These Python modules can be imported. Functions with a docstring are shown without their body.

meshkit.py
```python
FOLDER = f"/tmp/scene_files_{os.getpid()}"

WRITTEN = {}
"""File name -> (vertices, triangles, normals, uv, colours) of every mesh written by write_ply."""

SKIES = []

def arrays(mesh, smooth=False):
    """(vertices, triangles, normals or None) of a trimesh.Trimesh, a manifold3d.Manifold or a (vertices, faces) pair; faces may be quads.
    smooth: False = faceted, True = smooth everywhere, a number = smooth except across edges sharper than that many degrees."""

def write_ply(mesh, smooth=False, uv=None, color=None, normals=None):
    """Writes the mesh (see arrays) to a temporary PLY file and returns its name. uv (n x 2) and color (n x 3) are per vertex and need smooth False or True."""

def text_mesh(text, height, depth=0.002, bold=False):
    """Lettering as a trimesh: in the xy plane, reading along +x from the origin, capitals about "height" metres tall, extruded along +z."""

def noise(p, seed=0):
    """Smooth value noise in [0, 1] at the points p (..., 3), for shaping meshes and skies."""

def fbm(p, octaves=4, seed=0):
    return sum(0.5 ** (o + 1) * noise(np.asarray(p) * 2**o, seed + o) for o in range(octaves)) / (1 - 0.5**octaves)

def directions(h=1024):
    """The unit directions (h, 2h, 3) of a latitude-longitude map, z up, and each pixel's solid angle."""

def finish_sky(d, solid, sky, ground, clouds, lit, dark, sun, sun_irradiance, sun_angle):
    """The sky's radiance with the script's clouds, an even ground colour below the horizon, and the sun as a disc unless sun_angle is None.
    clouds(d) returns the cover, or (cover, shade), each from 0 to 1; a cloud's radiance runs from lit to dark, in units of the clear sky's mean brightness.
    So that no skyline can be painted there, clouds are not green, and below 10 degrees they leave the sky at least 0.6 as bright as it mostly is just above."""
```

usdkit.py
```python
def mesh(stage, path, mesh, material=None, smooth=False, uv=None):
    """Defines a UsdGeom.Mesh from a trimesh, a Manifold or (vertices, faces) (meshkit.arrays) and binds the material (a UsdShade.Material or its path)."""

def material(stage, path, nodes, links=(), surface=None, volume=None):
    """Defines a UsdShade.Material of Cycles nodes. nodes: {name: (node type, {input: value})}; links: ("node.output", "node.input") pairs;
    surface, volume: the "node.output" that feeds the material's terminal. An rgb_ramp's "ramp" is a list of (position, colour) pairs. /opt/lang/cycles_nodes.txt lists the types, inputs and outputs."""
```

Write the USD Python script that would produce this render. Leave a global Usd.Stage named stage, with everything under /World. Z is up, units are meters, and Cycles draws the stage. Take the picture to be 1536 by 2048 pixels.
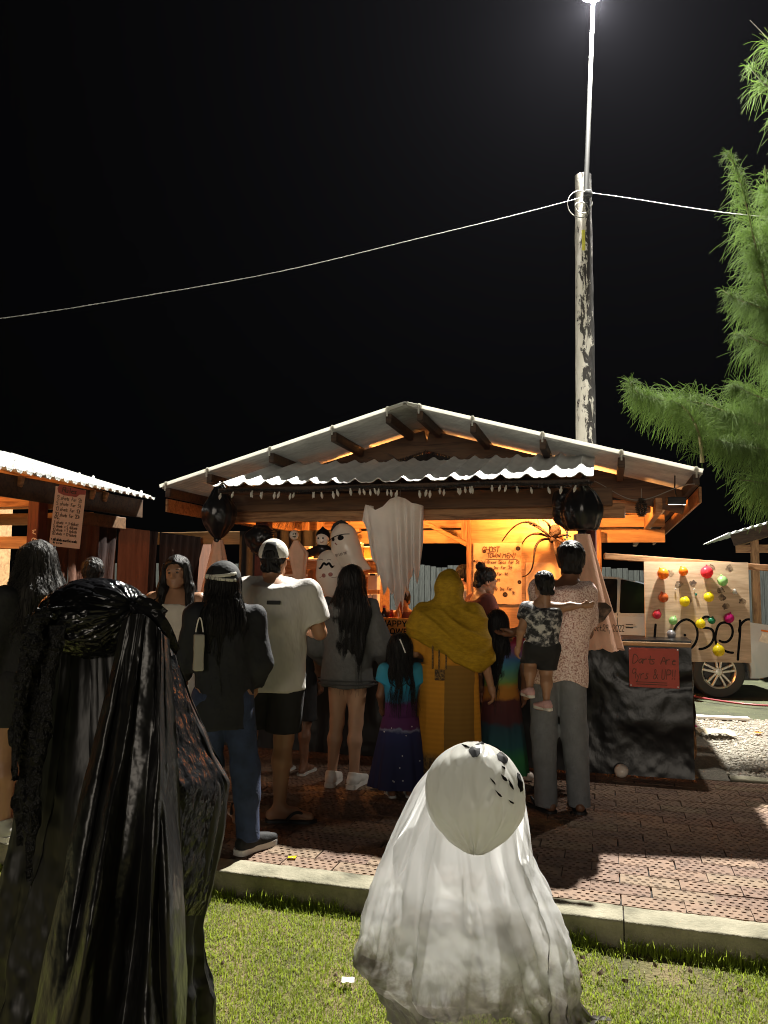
import math, random, numpy as np, trimesh, usdkit, meshkit
from pxr import Usd, UsdGeom, UsdLux, UsdShade, Gf, Sdf, Vt
from shapely.geometry import LineString, Polygon, Point, box as sbox, MultiPolygon
from shapely.ops import unary_union

stage = Usd.Stage.CreateInMemory()
UsdGeom.SetStageUpAxis(stage, "Z"); UsdGeom.SetStageMetersPerUnit(stage, 1.0)
UsdGeom.Xform.Define(stage, "/World"); UsdGeom.Scope.Define(stage, "/World/Looks")

# ------------------------------------------------------------------ camera, sky, moonlight, lamps, exposure
PITCH, ROLL, CAM_H, FPX = 5.52, 0.66, 1.48, 1540.0
_p, _r = math.radians(PITCH), math.radians(ROLL)
cF = np.array([0, math.cos(_p), math.sin(_p)]); _u = np.array([0, -math.sin(_p), math.cos(_p)]); _x = np.array([1.0, 0, 0])
cR = math.cos(_r) * _x + math.sin(_r) * _u; cU = -math.sin(_r) * _x + math.cos(_r) * _u; cC = np.array([0, 0, CAM_H])
cam = UsdGeom.Camera.Define(stage, "/World/camera")
cam.AddTransformOp().Set(Gf.Matrix4d(*cR, 0, *cU, 0, *(-cF), 0, *cC, 1))
cam.CreateHorizontalApertureAttr(36.0); cam.CreateVerticalApertureAttr(48.0); cam.CreateFocalLengthAttr(36.0 * FPX / 1536)
cam.CreateClippingRangeAttr(Gf.Vec2f(0.05, 2000))
cam.CreateExposureAttr(0.0)

HAZE = 0.00005
SUN_EL, SUN_AZ = math.radians(4.5), math.radians(191)      # the night's faint second light comes from behind the camera
SKY_STRENGTH, FILL, FILL_ANGLE = 0.00010, 0.17, 24.0
LAMP_POWER, BULB_POWER, CLIP_POWER = 36000.0, 250.0, 95.0

usdkit.material(stage, "/World/Looks/night_sky", {"s": ("sky_texture", {"sky_type": "single_scattering", "sun_disc": False, "sun_elevation": SUN_EL, "sun_rotation": SUN_AZ}),
    "b": ("background_shader", {"strength": SKY_STRENGTH})}, [("s.color", "b.color")], surface="b.background")
sky = UsdLux.DomeLight.Define(stage, "/World/sky")
UsdShade.MaterialBindingAPI.Apply(sky.GetPrim()).Bind(UsdShade.Material.Get(stage, "/World/Looks/night_sky"))
sky.GetPrim().SetCustomDataByKey("label", "black night sky over the market stalls"); sky.GetPrim().SetCustomDataByKey("kind", "structure"); sky.GetPrim().SetCustomDataByKey("category", "sky")
moon = UsdLux.DistantLight.Define(stage, "/World/moonlight")
moon.CreateNormalizeAttr(True); moon.CreateIntensityAttr(FILL); moon.CreateAngleAttr(FILL_ANGLE); moon.CreateColorAttr(Gf.Vec3f(1.0, 0.88, 0.73))
_d = Gf.Vec3d(math.sin(SUN_AZ) * math.cos(SUN_EL), math.cos(SUN_AZ) * math.cos(SUN_EL), math.sin(SUN_EL))
moon.AddTransformOp().Set(Gf.Matrix4d().SetRotate(Gf.Rotation(Gf.Vec3d(0, 0, 1), _d)))


def sphere_light(path, pos, radius, power, color):
    l = UsdLux.SphereLight.Define(stage, path); l.CreateRadiusAttr(radius); l.CreateIntensityAttr(power / (4 * math.pi ** 2 * radius ** 2)); l.CreateColorAttr(Gf.Vec3f(*color))
    l.AddTranslateOp().Set(Gf.Vec3d(*map(float, pos))); return l


# ------------------------------------------------------------------ helpers: camera geometry for laying things out at real distances
def ray(px, py): return cF + cR * (px - 768) / FPX + cU * (1024 - py) / FPX
def gnd(px, py, z=0.0):
    d = ray(px, py); return cC + d * (z - cC[2]) / d[2]
def at(px, py, y):
    d = ray(px, py); return cC + d * y / d[1]
def proj(P):
    v = np.asarray(P, float) - cC; w = v @ cF
    return np.stack([768 + FPX * (v @ cR) / w, 1024 - FPX * (v @ cU) / w], -1)


# ------------------------------------------------------------------ helpers: scene tree
_used, _xf = {}, {}
def uniq(parent, name):
    k = parent + "/" + name; n = _used.get(k, 0); _used[k] = n + 1
    return k if n == 0 else f"{k}_{n:03d}"
def tag(prim, label=None, cat=None, group=None, kind=None):
    p = prim.GetPrim() if hasattr(prim, "GetPrim") else prim
    for k, v in (("label", label), ("category", cat), ("group", group), ("kind", kind)):
        if v: p.SetCustomDataByKey(k, v)
    return p
def rotz(a): return np.array([[math.cos(a), -math.sin(a), 0], [math.sin(a), math.cos(a), 0], [0, 0, 1.0]])
def thing(name, label, cat, loc=(0, 0, 0), rz=0.0, group=None, kind=None, parent="/World"):
    path = uniq(parent, name); x = UsdGeom.Xform.Define(stage, path)
    x.AddTranslateOp().Set(Gf.Vec3d(*map(float, loc))); x.AddRotateZOp().Set(math.degrees(rz))
    _xf[path] = (np.asarray(loc, float), rotz(rz)); tag(x, label, cat, group, kind); return path
def root_of(path): return "/" + "/".join(path.split("/")[1:3])
def V(m): return meshkit.arrays(m)[:2]
def part(parent, name, mesh, mat, smooth=False, label=None, world=False, kind=None):
    path = uniq(parent, name); v, f = V(mesh)
    if world and root_of(parent) in _xf:
        o, R = _xf[root_of(parent)]; v = (v - o) @ R
    m = usdkit.mesh(stage, path, (v, f), mat, smooth=smooth)
    if label or kind: tag(m, label, None, None, kind)
    return path
def solo(name, mesh, mat, label, cat, smooth=False, group=None, kind=None):
    path = uniq("/World", name); v, f = V(mesh); o = (v.min(0) + v.max(0)) / 2; o[2] = v[:, 2].min()
    m = usdkit.mesh(stage, path, (v - o, f), mat, smooth=smooth); m.AddTranslateOp().Set(Gf.Vec3d(*map(float, o))); _xf[path] = (o, np.eye(3))
    tag(m, label, cat, group, kind); return path
def cat_(ms): return trimesh.util.concatenate([trimesh.Trimesh(*V(m), process=False) for m in ms])

# ------------------------------------------------------------------ helpers: shapes
def bx(c, s, R=None, bev=0.0):
    s = np.asarray(s, float)
    if bev:
        b = min(bev, s.min() * .45); P = []
        for ax in range(3):
            e = s / 2 - b; e[ax] = s[ax] / 2
            P += [[i * e[0], j * e[1], k * e[2]] for i in (-1, 1) for j in (-1, 1) for k in (-1, 1)]
        m = trimesh.Trimesh(np.array(P)).convex_hull
    else: m = trimesh.creation.box(s)
    v = np.array(m.vertices)
    if R is not None: v = v @ np.asarray(R).T
    return trimesh.Trimesh(v + np.asarray(c, float), m.faces, process=False)
def frame(d, up=(0, 0, 1)):
    d = np.asarray(d, float); d = d / np.linalg.norm(d); up = np.asarray(up, float)
    if abs(d @ up) > .98: up = np.array([0, 1.0, 0])
    x = np.cross(up, d); x /= np.linalg.norm(x); return np.stack([d, x, np.cross(d, x)], 1)      # columns: along, across, up
def beam(p, q, w, h, up=(0, 0, 1), bev=0.006):
    p, q = np.asarray(p, float), np.asarray(q, float); L = np.linalg.norm(q - p)
    return bx((p + q) / 2, (L, w, h), frame(q - p, up), bev)
def tube(pts, r, sides=8, caps=True):
    p = np.asarray(pts, float); n = len(p); r = np.broadcast_to(np.asarray(r, float), (n,)); t = np.gradient(p, axis=0); t /= np.linalg.norm(t, axis=1, keepdims=True) + 1e-12
    a = np.cross(t[0], [0, 0, 1.0] if abs(t[0][2]) < .9 else [1.0, 0, 0]); A = []
    for k in range(n):
        a = a - t[k] * (a @ t[k]); a /= np.linalg.norm(a) + 1e-12; A.append(a)
    A = np.array(A); B = np.cross(t, A); g = np.arange(sides) * 2 * np.pi / sides
    v = (p[:, None] + r[:, None, None] * (np.cos(g)[None, :, None] * A[:, None] + np.sin(g)[None, :, None] * B[:, None])).reshape(-1, 3)
    i, j = np.meshgrid(np.arange(n - 1), np.arange(sides), indexing="ij")
    q = np.stack([i * sides + j, i * sides + (j + 1) % sides, (i + 1) * sides + (j + 1) % sides, (i + 1) * sides + j], -1).reshape(-1, 4)
    f = np.vstack([q[:, [0, 1, 2]], q[:, [0, 2, 3]]])
    if caps:
        v = np.vstack([v, p[0], p[-1]]); c0, c1 = n * sides, n * sides + 1; k = np.arange(sides); k2 = (k + 1) % sides
        f = np.vstack([f, np.stack([k2, k, np.full(sides, c0)], 1), np.stack([(n - 1) * sides + k, (n - 1) * sides + k2, np.full(sides, c1)], 1)])
    return trimesh.Trimesh(v, f, process=False)
def spline(pts, n=24):
    from scipy.interpolate import CubicSpline
    p = np.asarray(pts, float); t = np.r_[0, np.cumsum(np.linalg.norm(np.diff(p, axis=0), axis=1))]
    return CubicSpline(t, p)(np.linspace(0, t[-1], n))
def grid(X, close=False, flip=False):
    """A sheet through the points X (rows, columns, 3)."""
    n, m = X.shape[:2]; i, j = np.meshgrid(np.arange(n - 1), np.arange(m if close else m - 1), indexing="ij"); j2 = (j + 1) % m
    q = np.stack([i * m + j, i * m + j2, (i + 1) * m + j2, (i + 1) * m + j], -1).reshape(-1, 4)
    f = np.vstack([q[:, [0, 1, 2]], q[:, [0, 2, 3]]])
    return trimesh.Trimesh(X.reshape(-1, 3), f[:, ::-1] if flip else f, process=False)
def thick(X, d, close=False):
    """A sheet given a thickness d along its normals (rim closed for open sheets)."""
    a = grid(X, close); n = meshkit.arrays(a, True)[2].reshape(X.shape); Y = X - n * d; b = grid(Y, close, flip=True); ms = [a, b]
    for r in ((0, 1), (-1, 0)):
        k = r[0]; e = np.stack([X[k], Y[k]] if k == -1 else [Y[k], X[k]])
        ms.append(grid(np.swapaxes(e, 0, 1).swapaxes(0, 1), close))
    if not close:
        for k in (0, -1):
            e = np.stack([X[:, k], Y[:, k]] if k == 0 else [Y[:, k], X[:, k]]); ms.append(grid(e))
    return cat_(ms)
def extr(poly, depth, O=(0, 0, 0), ex=(1, 0, 0), ey=(0, 0, 1)):
    """A flat outline (x right along ex, y up along ey) given a thickness along ex x ey."""
    ex, ey = np.asarray(ex, float), np.asarray(ey, float); ez = np.cross(ex, ey); ms = []
    for g in getattr(poly, "geoms", [poly]):
        if g.is_empty or g.area < 1e-9: continue
        m = trimesh.creation.extrude_polygon(g, depth, engine="earcut"); v = np.array(m.vertices)
        ms.append(trimesh.Trimesh(np.asarray(O, float) + v[:, :1] * ex + v[:, 1:2] * ey + v[:, 2:] * ez, m.faces, process=False))
    return cat_(ms)
def lathe(prof, n=24, axis=None, O=(0, 0, 0)):
    p = np.asarray(prof, float); g = np.arange(n) * 2 * np.pi / n
    X = np.stack([p[:, :1] * np.cos(g), p[:, :1] * np.sin(g), np.repeat(p[:, 1:2], n, 1)], -1)
    if axis is not None: X = X @ frame(axis)[:, [1, 2, 0]].T
    return grid(X + np.asarray(O, float), True)
def ellip(c, r, sub=3, R=None):
    m = trimesh.creation.icosphere(sub); v = np.array(m.vertices) * np.asarray(r, float)
    if R is not None: v = v @ np.asarray(R).T
    return trimesh.Trimesh(v + np.asarray(c, float), m.faces, process=False)
def norms(m): return meshkit.arrays(m, True)[2]
def wrinkle(m, amp, sc, seed=0, octv=3, mask=None):
    v, f = V(m); d = (meshkit.fbm(v * np.asarray(sc, float) + 31.7, octv, seed) - .5) * 2 * amp
    if mask is not None: d = d * mask(v)
    return trimesh.Trimesh(v + norms((v, f)) * d[:, None], f, process=False)

# ------------------------------------------------------------------ helpers: bodies as smooth distance fields
class Field:
    def __init__(self, lo, hi, h):
        self.lo = np.asarray(lo, float); self.h = h; self.n = np.ceil((np.asarray(hi, float) - self.lo) / h).astype(int) + 1
        self.ax = [self.lo[k] + h * np.arange(self.n[k]) for k in range(3)]; self.f = np.full(self.n, .5, np.float32)
    def _win(self, lo, hi):
        s = []
        for k in range(3):
            a = int(np.clip(np.floor((lo[k] - self.lo[k]) / self.h), 0, self.n[k])); b = int(np.clip(np.ceil((hi[k] - self.lo[k]) / self.h) + 1, 0, self.n[k])); s.append(slice(a, b))
        return tuple(s), [self.ax[k][s[k]].astype(np.float32) for k in range(3)]
    def _put(self, s, d, k, sub=False):
        g = self.f[s]
        if sub: self.f[s] = np.maximum(g, -d); return
        h = np.maximum(k - np.abs(g - d), 0) / k; self.f[s] = np.minimum(g, d) - h * h * k * .25
    def cone(self, a, b, ra, rb=None, k=.03, sq=(1, 1, 1)):
        rb = ra if rb is None else rb; sq = np.asarray(sq, float); a, b = np.asarray(a, float), np.asarray(b, float); m = max(ra, rb) * sq.max() + k + .05
        s, (x, y, z) = self._win(np.minimum(a, b) - m, np.maximum(a, b) + m); A, B = a / sq, b / sq; d = B - A; dd = d @ d + 1e-12
        X, Y, Z = (x / sq[0] - A[0])[:, None, None], (y / sq[1] - A[1])[None, :, None], (z / sq[2] - A[2])[None, None, :]
        t = np.clip((X * d[0] + Y * d[1] + Z * d[2]) / dd, 0, 1)
        q = np.sqrt((X - t * d[0]) ** 2 + (Y - t * d[1]) ** 2 + (Z - t * d[2]) ** 2) - (ra + (rb - ra) * t)
        self._put(s, (q * sq.min()).astype(np.float32), k); return self
    def ell(self, c, r, k=.03, sub=False, R=None):
        c, r = np.asarray(c, float), np.asarray(r, float); m = r.max() + k + .05; s, (x, y, z) = self._win(c - m, c + m)
        X, Y, Z = (x - c[0])[:, None, None], (y - c[1])[None, :, None], (z - c[2])[None, None, :]
        if R is not None:
            R = np.asarray(R, float); X, Y, Z = (R[0, i] * X + R[1, i] * Y + R[2, i] * Z for i in range(3))
        q = np.sqrt((X / r[0]) ** 2 + (Y / r[1]) ** 2 + (Z / r[2]) ** 2); g = np.sqrt((X / r[0] ** 2) ** 2 + (Y / r[1] ** 2) ** 2 + (Z / r[2] ** 2) ** 2) + 1e-6
        self._put(s, (q * (q - 1) / g).astype(np.float32), k, sub); return self
    def cut(self, p, n):
        n = np.asarray(n, float); n /= np.linalg.norm(n); o = np.asarray(p, float) @ n
        self.f = np.maximum(self.f, (self.ax[0] * n[0])[:, None, None] + (self.ax[1] * n[1])[None, :, None] + (self.ax[2] * n[2])[None, None, :] - o).astype(np.float32); return self
    def mesh(self):
        g = self.f.copy(); g[0] = g[-1] = .3; g[:, 0] = g[:, -1] = .3; g[:, :, 0] = g[:, :, -1] = .3
        ins = g < 0; n = np.array(g.shape); c = np.zeros(n - 1, np.int8)
        for i, j, k in np.ndindex(2, 2, 2): c += ins[i:n[0] - 1 + i, j:n[1] - 1 + j, k:n[2] - 1 + k]
        act = (c > 0) & (c < 8); ids = np.full(n - 1, -1, np.int64); I = np.argwhere(act); ids[act] = np.arange(len(I))
        acc = np.zeros((len(I), 3)); cnt = np.zeros(len(I))
        for a in range(3):
            e = np.eye(3, dtype=int)[a]; o1, o2 = [k for k in range(3) if k != a]
            for p, q in np.ndindex(2, 2):
                off = np.zeros(3, int); off[o1], off[o2] = p, q; A = I + off; B = A + e
                ga, gb = g[tuple(A.T)], g[tuple(B.T)]; cr = (ga < 0) != (gb < 0); t = ga / np.where(cr, ga - gb, 1)
                pt = A + e * t[:, None]; acc[cr] += pt[cr]; cnt += cr
        v = self.lo + self.h * acc / cnt[:, None]; F = []
        for a in range(3):
            e = np.eye(3, dtype=int)[a]; o1, o2 = (a + 1) % 3, (a + 2) % 3
            sl0 = [slice(1, n[k] - 1) for k in range(3)]; sl0[a] = slice(0, n[a] - 1); sl1 = list(sl0); sl1[a] = slice(1, n[a])
            A, B = ins[tuple(sl0)], ins[tuple(sl1)]; E = np.argwhere(A != B); up = A[tuple(E.T)]; E = E + np.array([s.start for s in sl0])
            u, w = np.eye(3, dtype=int)[o1], np.eye(3, dtype=int)[o2]
            q = np.stack([ids[tuple((E - u - w).T)], ids[tuple((E - w).T)], ids[tuple(E.T)], ids[tuple((E - u).T)]], 1)
            q = np.where(up[:, None], q, q[:, ::-1]); F.append(q)
        q = np.vstack(F); f = np.vstack([q[:, [0, 1, 2]], q[:, [0, 2, 3]]])
        return trimesh.Trimesh(v, f, process=False)

# ------------------------------------------------------------------ helpers: handwriting
_G = {"A": "00 36 60|12 52", "B": "00 06 46 55 44 33 03|33 53 62 51 40 00", "C": "65 46 16 04 02 10 40 61", "D": "00 06 36 64 62 30 00", "E": "60 00 06 56|03 43", "F": "00 06 56|03 43",
      "G": "55 36 16 04 02 10 40 52 53 33", "H": "00 06|60 66|03 63", "I": "30 36", "K": "00 06|56 03 60", "L": "06 00 50", "M": "00 16 33 56 60", "N": "00 06 60 66", "O": "30 11 04 26 46 64 51 30", "P": "00 06 46 65 53 03",
      "R": "00 06 46 65 43 03|33 60", "S": "55 36 15 14 53 51 30 01", "T": "06 66|36 30", "U": "06 02 00 30 42 46", "W": "06 10 34 50 66", "Y": "06 33 66|33 30", "V": "06 30 66",
      "a": "53 33 12 11 30 52|53 51 60", "b": "06 00 40 52 43 03", "c": "43 23 11 10 40", "d": "43 13 01 10 40 51|56 50", "e": "12 52 43 23 11 20 50", "f": "55 36 25 20|13 43", "h": "06 00|02 23 43 50", "i": "23 20|25 26",
      "k": "06 00|43 01 50", "l": "26 20", "m": "03 00|02 23 30|32 53 60", "n": "03 00|02 23 43 50", "o": "30 11 23 43 51 30", "p": "03 0b|02 23 43 51 30 01", "r": "03 00|02 23 43", "s": "43 13 12 41 30 00", "t": "25 20 40|03 43",
      "u": "03 01 20 40 43|43 40", "v": "03 20 43", "w": "03 10 22 30 43", "y": "03 21|43 2b 0b", "0": "30 10 02 05 26 46 65 62 50 30", "1": "14 36 30", "2": "04 06 26 56 54 32 00 60", "3": "06 46 44 33 52 40 00", "4": "40 46 02 62",
      "5": "56 06 03 43 51 40 00", "6": "46 14 01 20 40 52 43 02", "7": "06 56 20", "9": "55 46 16 03 33 54|56 54 50", ".": "20 21", ",": "21 1b", "!": "26 22|20 21", "=": "12 52|14 54", "&": "60 14 16 36 34 02 00 30 53", "*": "22 44|42 24|32 34", "-": "13 43", ":": "23 24|20 21"}
def script(text, h, w=.006, slant=.12, seed=1, adv=.78):
    """Hand lettering as a shapely outline, capitals h tall."""
    rng = random.Random(seed); x = 0; L = []
    for ch in text:
        if ch == " ": x += h * .55; continue
        for st in _G.get(ch, "").split("|"):
            P = []
            for c in st.split():
                cx = int(c[0]); cy = -2 if c[1] == "b" else int(c[1]); cx, cy = cx + rng.uniform(-.16, .16), cy + rng.uniform(-.14, .14)
                P.append((x + h * (cx / 6 * .62 + cy / 6 * slant), h * cy / 6))
            if len(P) > 2:
                for _ in range(2):
                    Q = [P[0]]
                    for a, b in zip(P, P[1:]): Q += [(a[0] * .75 + b[0] * .25, a[1] * .75 + b[1] * .25), (a[0] * .25 + b[0] * .75, a[1] * .25 + b[1] * .75)]
                    P = Q + [P[-1]]
            if len(P) > 1: L.append(LineString(P))
        x += h * adv * (.45 if ch in "Iil.,!1t:" else 1.1 if ch in "MWmw" else .8)
    return unary_union(L).buffer(w / 2, 2), x

# ------------------------------------------------------------------ materials
def mat(name, col, rough=.6, var=.15, scale=6, bump=0.0, bscale=None, metal=0.0, spec=.5, stretch=(1, 1, 1), detail=4, col2=None, ramp=None, transl=0.0, sheen=0.0, coat=0.0, alpha=1.0, world=False, dist=.02, emit=None):
    """A plain procedural surface: colour varied by noise, optional bump, optional light passing through it."""
    col = np.asarray(col, float); c2 = np.asarray(col2 if col2 is not None else col * (1 - var), float); c1 = col * (1 + var) if col2 is None else col
    N = {"tc": ("geometry", {}) if world else ("texture_coordinate", {}), "mp": ("mapping", {"mapping_type": "point", "scale": stretch}),
         "n": ("noise_texture", {"scale": scale, "detail": detail, "roughness": .6}), "r": ("rgb_ramp", {"ramp": ramp or [(.3, tuple(c2)), (.7, tuple(c1))]}),
         "p": ("principled_bsdf", {"roughness": rough, "metallic": metal, "specular_ior_level": spec, "alpha": alpha})}
    if coat: N["p"][1]["coat_weight"] = coat
    if sheen: N["p"][1]["sheen_weight"] = sheen
    L = [("tc.position" if world else "tc.object", "mp.vector"), ("mp.vector", "n.vector"), ("n.fac", "r.fac"), ("r.color", "p.base_color")]
    if bump:
        N["bn"] = ("noise_texture", {"scale": bscale or scale * 4, "detail": 3}); N["bp"] = ("bump", {"strength": bump, "distance": dist})
        L += [("mp.vector", "bn.vector"), ("bn.fac", "bp.height"), ("bp.normal", "p.normal")]
    out = "p.BSDF"
    if transl:
        N["tl"] = ("translucent_bsdf", {}); N["mx"] = ("mix_closure", {"fac": transl}); L += [("r.color", "tl.color"), ("p.BSDF", "mx.closure1"), ("tl.BSDF", "mx.closure2")]; out = "mx.closure"
    if emit:
        N["p"][1]["emission_color"] = tuple(emit[:3]); N["p"][1]["emission_strength"] = emit[3]
    return usdkit.material(stage, "/World/Looks/" + name, N, L, surface=out)

def wood(name, a, b, rough=.6, scale=3.0, bump=.25, axis=0):
    """Sawn timber: long growth rings along the piece."""
    s = [7.0, 7.0, 7.0]; s[axis] = .7
    N = {"tc": ("texture_coordinate", {}), "mp": ("mapping", {"scale": tuple(s)}), "w": ("noise_texture", {"scale": scale, "detail": 5, "distortion": 1.4}), "s": ("noise_texture", {"scale": scale * 6, "detail": 4, "distortion": .5}),
         "m": ("mix_float", {"fac": .35}), "r": ("rgb_ramp", {"ramp": [(.36, b), (.52, a), (.68, tuple(np.array(a) * 1.3))]}), "bp": ("bump", {"strength": bump, "distance": .006}), "p": ("principled_bsdf", {"roughness": rough, "specular_ior_level": .3})}
    L = [("tc.object", "mp.vector"), ("mp.vector", "w.vector"), ("mp.vector", "s.vector"), ("w.fac", "m.a"), ("s.fac", "m.b"), ("m.result", "r.fac"), ("r.color", "p.base_color"), ("m.result", "bp.height"), ("bp.normal", "p.normal")]
    return usdkit.material(stage, "/World/Looks/" + name, N, L, surface="p.BSDF")

M = {}
M["pine"] = wood("pine_timber", (.36, .19, .085), (.17, .075, .03))
M["pine_z"] = wood("pine_timber_upright", (.36, .19, .085), (.17, .075, .03), axis=2)
M["dark_wood"] = wood("dark_timber", (.06, .033, .017), (.022, .012, .007))
M["dark_wood_z"] = wood("dark_timber_upright", (.10, .055, .028), (.035, .018, .01), axis=2)
M["red_wood"] = wood("red_stained_timber", (.10, .022, .014), (.05, .011, .008), axis=2)
M["plywood"] = wood("plywood", (.46, .28, .13), (.32, .18, .08), scale=1.6, bump=.1)
M["board_ply"] = wood("game_board_plywood", (.62, .46, .30), (.48, .33, .20), scale=1.5, bump=.08)
M["grey_boards"] = wood("weathered_boards", (.052, .057, .052), (.026, .029, .027), axis=2)
M["zinc"] = mat("zinc_sheet", (.55, .56, .54), rough=.38, metal=.35, var=.2, scale=9, bump=.1)
M["fibre"] = mat("translucent_roof_sheet", (.36, .35, .31), rough=.5, var=.2, scale=5, transl=.014)
M["white_metal"] = mat("painted_roof_sheet", (.74, .75, .73), rough=.45, var=.12, scale=7, bump=.1)
M["screw"] = mat("screw_washer", (.8, .8, .78), rough=.35, var=.05)
M["steel"] = mat("galvanised_steel", (.06, .06, .06), rough=.6, metal=.1, var=.12)
M["black_sheet"] = mat("black_counter_plastic", (.004, .004, .004), rough=.27, var=.3, scale=5, bump=.22, bscale=11, dist=.02, spec=.22, stretch=(1, 1, .6))
M["black_bag"] = mat("black_plastic", (.009, .009, .010), rough=.26, var=.3, scale=5, bump=.5, bscale=9, dist=.03, spec=.45, stretch=(1, 1, .45))
M["black_matte"] = mat("black_matte_plastic", (.006, .006, .006), rough=.42, var=.35, scale=5, bump=.35, bscale=14, dist=.02, spec=.5, stretch=(1, 1, .3))
M["black_cloth"] = mat("black_cloth", (.010, .010, .011), rough=.85, var=.3, scale=20, bump=.2, bscale=60)
M["black_paint"] = mat("black_marker_paint", (.004, .0035, .0035), spec=.15, rough=.7, var=.2)
M["ink"] = mat("brown_ink", (.10, .04, .02), rough=.7, var=.1)
M["cheese"] = mat("cheesecloth", (.92, .86, .80), rough=.9, var=.05, scale=8, bump=.3, bscale=90, transl=.18)
M["beige"] = mat("beige_sheet", (.82, .50, .35), rough=.9, var=.12, scale=6, bump=.25, bscale=60, transl=.1)
M["balloon_white"] = mat("white_foil_balloon", (.72, .63, .54), rough=.25, var=.05, scale=4, bump=.15, bscale=5)
M["hair"] = mat("black_hair", (.007, .006, .005), rough=.45, var=.5, scale=30, bump=.8, bscale=70, stretch=(1, 1, .06), spec=.22)
M["hair_grey"] = mat("frizzy_dark_hair", (.030, .027, .024), rough=.6, var=.6, scale=26, bump=1.0, bscale=60, stretch=(1, 1, .14), spec=.2)
M["skin"] = mat("skin_tan", (.33, .17, .095), rough=.48, var=.08, scale=9, bump=.08, bscale=90)
M["skin_fair"] = mat("skin_light", (.42, .24, .15), rough=.48, var=.08, scale=9, bump=.08, bscale=90)
M["skin_deep"] = mat("skin_brown", (.17, .078, .042), rough=.48, var=.08, scale=9, bump=.08, bscale=90)
M["eye"] = mat("eye", (.05, .04, .035), rough=.15, var=.1)
M["lips"] = mat("lips", (.30, .10, .08), rough=.4, var=.08)
M["white_cloth"] = mat("white_cotton", (.53, .51, .48), rough=.9, var=.05, scale=9, bump=.5, bscale=9, dist=.05, stretch=(1, 1, .5), spec=.2)
M["grey_hood"] = mat("grey_sweatshirt", (.095, .095, .093), rough=.95, var=.12, scale=40, bump=.3, bscale=120)
M["grey_trim"] = mat("sweatshirt_ribbing", (.045, .045, .045), rough=.95, var=.1, scale=60)
M["grey_jeans"] = mat("grey_jeans", (.17, .182, .195), rough=.9, var=.15, scale=14, bump=.3, bscale=140)
M["blue_jeans"] = mat("blue_jeans", (.022, .035, .085), rough=.9, var=.35, scale=12, bump=.3, bscale=130)
M["maroon"] = mat("maroon_cotton", (.12, .030, .022), rough=.9, var=.12, scale=12, bump=.2, bscale=60)
M["shoe_white"] = mat("white_leather", (.66, .64, .60), rough=.5, var=.08, scale=15)
M["shoe_grey"] = mat("pale_rubber", (.45, .44, .41), rough=.6, var=.1, scale=15)
M["black_rubber"] = mat("black_rubber", (.014, .014, .014), rough=.55, var=.2)
M["pink_shirt"] = mat("speckled_pink_shirt", (.62, .45, .40), rough=.9, scale=95, detail=5, ramp=[(.38, (.34, .16, .13)), (.50, (.74, .54, .47)), (.62, (.84, .72, .66))], bump=.1, bscale=40)
M["toddler_shirt"] = mat("black_white_print_shirt", (.4, .4, .4), rough=.9, scale=26, detail=5, ramp=[(.44, (.02, .02, .024)), (.52, (.13, .13, .14)), (.60, (.50, .48, .47))])
M["mustard"] = mat("mustard_scarf", (.36, .215, .010), rough=.75, var=.25, scale=24, bump=.2, bscale=90, stretch=(1, 1, 2.5), spec=.2)
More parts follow.
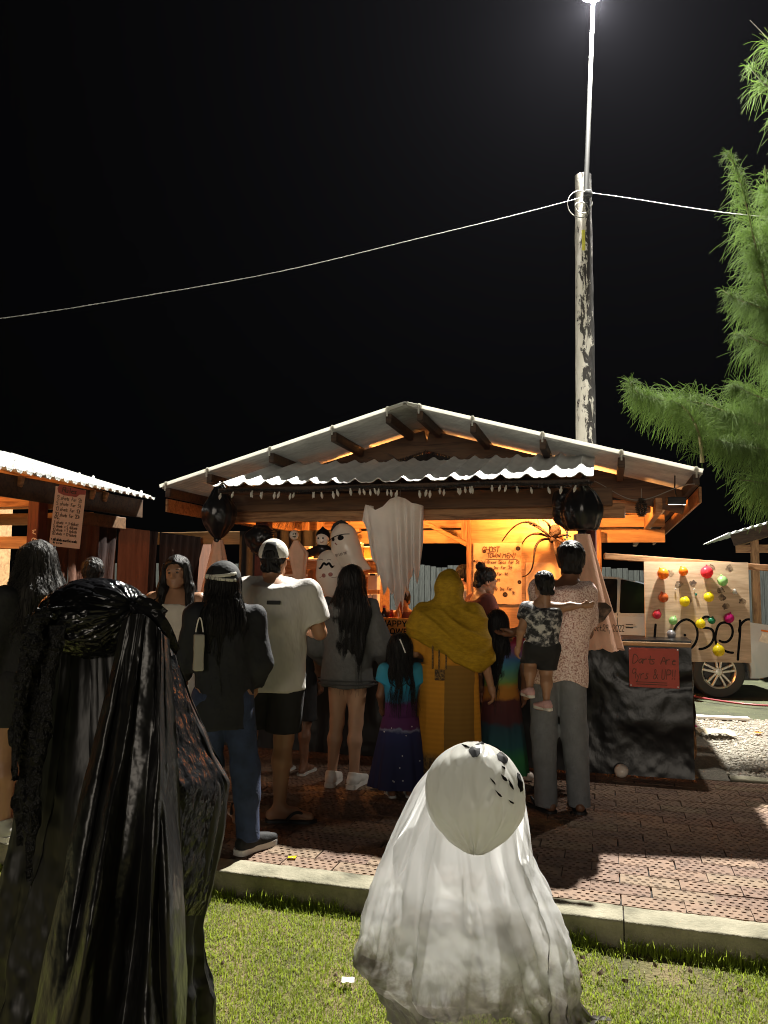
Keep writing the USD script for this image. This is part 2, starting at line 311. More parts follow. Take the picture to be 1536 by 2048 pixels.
M["orange_cloth"] = mat("orange_tunic_cloth", (.54, .23, .012), rough=.85, var=.12, scale=10, bump=.2, bscale=70)
M["embroid"] = mat("brown_embroidery", (.16, .085, .022), rough=.85, scale=70, detail=2, ramp=[(.42, (.055, .03, .012)), (.55, (.20, .11, .03)), (.65, (.26, .15, .04))], bump=.6, bscale=90)
M["tunic_check"] = mat("checked_tunic_cloth", (.22, .11, .015), rough=.85, scale=60, detail=2, stretch=(1, 1, .5), ramp=[(.42, (.10, .05, .010)), (.58, (.26, .13, .018))])
M["paper_orange"] = mat("peach_poster_card", (.95, .50, .34), rough=.85, var=.05, scale=5)
M["paper_red"] = mat("red_card", (.44, .085, .060), rough=.8, var=.1, scale=5)
M["paper_menu"] = mat("scorched_menu_card", (.62, .46, .28), rough=.85, scale=3.2, detail=5, ramp=[(.30, (.30, .16, .07)), (.42, (.60, .42, .24)), (.6, (.68, .50, .30))], stretch=(1, 1, 1))
M["paper_box"] = mat("orange_sign_card", (.70, .30, .055), rough=.8, var=.08, scale=4)
M["paper_white"] = mat("white_paper", (.66, .65, .60), rough=.8, var=.08, scale=5)
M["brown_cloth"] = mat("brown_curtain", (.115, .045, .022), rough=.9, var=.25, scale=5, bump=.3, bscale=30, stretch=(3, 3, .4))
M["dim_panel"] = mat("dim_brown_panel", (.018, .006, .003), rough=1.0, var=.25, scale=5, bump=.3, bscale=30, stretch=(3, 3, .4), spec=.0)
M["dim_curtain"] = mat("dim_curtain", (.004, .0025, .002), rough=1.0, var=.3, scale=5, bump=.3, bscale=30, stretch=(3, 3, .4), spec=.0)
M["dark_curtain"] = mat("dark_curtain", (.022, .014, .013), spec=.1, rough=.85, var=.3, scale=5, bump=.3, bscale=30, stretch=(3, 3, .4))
M["tyre"] = mat("tyre_rubber", (.018, .018, .018), rough=.7, var=.15, scale=20, bump=.2)
M["car_paint"] = mat("silver_car_paint", (.43, .48, .54), rough=.32, metal=.12, var=.05, scale=3, coat=.6)
M["car_dark"] = mat("black_car_trim", (.012, .012, .012), rough=.5, var=.1)
M["car_glass"] = mat("dark_car_glass", (.006, .007, .008), rough=.06, var=.1, spec=.6)
M["alloy"] = mat("alloy_rim", (.62, .60, .55), rough=.3, metal=.8, var=.08)
M["lamp_lens"] = mat("headlight_lens", (.62, .60, .55), rough=.12, var=.2, scale=20, coat=.8)
M["amber"] = mat("amber_lens", (.55, .16, .02), rough=.2, var=.1)
M["icicle"] = mat("white_light_cap", (.75, .74, .68), rough=.3, var=.05, transl=.3)
M["hose"] = mat("red_hose", (.22, .035, .04), rough=.4, var=.1)
M["litter"] = mat("crumpled_paper", (.55, .45, .30), rough=.8, var=.15)
M["pinecone"] = mat("dark_cone", (.04, .028, .018), rough=.7, var=.3, scale=30, bump=.5)
M["spider"] = mat("dark_fur", (.022, .008, .006), rough=.75, var=.3, scale=60, bump=.8, bscale=160)
M["thatch"] = mat("black_straw", (.018, .015, .013), rough=.75, var=.5, scale=30)
M["needle"] = mat("pine_needle", (.085, .14, .028), rough=.7, spec=.08, var=.4, scale=1.5, transl=.28, world=True)
M["twig"] = mat("pine_twig", (.20, .17, .08), rough=.8, var=.25, scale=10)
M["bark"] = mat("pine_bark", (.12, .09, .065), rough=.9, var=.4, scale=6, bump=1, bscale=14, stretch=(1, 1, .25))
M["wire"] = mat("white_cable", (.22, .215, .19), rough=.5, var=.35, scale=3)
M["earth"] = mat("dark_earth", (.045, .050, .022), rough=.95, var=.45, scale=3, bump=.6, bscale=30)
M["gravel"] = mat("pale_gravel", (.36, .33, .27), rough=.9, var=.2, scale=2.0, world=True)
M["gravel_bed"] = mat("gravel_bed", (.20, .18, .145), rough=.95, var=.4, scale=60, bump=.8, bscale=70)
M["concrete"] = mat("kerb_concrete", (.34, .315, .25), rough=.9, scale=5, detail=8, ramp=[(.30, (.075, .07, .042)), (.45, (.20, .185, .125)), (.7, (.33, .30, .215))], bump=.6, bscale=60, dist=.01)
M["kerb_face"] = M["concrete"]
M["hole"] = mat("dark_soil", (.020, .015, .010), rough=.95, var=.4, scale=40)
def paver_mat(i, c):
    return mat(f"red_paver_{'abcdef'[i]}", c, rough=.85, scale=14, detail=6, ramp=[(.28, tuple(np.array(c) * .55)), (.5, c), (.75, tuple(np.array(c) * 1.2))], bump=.5, bscale=80, dist=.006)
PAVERS = [paver_mat(i, c) for i, c in enumerate([(.190, .115, .074), (.165, .098, .066), (.212, .134, .087), (.155, .091, .062), (.200, .135, .084)])]
def blend(name, stops, rough=.85, axis="z", wob=.08, wscale=7, hi=1.0, lo=0.0, extra=None):
    """Dyed cloth: bands of colour along one axis of the garment, edges wandering."""
    N = {"tc": ("texture_coordinate", {}), "n": ("noise_texture", {"scale": wscale, "detail": 4}), "x": ("separate_xyz", {}), "a": ("map_range", {"from_min": lo, "from_max": hi, "to_min": 0.0, "to_max": 1.0}),
         "w": ("math", {"math_type": "multiply_add", "value2": wob * 2, "value3": -wob}), "s": ("math", {"math_type": "add"}), "r": ("rgb_ramp", {"ramp": stops}), "p": ("principled_bsdf", {"roughness": rough}),
         "bn": ("noise_texture", {"scale": 16.0, "detail": 3}), "bp": ("bump", {"strength": .3, "distance": .02})}
    L = [("tc.object", "n.vector"), ("tc.object", "x.vector"), (f"x.{axis}", "a.value"), ("n.fac", "w.value1"), ("w.value", "s.value1"), ("a.result", "s.value2"), ("s.value", "r.fac"), ("r.color", "p.base_color"), ("tc.object", "bn.vector"), ("bn.fac", "bp.height"), ("bp.normal", "p.normal")]
    return usdkit.material(stage, "/World/Looks/" + name, N, L, surface="p.BSDF")

# ------------------------------------------------------------------ the stall's own frame: x along the counter, y into the stall
TH = math.radians(16.0); uA = np.array([math.cos(TH), -math.sin(TH), 0]); vA = np.array([math.sin(TH), math.cos(TH), 0]); C0 = np.array([2.57, 6.15, 0.0])
def W2(x, y, z): return C0 + x * uA + y * vA + np.array([0, 0, z])
def loc(P): d = np.asarray(P, float) - C0; return np.array([d @ uA, d @ vA, d[2]])
def pl(px, py, t):                               # the stall-frame point seen at a pixel on the upright plane y = t
    d = ray(px, py); k = (t - (cC - C0) @ vA) / (d @ vA); return loc(cC + d * k)

# ------------------------------------------------------------------ ground
GZ = -0.115
solo("ground", trimesh.creation.box((400, 400, .1), trimesh.transformations.translation_matrix((0, 100, GZ - .11))), M["earth"], "dark earth under the whole fairground", "ground", kind="structure")
kc = np.array([gnd(437, 1743) @ vA, gnd(1129, 1832) @ vA, gnd(1536, 1876) @ vA]).mean()      # the kerb's front edge, measured along the stall's axis
k0 = kc - C0 @ vA                                                                              # in the stall frame
KW, PATH_END = .185, .12
def kerb_mesh(y0, y1, x0, x1, z0, z1, seed, n=160):
    """Cast concrete with worn edges: a rounded section swept along the kerb and roughened."""
    b = .014; sec = [(y0, z0), (y0, z1 - b), (y0 + b * .3, z1 - b * .3), (y0 + b, z1), (y1 - b, z1), (y1, z1 - b), (y1, z0)]
    xs = np.linspace(x0, x1, n); X = np.array([[W2(x, y, z) for y, z in sec] for x in xs])
    return wrinkle(wrinkle(grid(X), .007, (6, 6, 6), seed, 4), .005, (28, 28, 28), seed + 2, 3)
for i, (a, b) in enumerate([(-8.0, -5.5), (-5.494, -3.0), (-2.994, -.72), (-.714, 1.75), (1.756, 4.5)]):
    solo("kerb", kerb_mesh(k0, k0 + KW, a, b, GZ - .06, 0.004, 3 + i, 90), M["concrete"], "mossy concrete kerb between the lawn and the red paving", "kerb", smooth=40, kind="structure")
solo("back_kerb", kerb_mesh(PATH_END, PATH_END + .13, .15, 5.0, GZ - .06, .01, 9, 90), M["concrete"], "concrete edging between the red paving and the gravel", "kerb", smooth=40, kind="structure")
# stall floor and path bed
def slab(x0, x1, y0, y1, z0, z1): return cat_([bx(W2((x0 + x1) / 2, (y0 + y1) / 2, (z0 + z1) / 2), (x1 - x0, y1 - y0, z1 - z0), rotz(-TH))])
path_root = thing("paved_path", "red perforated brick paving in front of the stall", "path", C0, -TH, kind="structure")
part(path_root, "bed", bx((-1.5, (k0 + PATH_END) / 2, -.06), (13, PATH_END - k0 - KW + .02, .08)), M["hole"], kind="stuff")
solo("stall_floor", slab(-6, .15, PATH_END, 7, -.12, -.012), M["gravel_bed"], "dark trodden floor inside the stall", "floor", kind="structure")
TW, TD = .29, .1435
def paver(seed):
    rng = random.Random(seed); g = .0035; holes = []
    for r in range(4):
        for c in range(7):
            x = (c + .5 + (.25 if r % 2 else -.25)) * TW / 7.3 - TW / 2 + .008; y = (r + .5) * TD / 4 - TD / 2
            if rng.random() < .06: continue
            a, b = .0125 * rng.uniform(.85, 1.12), .0085 * rng.uniform(.8, 1.15)
            holes.append([(x + a * math.cos(q) + rng.uniform(-.001, .001), y + b * math.sin(q)) for q in np.arange(6) * math.pi / 3])
    w, d, c = TW / 2 - g, TD / 2 - g, .006
    P = Polygon([(-w + c, -d), (w - c, -d), (w, -d + c), (w, d - c), (w - c, d), (-w + c, d), (-w, d - c), (-w, -d + c)], holes)
    m = trimesh.creation.extrude_polygon(P, .028, engine="earcut"); v = np.array(m.vertices); v[:, 2] -= .028
    return trimesh.Trimesh(v, m.faces, process=False)
pv = [paver(s) for s in range(5)]; rng = random.Random(5); tiles = []
rows = int((PATH_END - k0 - KW) / TD) + 1
for r in range(rows):
    y = k0 + KW + (r + .5) * TD + .003
    if y + TD / 2 > PATH_END: continue
    for c in range(-26, 8):
        x = c * TW + (TW / 2 if r % 2 else 0) + rng.uniform(-.003, .003); q = proj(W2(x, y, 0)); vis = -60 < q[0] < 1600 and W2(x, y, 0)[1] > 2
        tiles.append((r, x, y, vis))
vis = sorted([t for t in tiles if t[3]], key=lambda t: np.linalg.norm(W2(t[1], t[2], 0)))[:290]
protos = []
rest = []
for t in tiles:
    k = rng.randrange(5); z = rng.uniform(-.003, .0015); m = pv[k]; tilt = np.array([rng.uniform(-.006, .006), rng.uniform(-.008, .008)])
    v, f = V(m); v = v.copy(); v[:, 2] += v[:, :2] @ tilt + z; v = v + np.array([t[1], t[2], 0])
    if t in vis: part(path_root, "paver", (v, f), PAVERS[rng.choice([0, 0, 1, 1, 2, 3, 4])])
    elif t[3] or abs(t[1]) < 8: rest.append((v, f))
part(path_root, "far_pavers", cat_(rest), PAVERS[1], kind="stuff")
# gravel yard to the right of the stall
solo("gravel_yard", slab(.15, 9, PATH_END + .13, 3.35, -.15, -.02), M["gravel_bed"], "pale gravel yard beside the stall", "gravel", kind="structure")
rng_ = np.random.default_rng(8); N = 16000
gx = .16 + 5.2 * rng_.random(N); gy = PATH_END + .14 + 3.15 * rng_.random(N) ** 1.15; ico = trimesh.creation.icosahedron(); iv, jf = np.array(ico.vertices), np.array(ico.faces)
sz = .006 + .016 * rng_.random(N) ** 2; th = rng_.random(N) * 6.28; sc = sz[:, None] * (.6 + .8 * rng_.random((N, 3))) * np.array([1, 1, .7])
P = iv[None] * (1 + .35 * (rng_.random((N, 12)) - .5))[..., None] * sc[:, None]; c_, s_ = np.cos(th)[:, None], np.sin(th)[:, None]
P = np.stack([P[..., 0] * c_ - P[..., 1] * s_, P[..., 0] * s_ + P[..., 1] * c_, P[..., 2]], -1)
base = C0 + gx[:, None] * uA + gy[:, None] * vA + np.array([0, 0, -.016])
P = (P + base[:, None]).reshape(-1, 3); F_ = (jf[None] + 12 * np.arange(N)[:, None, None]).reshape(-1, 3)
solo("gravel", (P, F_), M["gravel"], "loose pale gravel stones in the yard", "gravel", kind="stuff")
solo("far_turf", slab(-3, 40, 3.35, 30, -.2, -.03), M["earth"], "dark rough turf under the parked car", "turf", kind="structure")

# lawn: soil sheet and blades of grass
lawn_m = mat("lawn_soil", (.07, .075, .02), rough=.95, scale=5, detail=6, ramp=[(.3, (.045, .045, .014)), (.5, (.11, .095, .030)), (.7, (.17, .125, .06))], bump=.8, bscale=60, dist=.02, world=True)
NX, NY = 90, 60; xs, ys = np.linspace(-4.5, 4, NX), np.linspace(-.4, k0 + C0 @ vA + .02, NY)
X = np.array([[xx * uA + yy * vA for xx in xs] for yy in ys]); X[..., 2] = GZ + .02 * (meshkit.fbm(X * 3, 3, 4) - .5)
solo("lawn", grid(X), lawn_m, "patchy green lawn in front of the kerb", "lawn", smooth=True, kind="structure")
def lawn_z(P): Q = P.copy(); Q[..., 2] = 0; return GZ + .02 * (meshkit.fbm(Q * 3, 3, 4) - .5)
def blades(N, seed, region, L0, L1, w, lean=.9):
    r = np.random.default_rng(seed); P = region(r, N); n = len(P)
    a = r.random(n) * 6.283; L = L0 + (L1 - L0) * r.random(n) ** 1.6; bend = lean * (.4 + r.random(n)); d = np.stack([np.cos(a), np.sin(a), 0 * a], 1); sd = np.stack([-np.sin(a), np.cos(a), 0 * a], 1)
    ww = (w * (.6 + .8 * r.random(n)))[:, None]; up = np.array([0, 0, 1.0]); P[:, 2] = lawn_z(P)
    m1 = P + L[:, None] * (.55 * up * np.cos(bend * .5)[:, None] + .55 * d * np.sin(bend * .5)[:, None]); m2 = m1 + L[:, None] * .5 * (up * np.cos(bend * 1.2)[:, None] + d * np.sin(bend * 1.2)[:, None])
    v = np.stack([P - sd * ww, P + sd * ww, m1 + sd * ww * .8, m1 - sd * ww * .8, m2], 1).reshape(-1, 3); k = 5 * np.arange(n)[:, None]
    f = (np.array([[0, 1, 2], [0, 2, 3], [3, 2, 4]])[None] + k[..., None]).reshape(-1, 3); return v, f
gr_mat = usdkit.material(stage, "/World/Looks/grass_blade", {"g": ("geometry", {}), "n": ("noise_texture", {"scale": 2.6, "detail": 4}), "m": ("mix_float", {"fac": .55}),
    "r": ("rgb_ramp", {"ramp": [(.25, (.30, .38, .04)), (.45, (.50, .54, .07)), (.62, (.66, .60, .11)), (.8, (.74, .62, .26))]}), "p": ("principled_bsdf", {"roughness": .55, "specular_ior_level": .35}), "t": ("translucent_bsdf", {}), "x": ("mix_closure", {"fac": .55})},
    [("g.position", "n.vector"), ("n.fac", "m.a"), ("g.random_per_island", "m.b"), ("m.result", "r.fac"), ("r.color", "p.base_color"), ("r.color", "t.color"), ("p.BSDF", "x.closure1"), ("t.BSDF", "x.closure2")], surface="x.closure")
kv = k0 + C0 @ vA
def reg_lawn(r, n):
    y = 1.95 + (kv - 1.15) * r.random(n); x = (-.62 + 1.30 * r.random(n)) * (y + .3) - .2; P = x[:, None] * np.array([1, 0, 0]) + y[:, None] * np.array([0, 1.0, 0])
    k = (P @ vA < kv - .004) & (P[:, 0] < 2.6); P = P[k]; dens = meshkit.fbm(P * np.array([2.3, 2.3, 1]), 3, 12); bare = meshkit.fbm(P * np.array([5., 5., 1]), 2, 71)
    near = np.exp(-((P[:, 0] - 1.15) ** 2 + (P @ vA - kv + .25) ** 2) / .10); return P[(dens * 1.5 - near * .5 + .25 * bare) > r.random(len(P)) * .75]
def reg_edge(r, n):
    x = -2.4 + 4.6 * r.random(n); P = x[:, None] * uA + (kv - .008 - .05 * r.random(n) ** 2)[:, None] * vA; return P[meshkit.fbm(P * 4, 2, 9) > .46]
gl = [blades(150000, 3, reg_lawn, .014, .042, .0016), blades(5200, 4, reg_edge, .03, .085, .0017, .7)]
th_m = mat("dry_thatch_blades", (.34, .25, .11), rough=.8, var=.4, scale=30, transl=.2)
solo("dry_thatch", blades(16000, 8, reg_lawn, .012, .035, .0013, 2.6), th_m, "dry straw coloured blades lying in the lawn", "dry grass", kind="stuff")
solo("grass", cat_(gl), gr_mat, "short yellow-green grass of the lawn", "grass", kind="stuff")

# ------------------------------------------------------------------ the market stall
SW, ZE, ZR, SL = 4.97, 2.425, 3.12, 6.5
st = thing("market_stall", "open timber market stall with low corrugated gable roof decorated for Halloween", "market stall", C0, -TH)
def zroof(x): return ZR - (ZR - ZE) * abs(x + SW / 2) / (SW / 2)
def roof_panel(x0, x1, y0, y1, per=.076, amp=.013):
    ny = max(8, int((y1 - y0) / per * 8)); ys = np.linspace(y0, y1, ny); xs = np.linspace(x0, x1, 4)
    return grid(np.array([[(x, y, zroof(x) + amp * math.sin(2 * math.pi * y / per)) for y in ys] for x in xs]))
for side in (0, 1):
    a, b = ((-SW - .0, -SW / 2) if side == 0 else (-SW / 2, 0.0))
    for k in range(8):
        y0 = k * .81; part(st, "roof_sheet", roof_panel(a, b, y0, min(y0 + .83, SL)), M["fibre"], smooth=True)
capX = np.array([[(-SW / 2 + dx, y, ZR + .022 - abs(dx) * .28) for dx in (-.16, -.06, 0, .06, .16)] for y in (-.03, SL)])
part(st, "ridge_cap", thick(capX, .004), M["white_metal"])
trim_m = mat("sheet_edge", (.78, .77, .72), rough=.4, var=.05, transl=.6)
for a, b in ((-SW, -SW / 2 - .02), (-SW / 2 + .02, 0)):
    part(st, "edge_trim", beam((a, -.006, zroof(a) + .012), (b, -.006, zroof(b) + .012), .006, .032, bev=0), trim_m)
pur_px = [(332, 968), (415, 942), (540, 903), (665, 860), (775, 828), (838, 824), (945, 850), (1085, 882), (1243, 918), (1397, 950)]
for px, py in pur_px:
    x = np.clip(pl(px, py, 0)[0], -SW + .05, -.05); z = zroof(x) - .012
    part(st, "purlin", bx((x, SL / 2 + .015, z - .055), (.055, SL - .04, .09), bev=.005), M["dark_wood"])
    sc_ = lathe([(.0001, .03), (.011, .028), (.016, .016), (.020, .004), (.020, -.012)], 10, O=(x, .0, z + .02)); part(st, "roof_screw", cat_([sc_, tube([(x, -.014, z + .035), (x, -.016, z - .045)], .008, 6)]), trim_m)
# gable: rake beams, straw, ties
GY = .9
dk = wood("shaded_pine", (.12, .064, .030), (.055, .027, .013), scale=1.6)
for a, b in ((-SW + .05, -SW / 2 - .003), (-SW / 2 + .003, -.05)):
    part(st, "rake_beam", beam((a, GY, zroof(a) - .165), (b, GY, zroof(b) - .165), .05, .215), dk)
tri = [(-SW + .25, 2.32), (-.25, 2.32), (-SW / 2, ZR - .29)]
part(st, "gable_panel", extr(Polygon(tri), .018, (0, GY + .055, 0)), M["black_cloth"])
r = np.random.default_rng(11); sv, sf, n = [], [], 0
for k in range(2600):                                             # black straw fanning from the ridge and lying over the gable
    x0 = -SW / 2 + r.normal(0, .75); x0 = np.clip(x0, -SW + 1.1, -1.1); zt = zroof(x0) - .27 - abs(r.normal(0, .05)); L = .18 + .3 * r.random(); sl = (x0 + SW / 2) * .22 + r.normal(0, .13)
    p0 = np.array([x0, GY - .035 - .05 * r.random(), zt]); p1 = p0 + np.array([sl * .35, -.05 - .05 * r.random(), -L * .5]); p2 = p0 + np.array([sl * .8, -.03 - .07 * r.random(), -L])
    w = np.array([.0022, 0, .0007]); sv += [p0 - w, p0 + w, p1 - w, p1 + w, p2]; sf += [[n, n + 1, n + 3], [n, n + 3, n + 2], [n + 2, n + 3, n + 4]]; n += 5
for k in range(420):                                              # stray ends standing out sideways
    s = 1 if r.random() < .5 else -1; x0 = -SW / 2 + s * (.2 + 1.0 * r.random()); z0 = zroof(x0) - .30 - .1 * r.random(); L = .12 + .25 * r.random()
    p0 = np.array([x0, GY - .06, z0]); p2 = p0 + np.array([s * L, -.04, -L * .05 + r.normal(0, .06)]); p1 = (p0 + p2) / 2 + [0, 0, .02]; w = np.array([0, 0, .0022])
    sv += [p0 - w, p0 + w, p1 - w, p1 + w, p2]; sf += [[n, n + 1, n + 3], [n, n + 3, n + 2], [n + 2, n + 3, n + 4]]; n += 5
part(st, "straw", (np.array(sv), np.array(sf)), M["thatch"], kind="stuff")
# awning over the counter
aL, aR = pl(425, 969, -.60), pl(1187, 956, -.60); AZ = (aL[2] + aR[2]) / 2; AY0, AY1 = -.60, .62
na = 16; xs = np.linspace(aL[0], aR[0], na * 14 + 1); per = (aR[0] - aL[0]) / na
def awz(x, y):
    ph = ((x - aL[0]) / per) % 1.0; c = math.exp(-((ph - .5) / .17) ** 2) * .036 + math.exp(-((ph - 0) / .06) ** 2) * .006 + math.exp(-((ph - 1) / .06) ** 2) * .006
    return AZ + .30 * (y - AY0) + c
aw = M["zinc"]
for k in range(4):
    X = np.array([[(x, y, awz(x, y)) for x in xs[k * 56:(k + 1) * 56 + 1]] for y in np.linspace(AY0, AY1, 5)])
    part(st, "awning_sheet", thick(X, .006), M["white_metal"], smooth=35)
part(st, "awning_rail", beam((aL[0] + .03, AY0 + .07, AZ - .035), (aR[0] - .03, AY0 + .07, AZ - .035), .04, .05), M["dark_wood"])
for k in range(6):
    x = aL[0] + .08 + (aR[0] - aL[0] - .16) * k / 5; part(st, "awning_strut", beam((x, AY0 + .09, AZ - .04), (x, AY1, AZ + .30 * (AY1 - AY0) - .04), .04, .045, up=(0, 0, 1)), M["dark_wood"])
# front beams, posts
bl, br = pl(430, 1000, .02)[0], pl(1225, 1000, .02)[0]
zb = pl(800, 990, .0)[2], pl(800, 1014, .0)[2], pl(800, 1041, .03)[2]
part(st, "front_fascia", beam((bl, -.02, (zb[0] + zb[1]) / 2), (br, -.02, (zb[0] + zb[1]) / 2), .03, zb[0] - zb[1] + .05), dk)
part(st, "front_beam", beam((bl - .02, .045, (zb[1] + zb[2]) / 2), (br + .1, .045, (zb[1] + zb[2]) / 2), .075, zb[1] - zb[2]), M["pine"])
pxl, pxr = pl(522, 1100, .1)[0], pl(1178, 1100, .1)[0]
for x in (pxl, pxr):
    part(st, "post", bx((x, .155, (zb[0] - .004) / 2), (.125, .125, zb[0]), bev=.008), M["red_wood"])
for x in (-SW + .30, -.30):
    part(st, "eave_plate", bx((x, SL / 2 + .3, 2.235), (.06, SL - .7, .13), bev=.006), M["pine"])
    for y, xx in ((2.6, x if x < -2 else -.86), (5.9, x if x < -2 else -1.05)): part(st, "post", bx((xx, y, 1.08), (.11, .11, 2.16), bev=.008), M["pine_z"])
for x in (-SW + .012, -.012):
    part(st, "eave_fascia", bx((x, SL / 2 + .06, zroof(x) - .17), (.022, SL - .1, .13), bev=.003), M["pine"])
for y in (GY + .11, 2.9, 4.6):
    part(st, "tie_beam", bx((-SW / 2, y, 2.27), (SW - .7, .05, .14), bev=.006), M["pine"])
    part(st, "king_post", bx((-SW / 2, y + .055, 2.62), (.10, .04, .75), bev=.005), M["pine_z"])
    for s in (-1, 1): part(st, "brace", beam((-SW / 2 + s * .1, y + .06, 2.36), (-SW / 2 + s * 1.2, y + .06, zroof(-SW / 2 + 1.2) - .13), .04, .10, up=(0, 1, 0)), M["pine"])
    for s in (-1, 1): part(st, "rafter", beam((-SW / 2 + s * .05, y - .055, ZR - .20), (-SW / 2 + s * (SW / 2 - .15), y - .055, zroof(-.15) - .19), .045, .13, up=(0, 1, 0)), M["pine"])
# boards of the rear wall (open below and between)
for k, (px0, px1, z0, z1) in enumerate([(300, 700, 2.02, 2.19), (700, 948, 2.02, 2.18), (690, 948, 2.21, 2.36), (1040, 1330, 2.02, 2.17), (1040, 1330, 2.20, 2.34)]):
    a, b = pl(px0, 1050, 2.75)[0], pl(px1, 1050, 2.75)[0]; part(st, "rear_board", bx(((a + b) / 2, 2.75, (z0 + z1) / 2), (b - a - .004, .025, z1 - z0), bev=.004), M["plywood"])
for px0, py0, px1, py1 in [(590, 1060, 690, 1105), (655, 1085, 720, 1060), (850, 1045, 935, 1090)]:
    a, b = pl(px0, py0, 2.4), pl(px1, py1, 2.4); part(st, "diagonal_strut", beam(a, b, .05, .11, up=(0, 1, 0)), M["pine"])
for px in (610, 640, 690, 930): 
    a = pl(px, 1060, 2.45); part(st, "short_post", bx((a[0], 2.47, 2.25), (.09, .04, .5), bev=.004), M["pine_z"])
# plywood partition behind the menu
a, b = pl(942, 1100, 1.5)[0], pl(1180, 1100, 1.5)[0]
part(st, "partition_panel", bx(((a + b) / 2, 1.5, 1.55), (b - a, .018, 1.35), bev=.003), M["plywood"])
part(st, "partition_frame", bx((a - .022, 1.5, 1.15), (.04, .06, 2.2), bev=.004), M["pine_z"])
# counter
cx0, cx1 = pl(400, 1300, 0)[0], pl(1382, 1300, 0)[0]; CZ = 1.065
part(st, "counter_top", bx(((cx0 + cx1) / 2, .26, CZ - .02), (cx1 - cx0, .62, .035), bev=.006), M["plywood"])
part(st, "counter_frame", bx(((cx0 + cx1) / 2, .05, CZ - .10), (cx1 - cx0 - .1, .04, .09)), M["pine"])
for k in range(5):
    x = cx0 + .1 + (cx1 - cx0 - .2) * k / 4; part(st, "counter_leg", bx((x, .33, .5), (.07, .07, 1.0)), M["pine_z"])
# black plastic skirt stapled round the counter: a pleated sheet with slack folds
def skirt(x0, x1, y, z0, z1, seed, nx=150, nz=70, amp=.028):
    xs, zs = np.linspace(x0, x1, nx), np.linspace(z0, z1, nz); Xg, Zg = np.meshgrid(xs, zs); t = (Zg - z0) / (z1 - z0)
    p = np.stack([Xg * 2.0 + seed, Zg * 2.4, 0 * Xg], -1); w = meshkit.fbm(p + meshkit.fbm(p * .7, 2, seed)[..., None] * 1.7, 4, seed) - .5
    diag = np.sin((Xg * 5 + Zg * 9) + 3.5 * meshkit.fbm(p * .9, 2, seed + 5)) * .35
    d = amp * (w * 2.4 + diag * .35) * (1 - t ** 5); return thick(np.stack([Xg, y - .03 + d - .05 * (1 - t) ** 2 * .6, Zg], -1), -.002)
part(st, "plastic_skirt", skirt(pl(1140, 1300, 0)[0], cx1, -.0, .015, CZ + .012, 4), M["black_sheet"], smooth=True)
part(st, "plastic_skirt", skirt(cx0, pl(1139, 1300, 0)[0], -.0, .015, CZ + .012, 9, nx=200), M["black_matte"], smooth=True)
xs = np.linspace(.0, 2.6, 120); zs = np.linspace(.015, CZ + .012, 60); Yg, Zg = np.meshgrid(xs, zs); w = meshkit.fbm(np.stack([Yg * 4, Zg * 4, 0 * Yg], -1), 3, 6) - .5
part(st, "plastic_skirt", thick(np.stack([cx1 + .01 + .05 * w, Yg, Zg], -1), .002), M["black_sheet"], smooth=True)
part(st, "counter_cover", thick(np.array([[(x, y, CZ + .010 + .006 * meshkit.noise(np.array([x * 9, y * 9, 0]))) for x in np.linspace(pl(1150, 1300, 0)[0], cx1 + .012, 30)] for y in np.linspace(-.035, .58, 12)]), .002), M["black_bag"], smooth=True)

# ------------------------------------------------------------------ the neighbouring stalls
eN, eF = loc(gnd(-60, 896, 2.43)), loc(gnd(308, 996, 2.43)); EX = eF[0]; YF = eF[1]; YN = YF - 4.3
ls = thing("timber_stall", "neighbouring timber stall with white corrugated roof and a rules poster on its corner", "market stall", W2(EX, YN, 0), -TH)
def lz(x): return 2.43 - .29 * x
for k in range(6):
    y0 = YN + .72 * k - YN; xs = np.linspace(-1.9, .0, 5); ys = np.linspace(y0, y0 + .72, 72)
    X = np.array([[(x, y, lz(x) + .016 * math.sin(2 * math.pi * y / .12) + .008 * math.sin(6 * math.pi * y / .12 + 1)) for x in xs] for y in ys])
    part(ls, "roof_sheet", thick(X, .004), M["white_metal"], smooth=35)
    for y in (y0 + .15, y0 + .39, y0 + .63):
        for x in (-.12, -.75): part(ls, "roof_screw", lathe([(.0001, .028), (.012, .022), (.018, .0), (.018, -.02)], 8, O=(x, y, lz(x) + .02)), M["screw"])
Ls = YF - YN
part(ls, "eave_fascia", bx((-.15, Ls / 2, 2.31), (.03, Ls, .20), bev=.004), M["dark_wood"])
WXl = -.42
def wl(px, py):
    d = ray(px, py); k = (EX + WXl - (cC - C0) @ uA) / (d @ uA); q = loc(cC + d * k); return q - [EX, YN, 0]
ra, rb = wl(150, 1030), wl(430, 1076); rz_ = (ra[2] + rb[2]) / 2
part(ls, "wall_rail", bx((WXl + .03, (ra[1] + Ls - .05) / 2 + .0, rz_), (.06, Ls - ra[1] + .1, .13), bev=.005), dk)
ypost = wl(72, 1100)[1]
part(ls, "corner_post", bx((WXl, ypost, 1.2), (.13, .13, 2.4), bev=.008), M["red_wood"])
chalk = mat("chalk_scrawl", (.5, .42, .38), rough=.9, var=.1)
sc_, wd = script("w6v", .09, .008, seed=4); part(ls, "chalk_mark", extr(sc_, .002, (WXl + .0, ypost - .068, 1.98), (0, 0, -1), (1, 0, 0)), chalk)
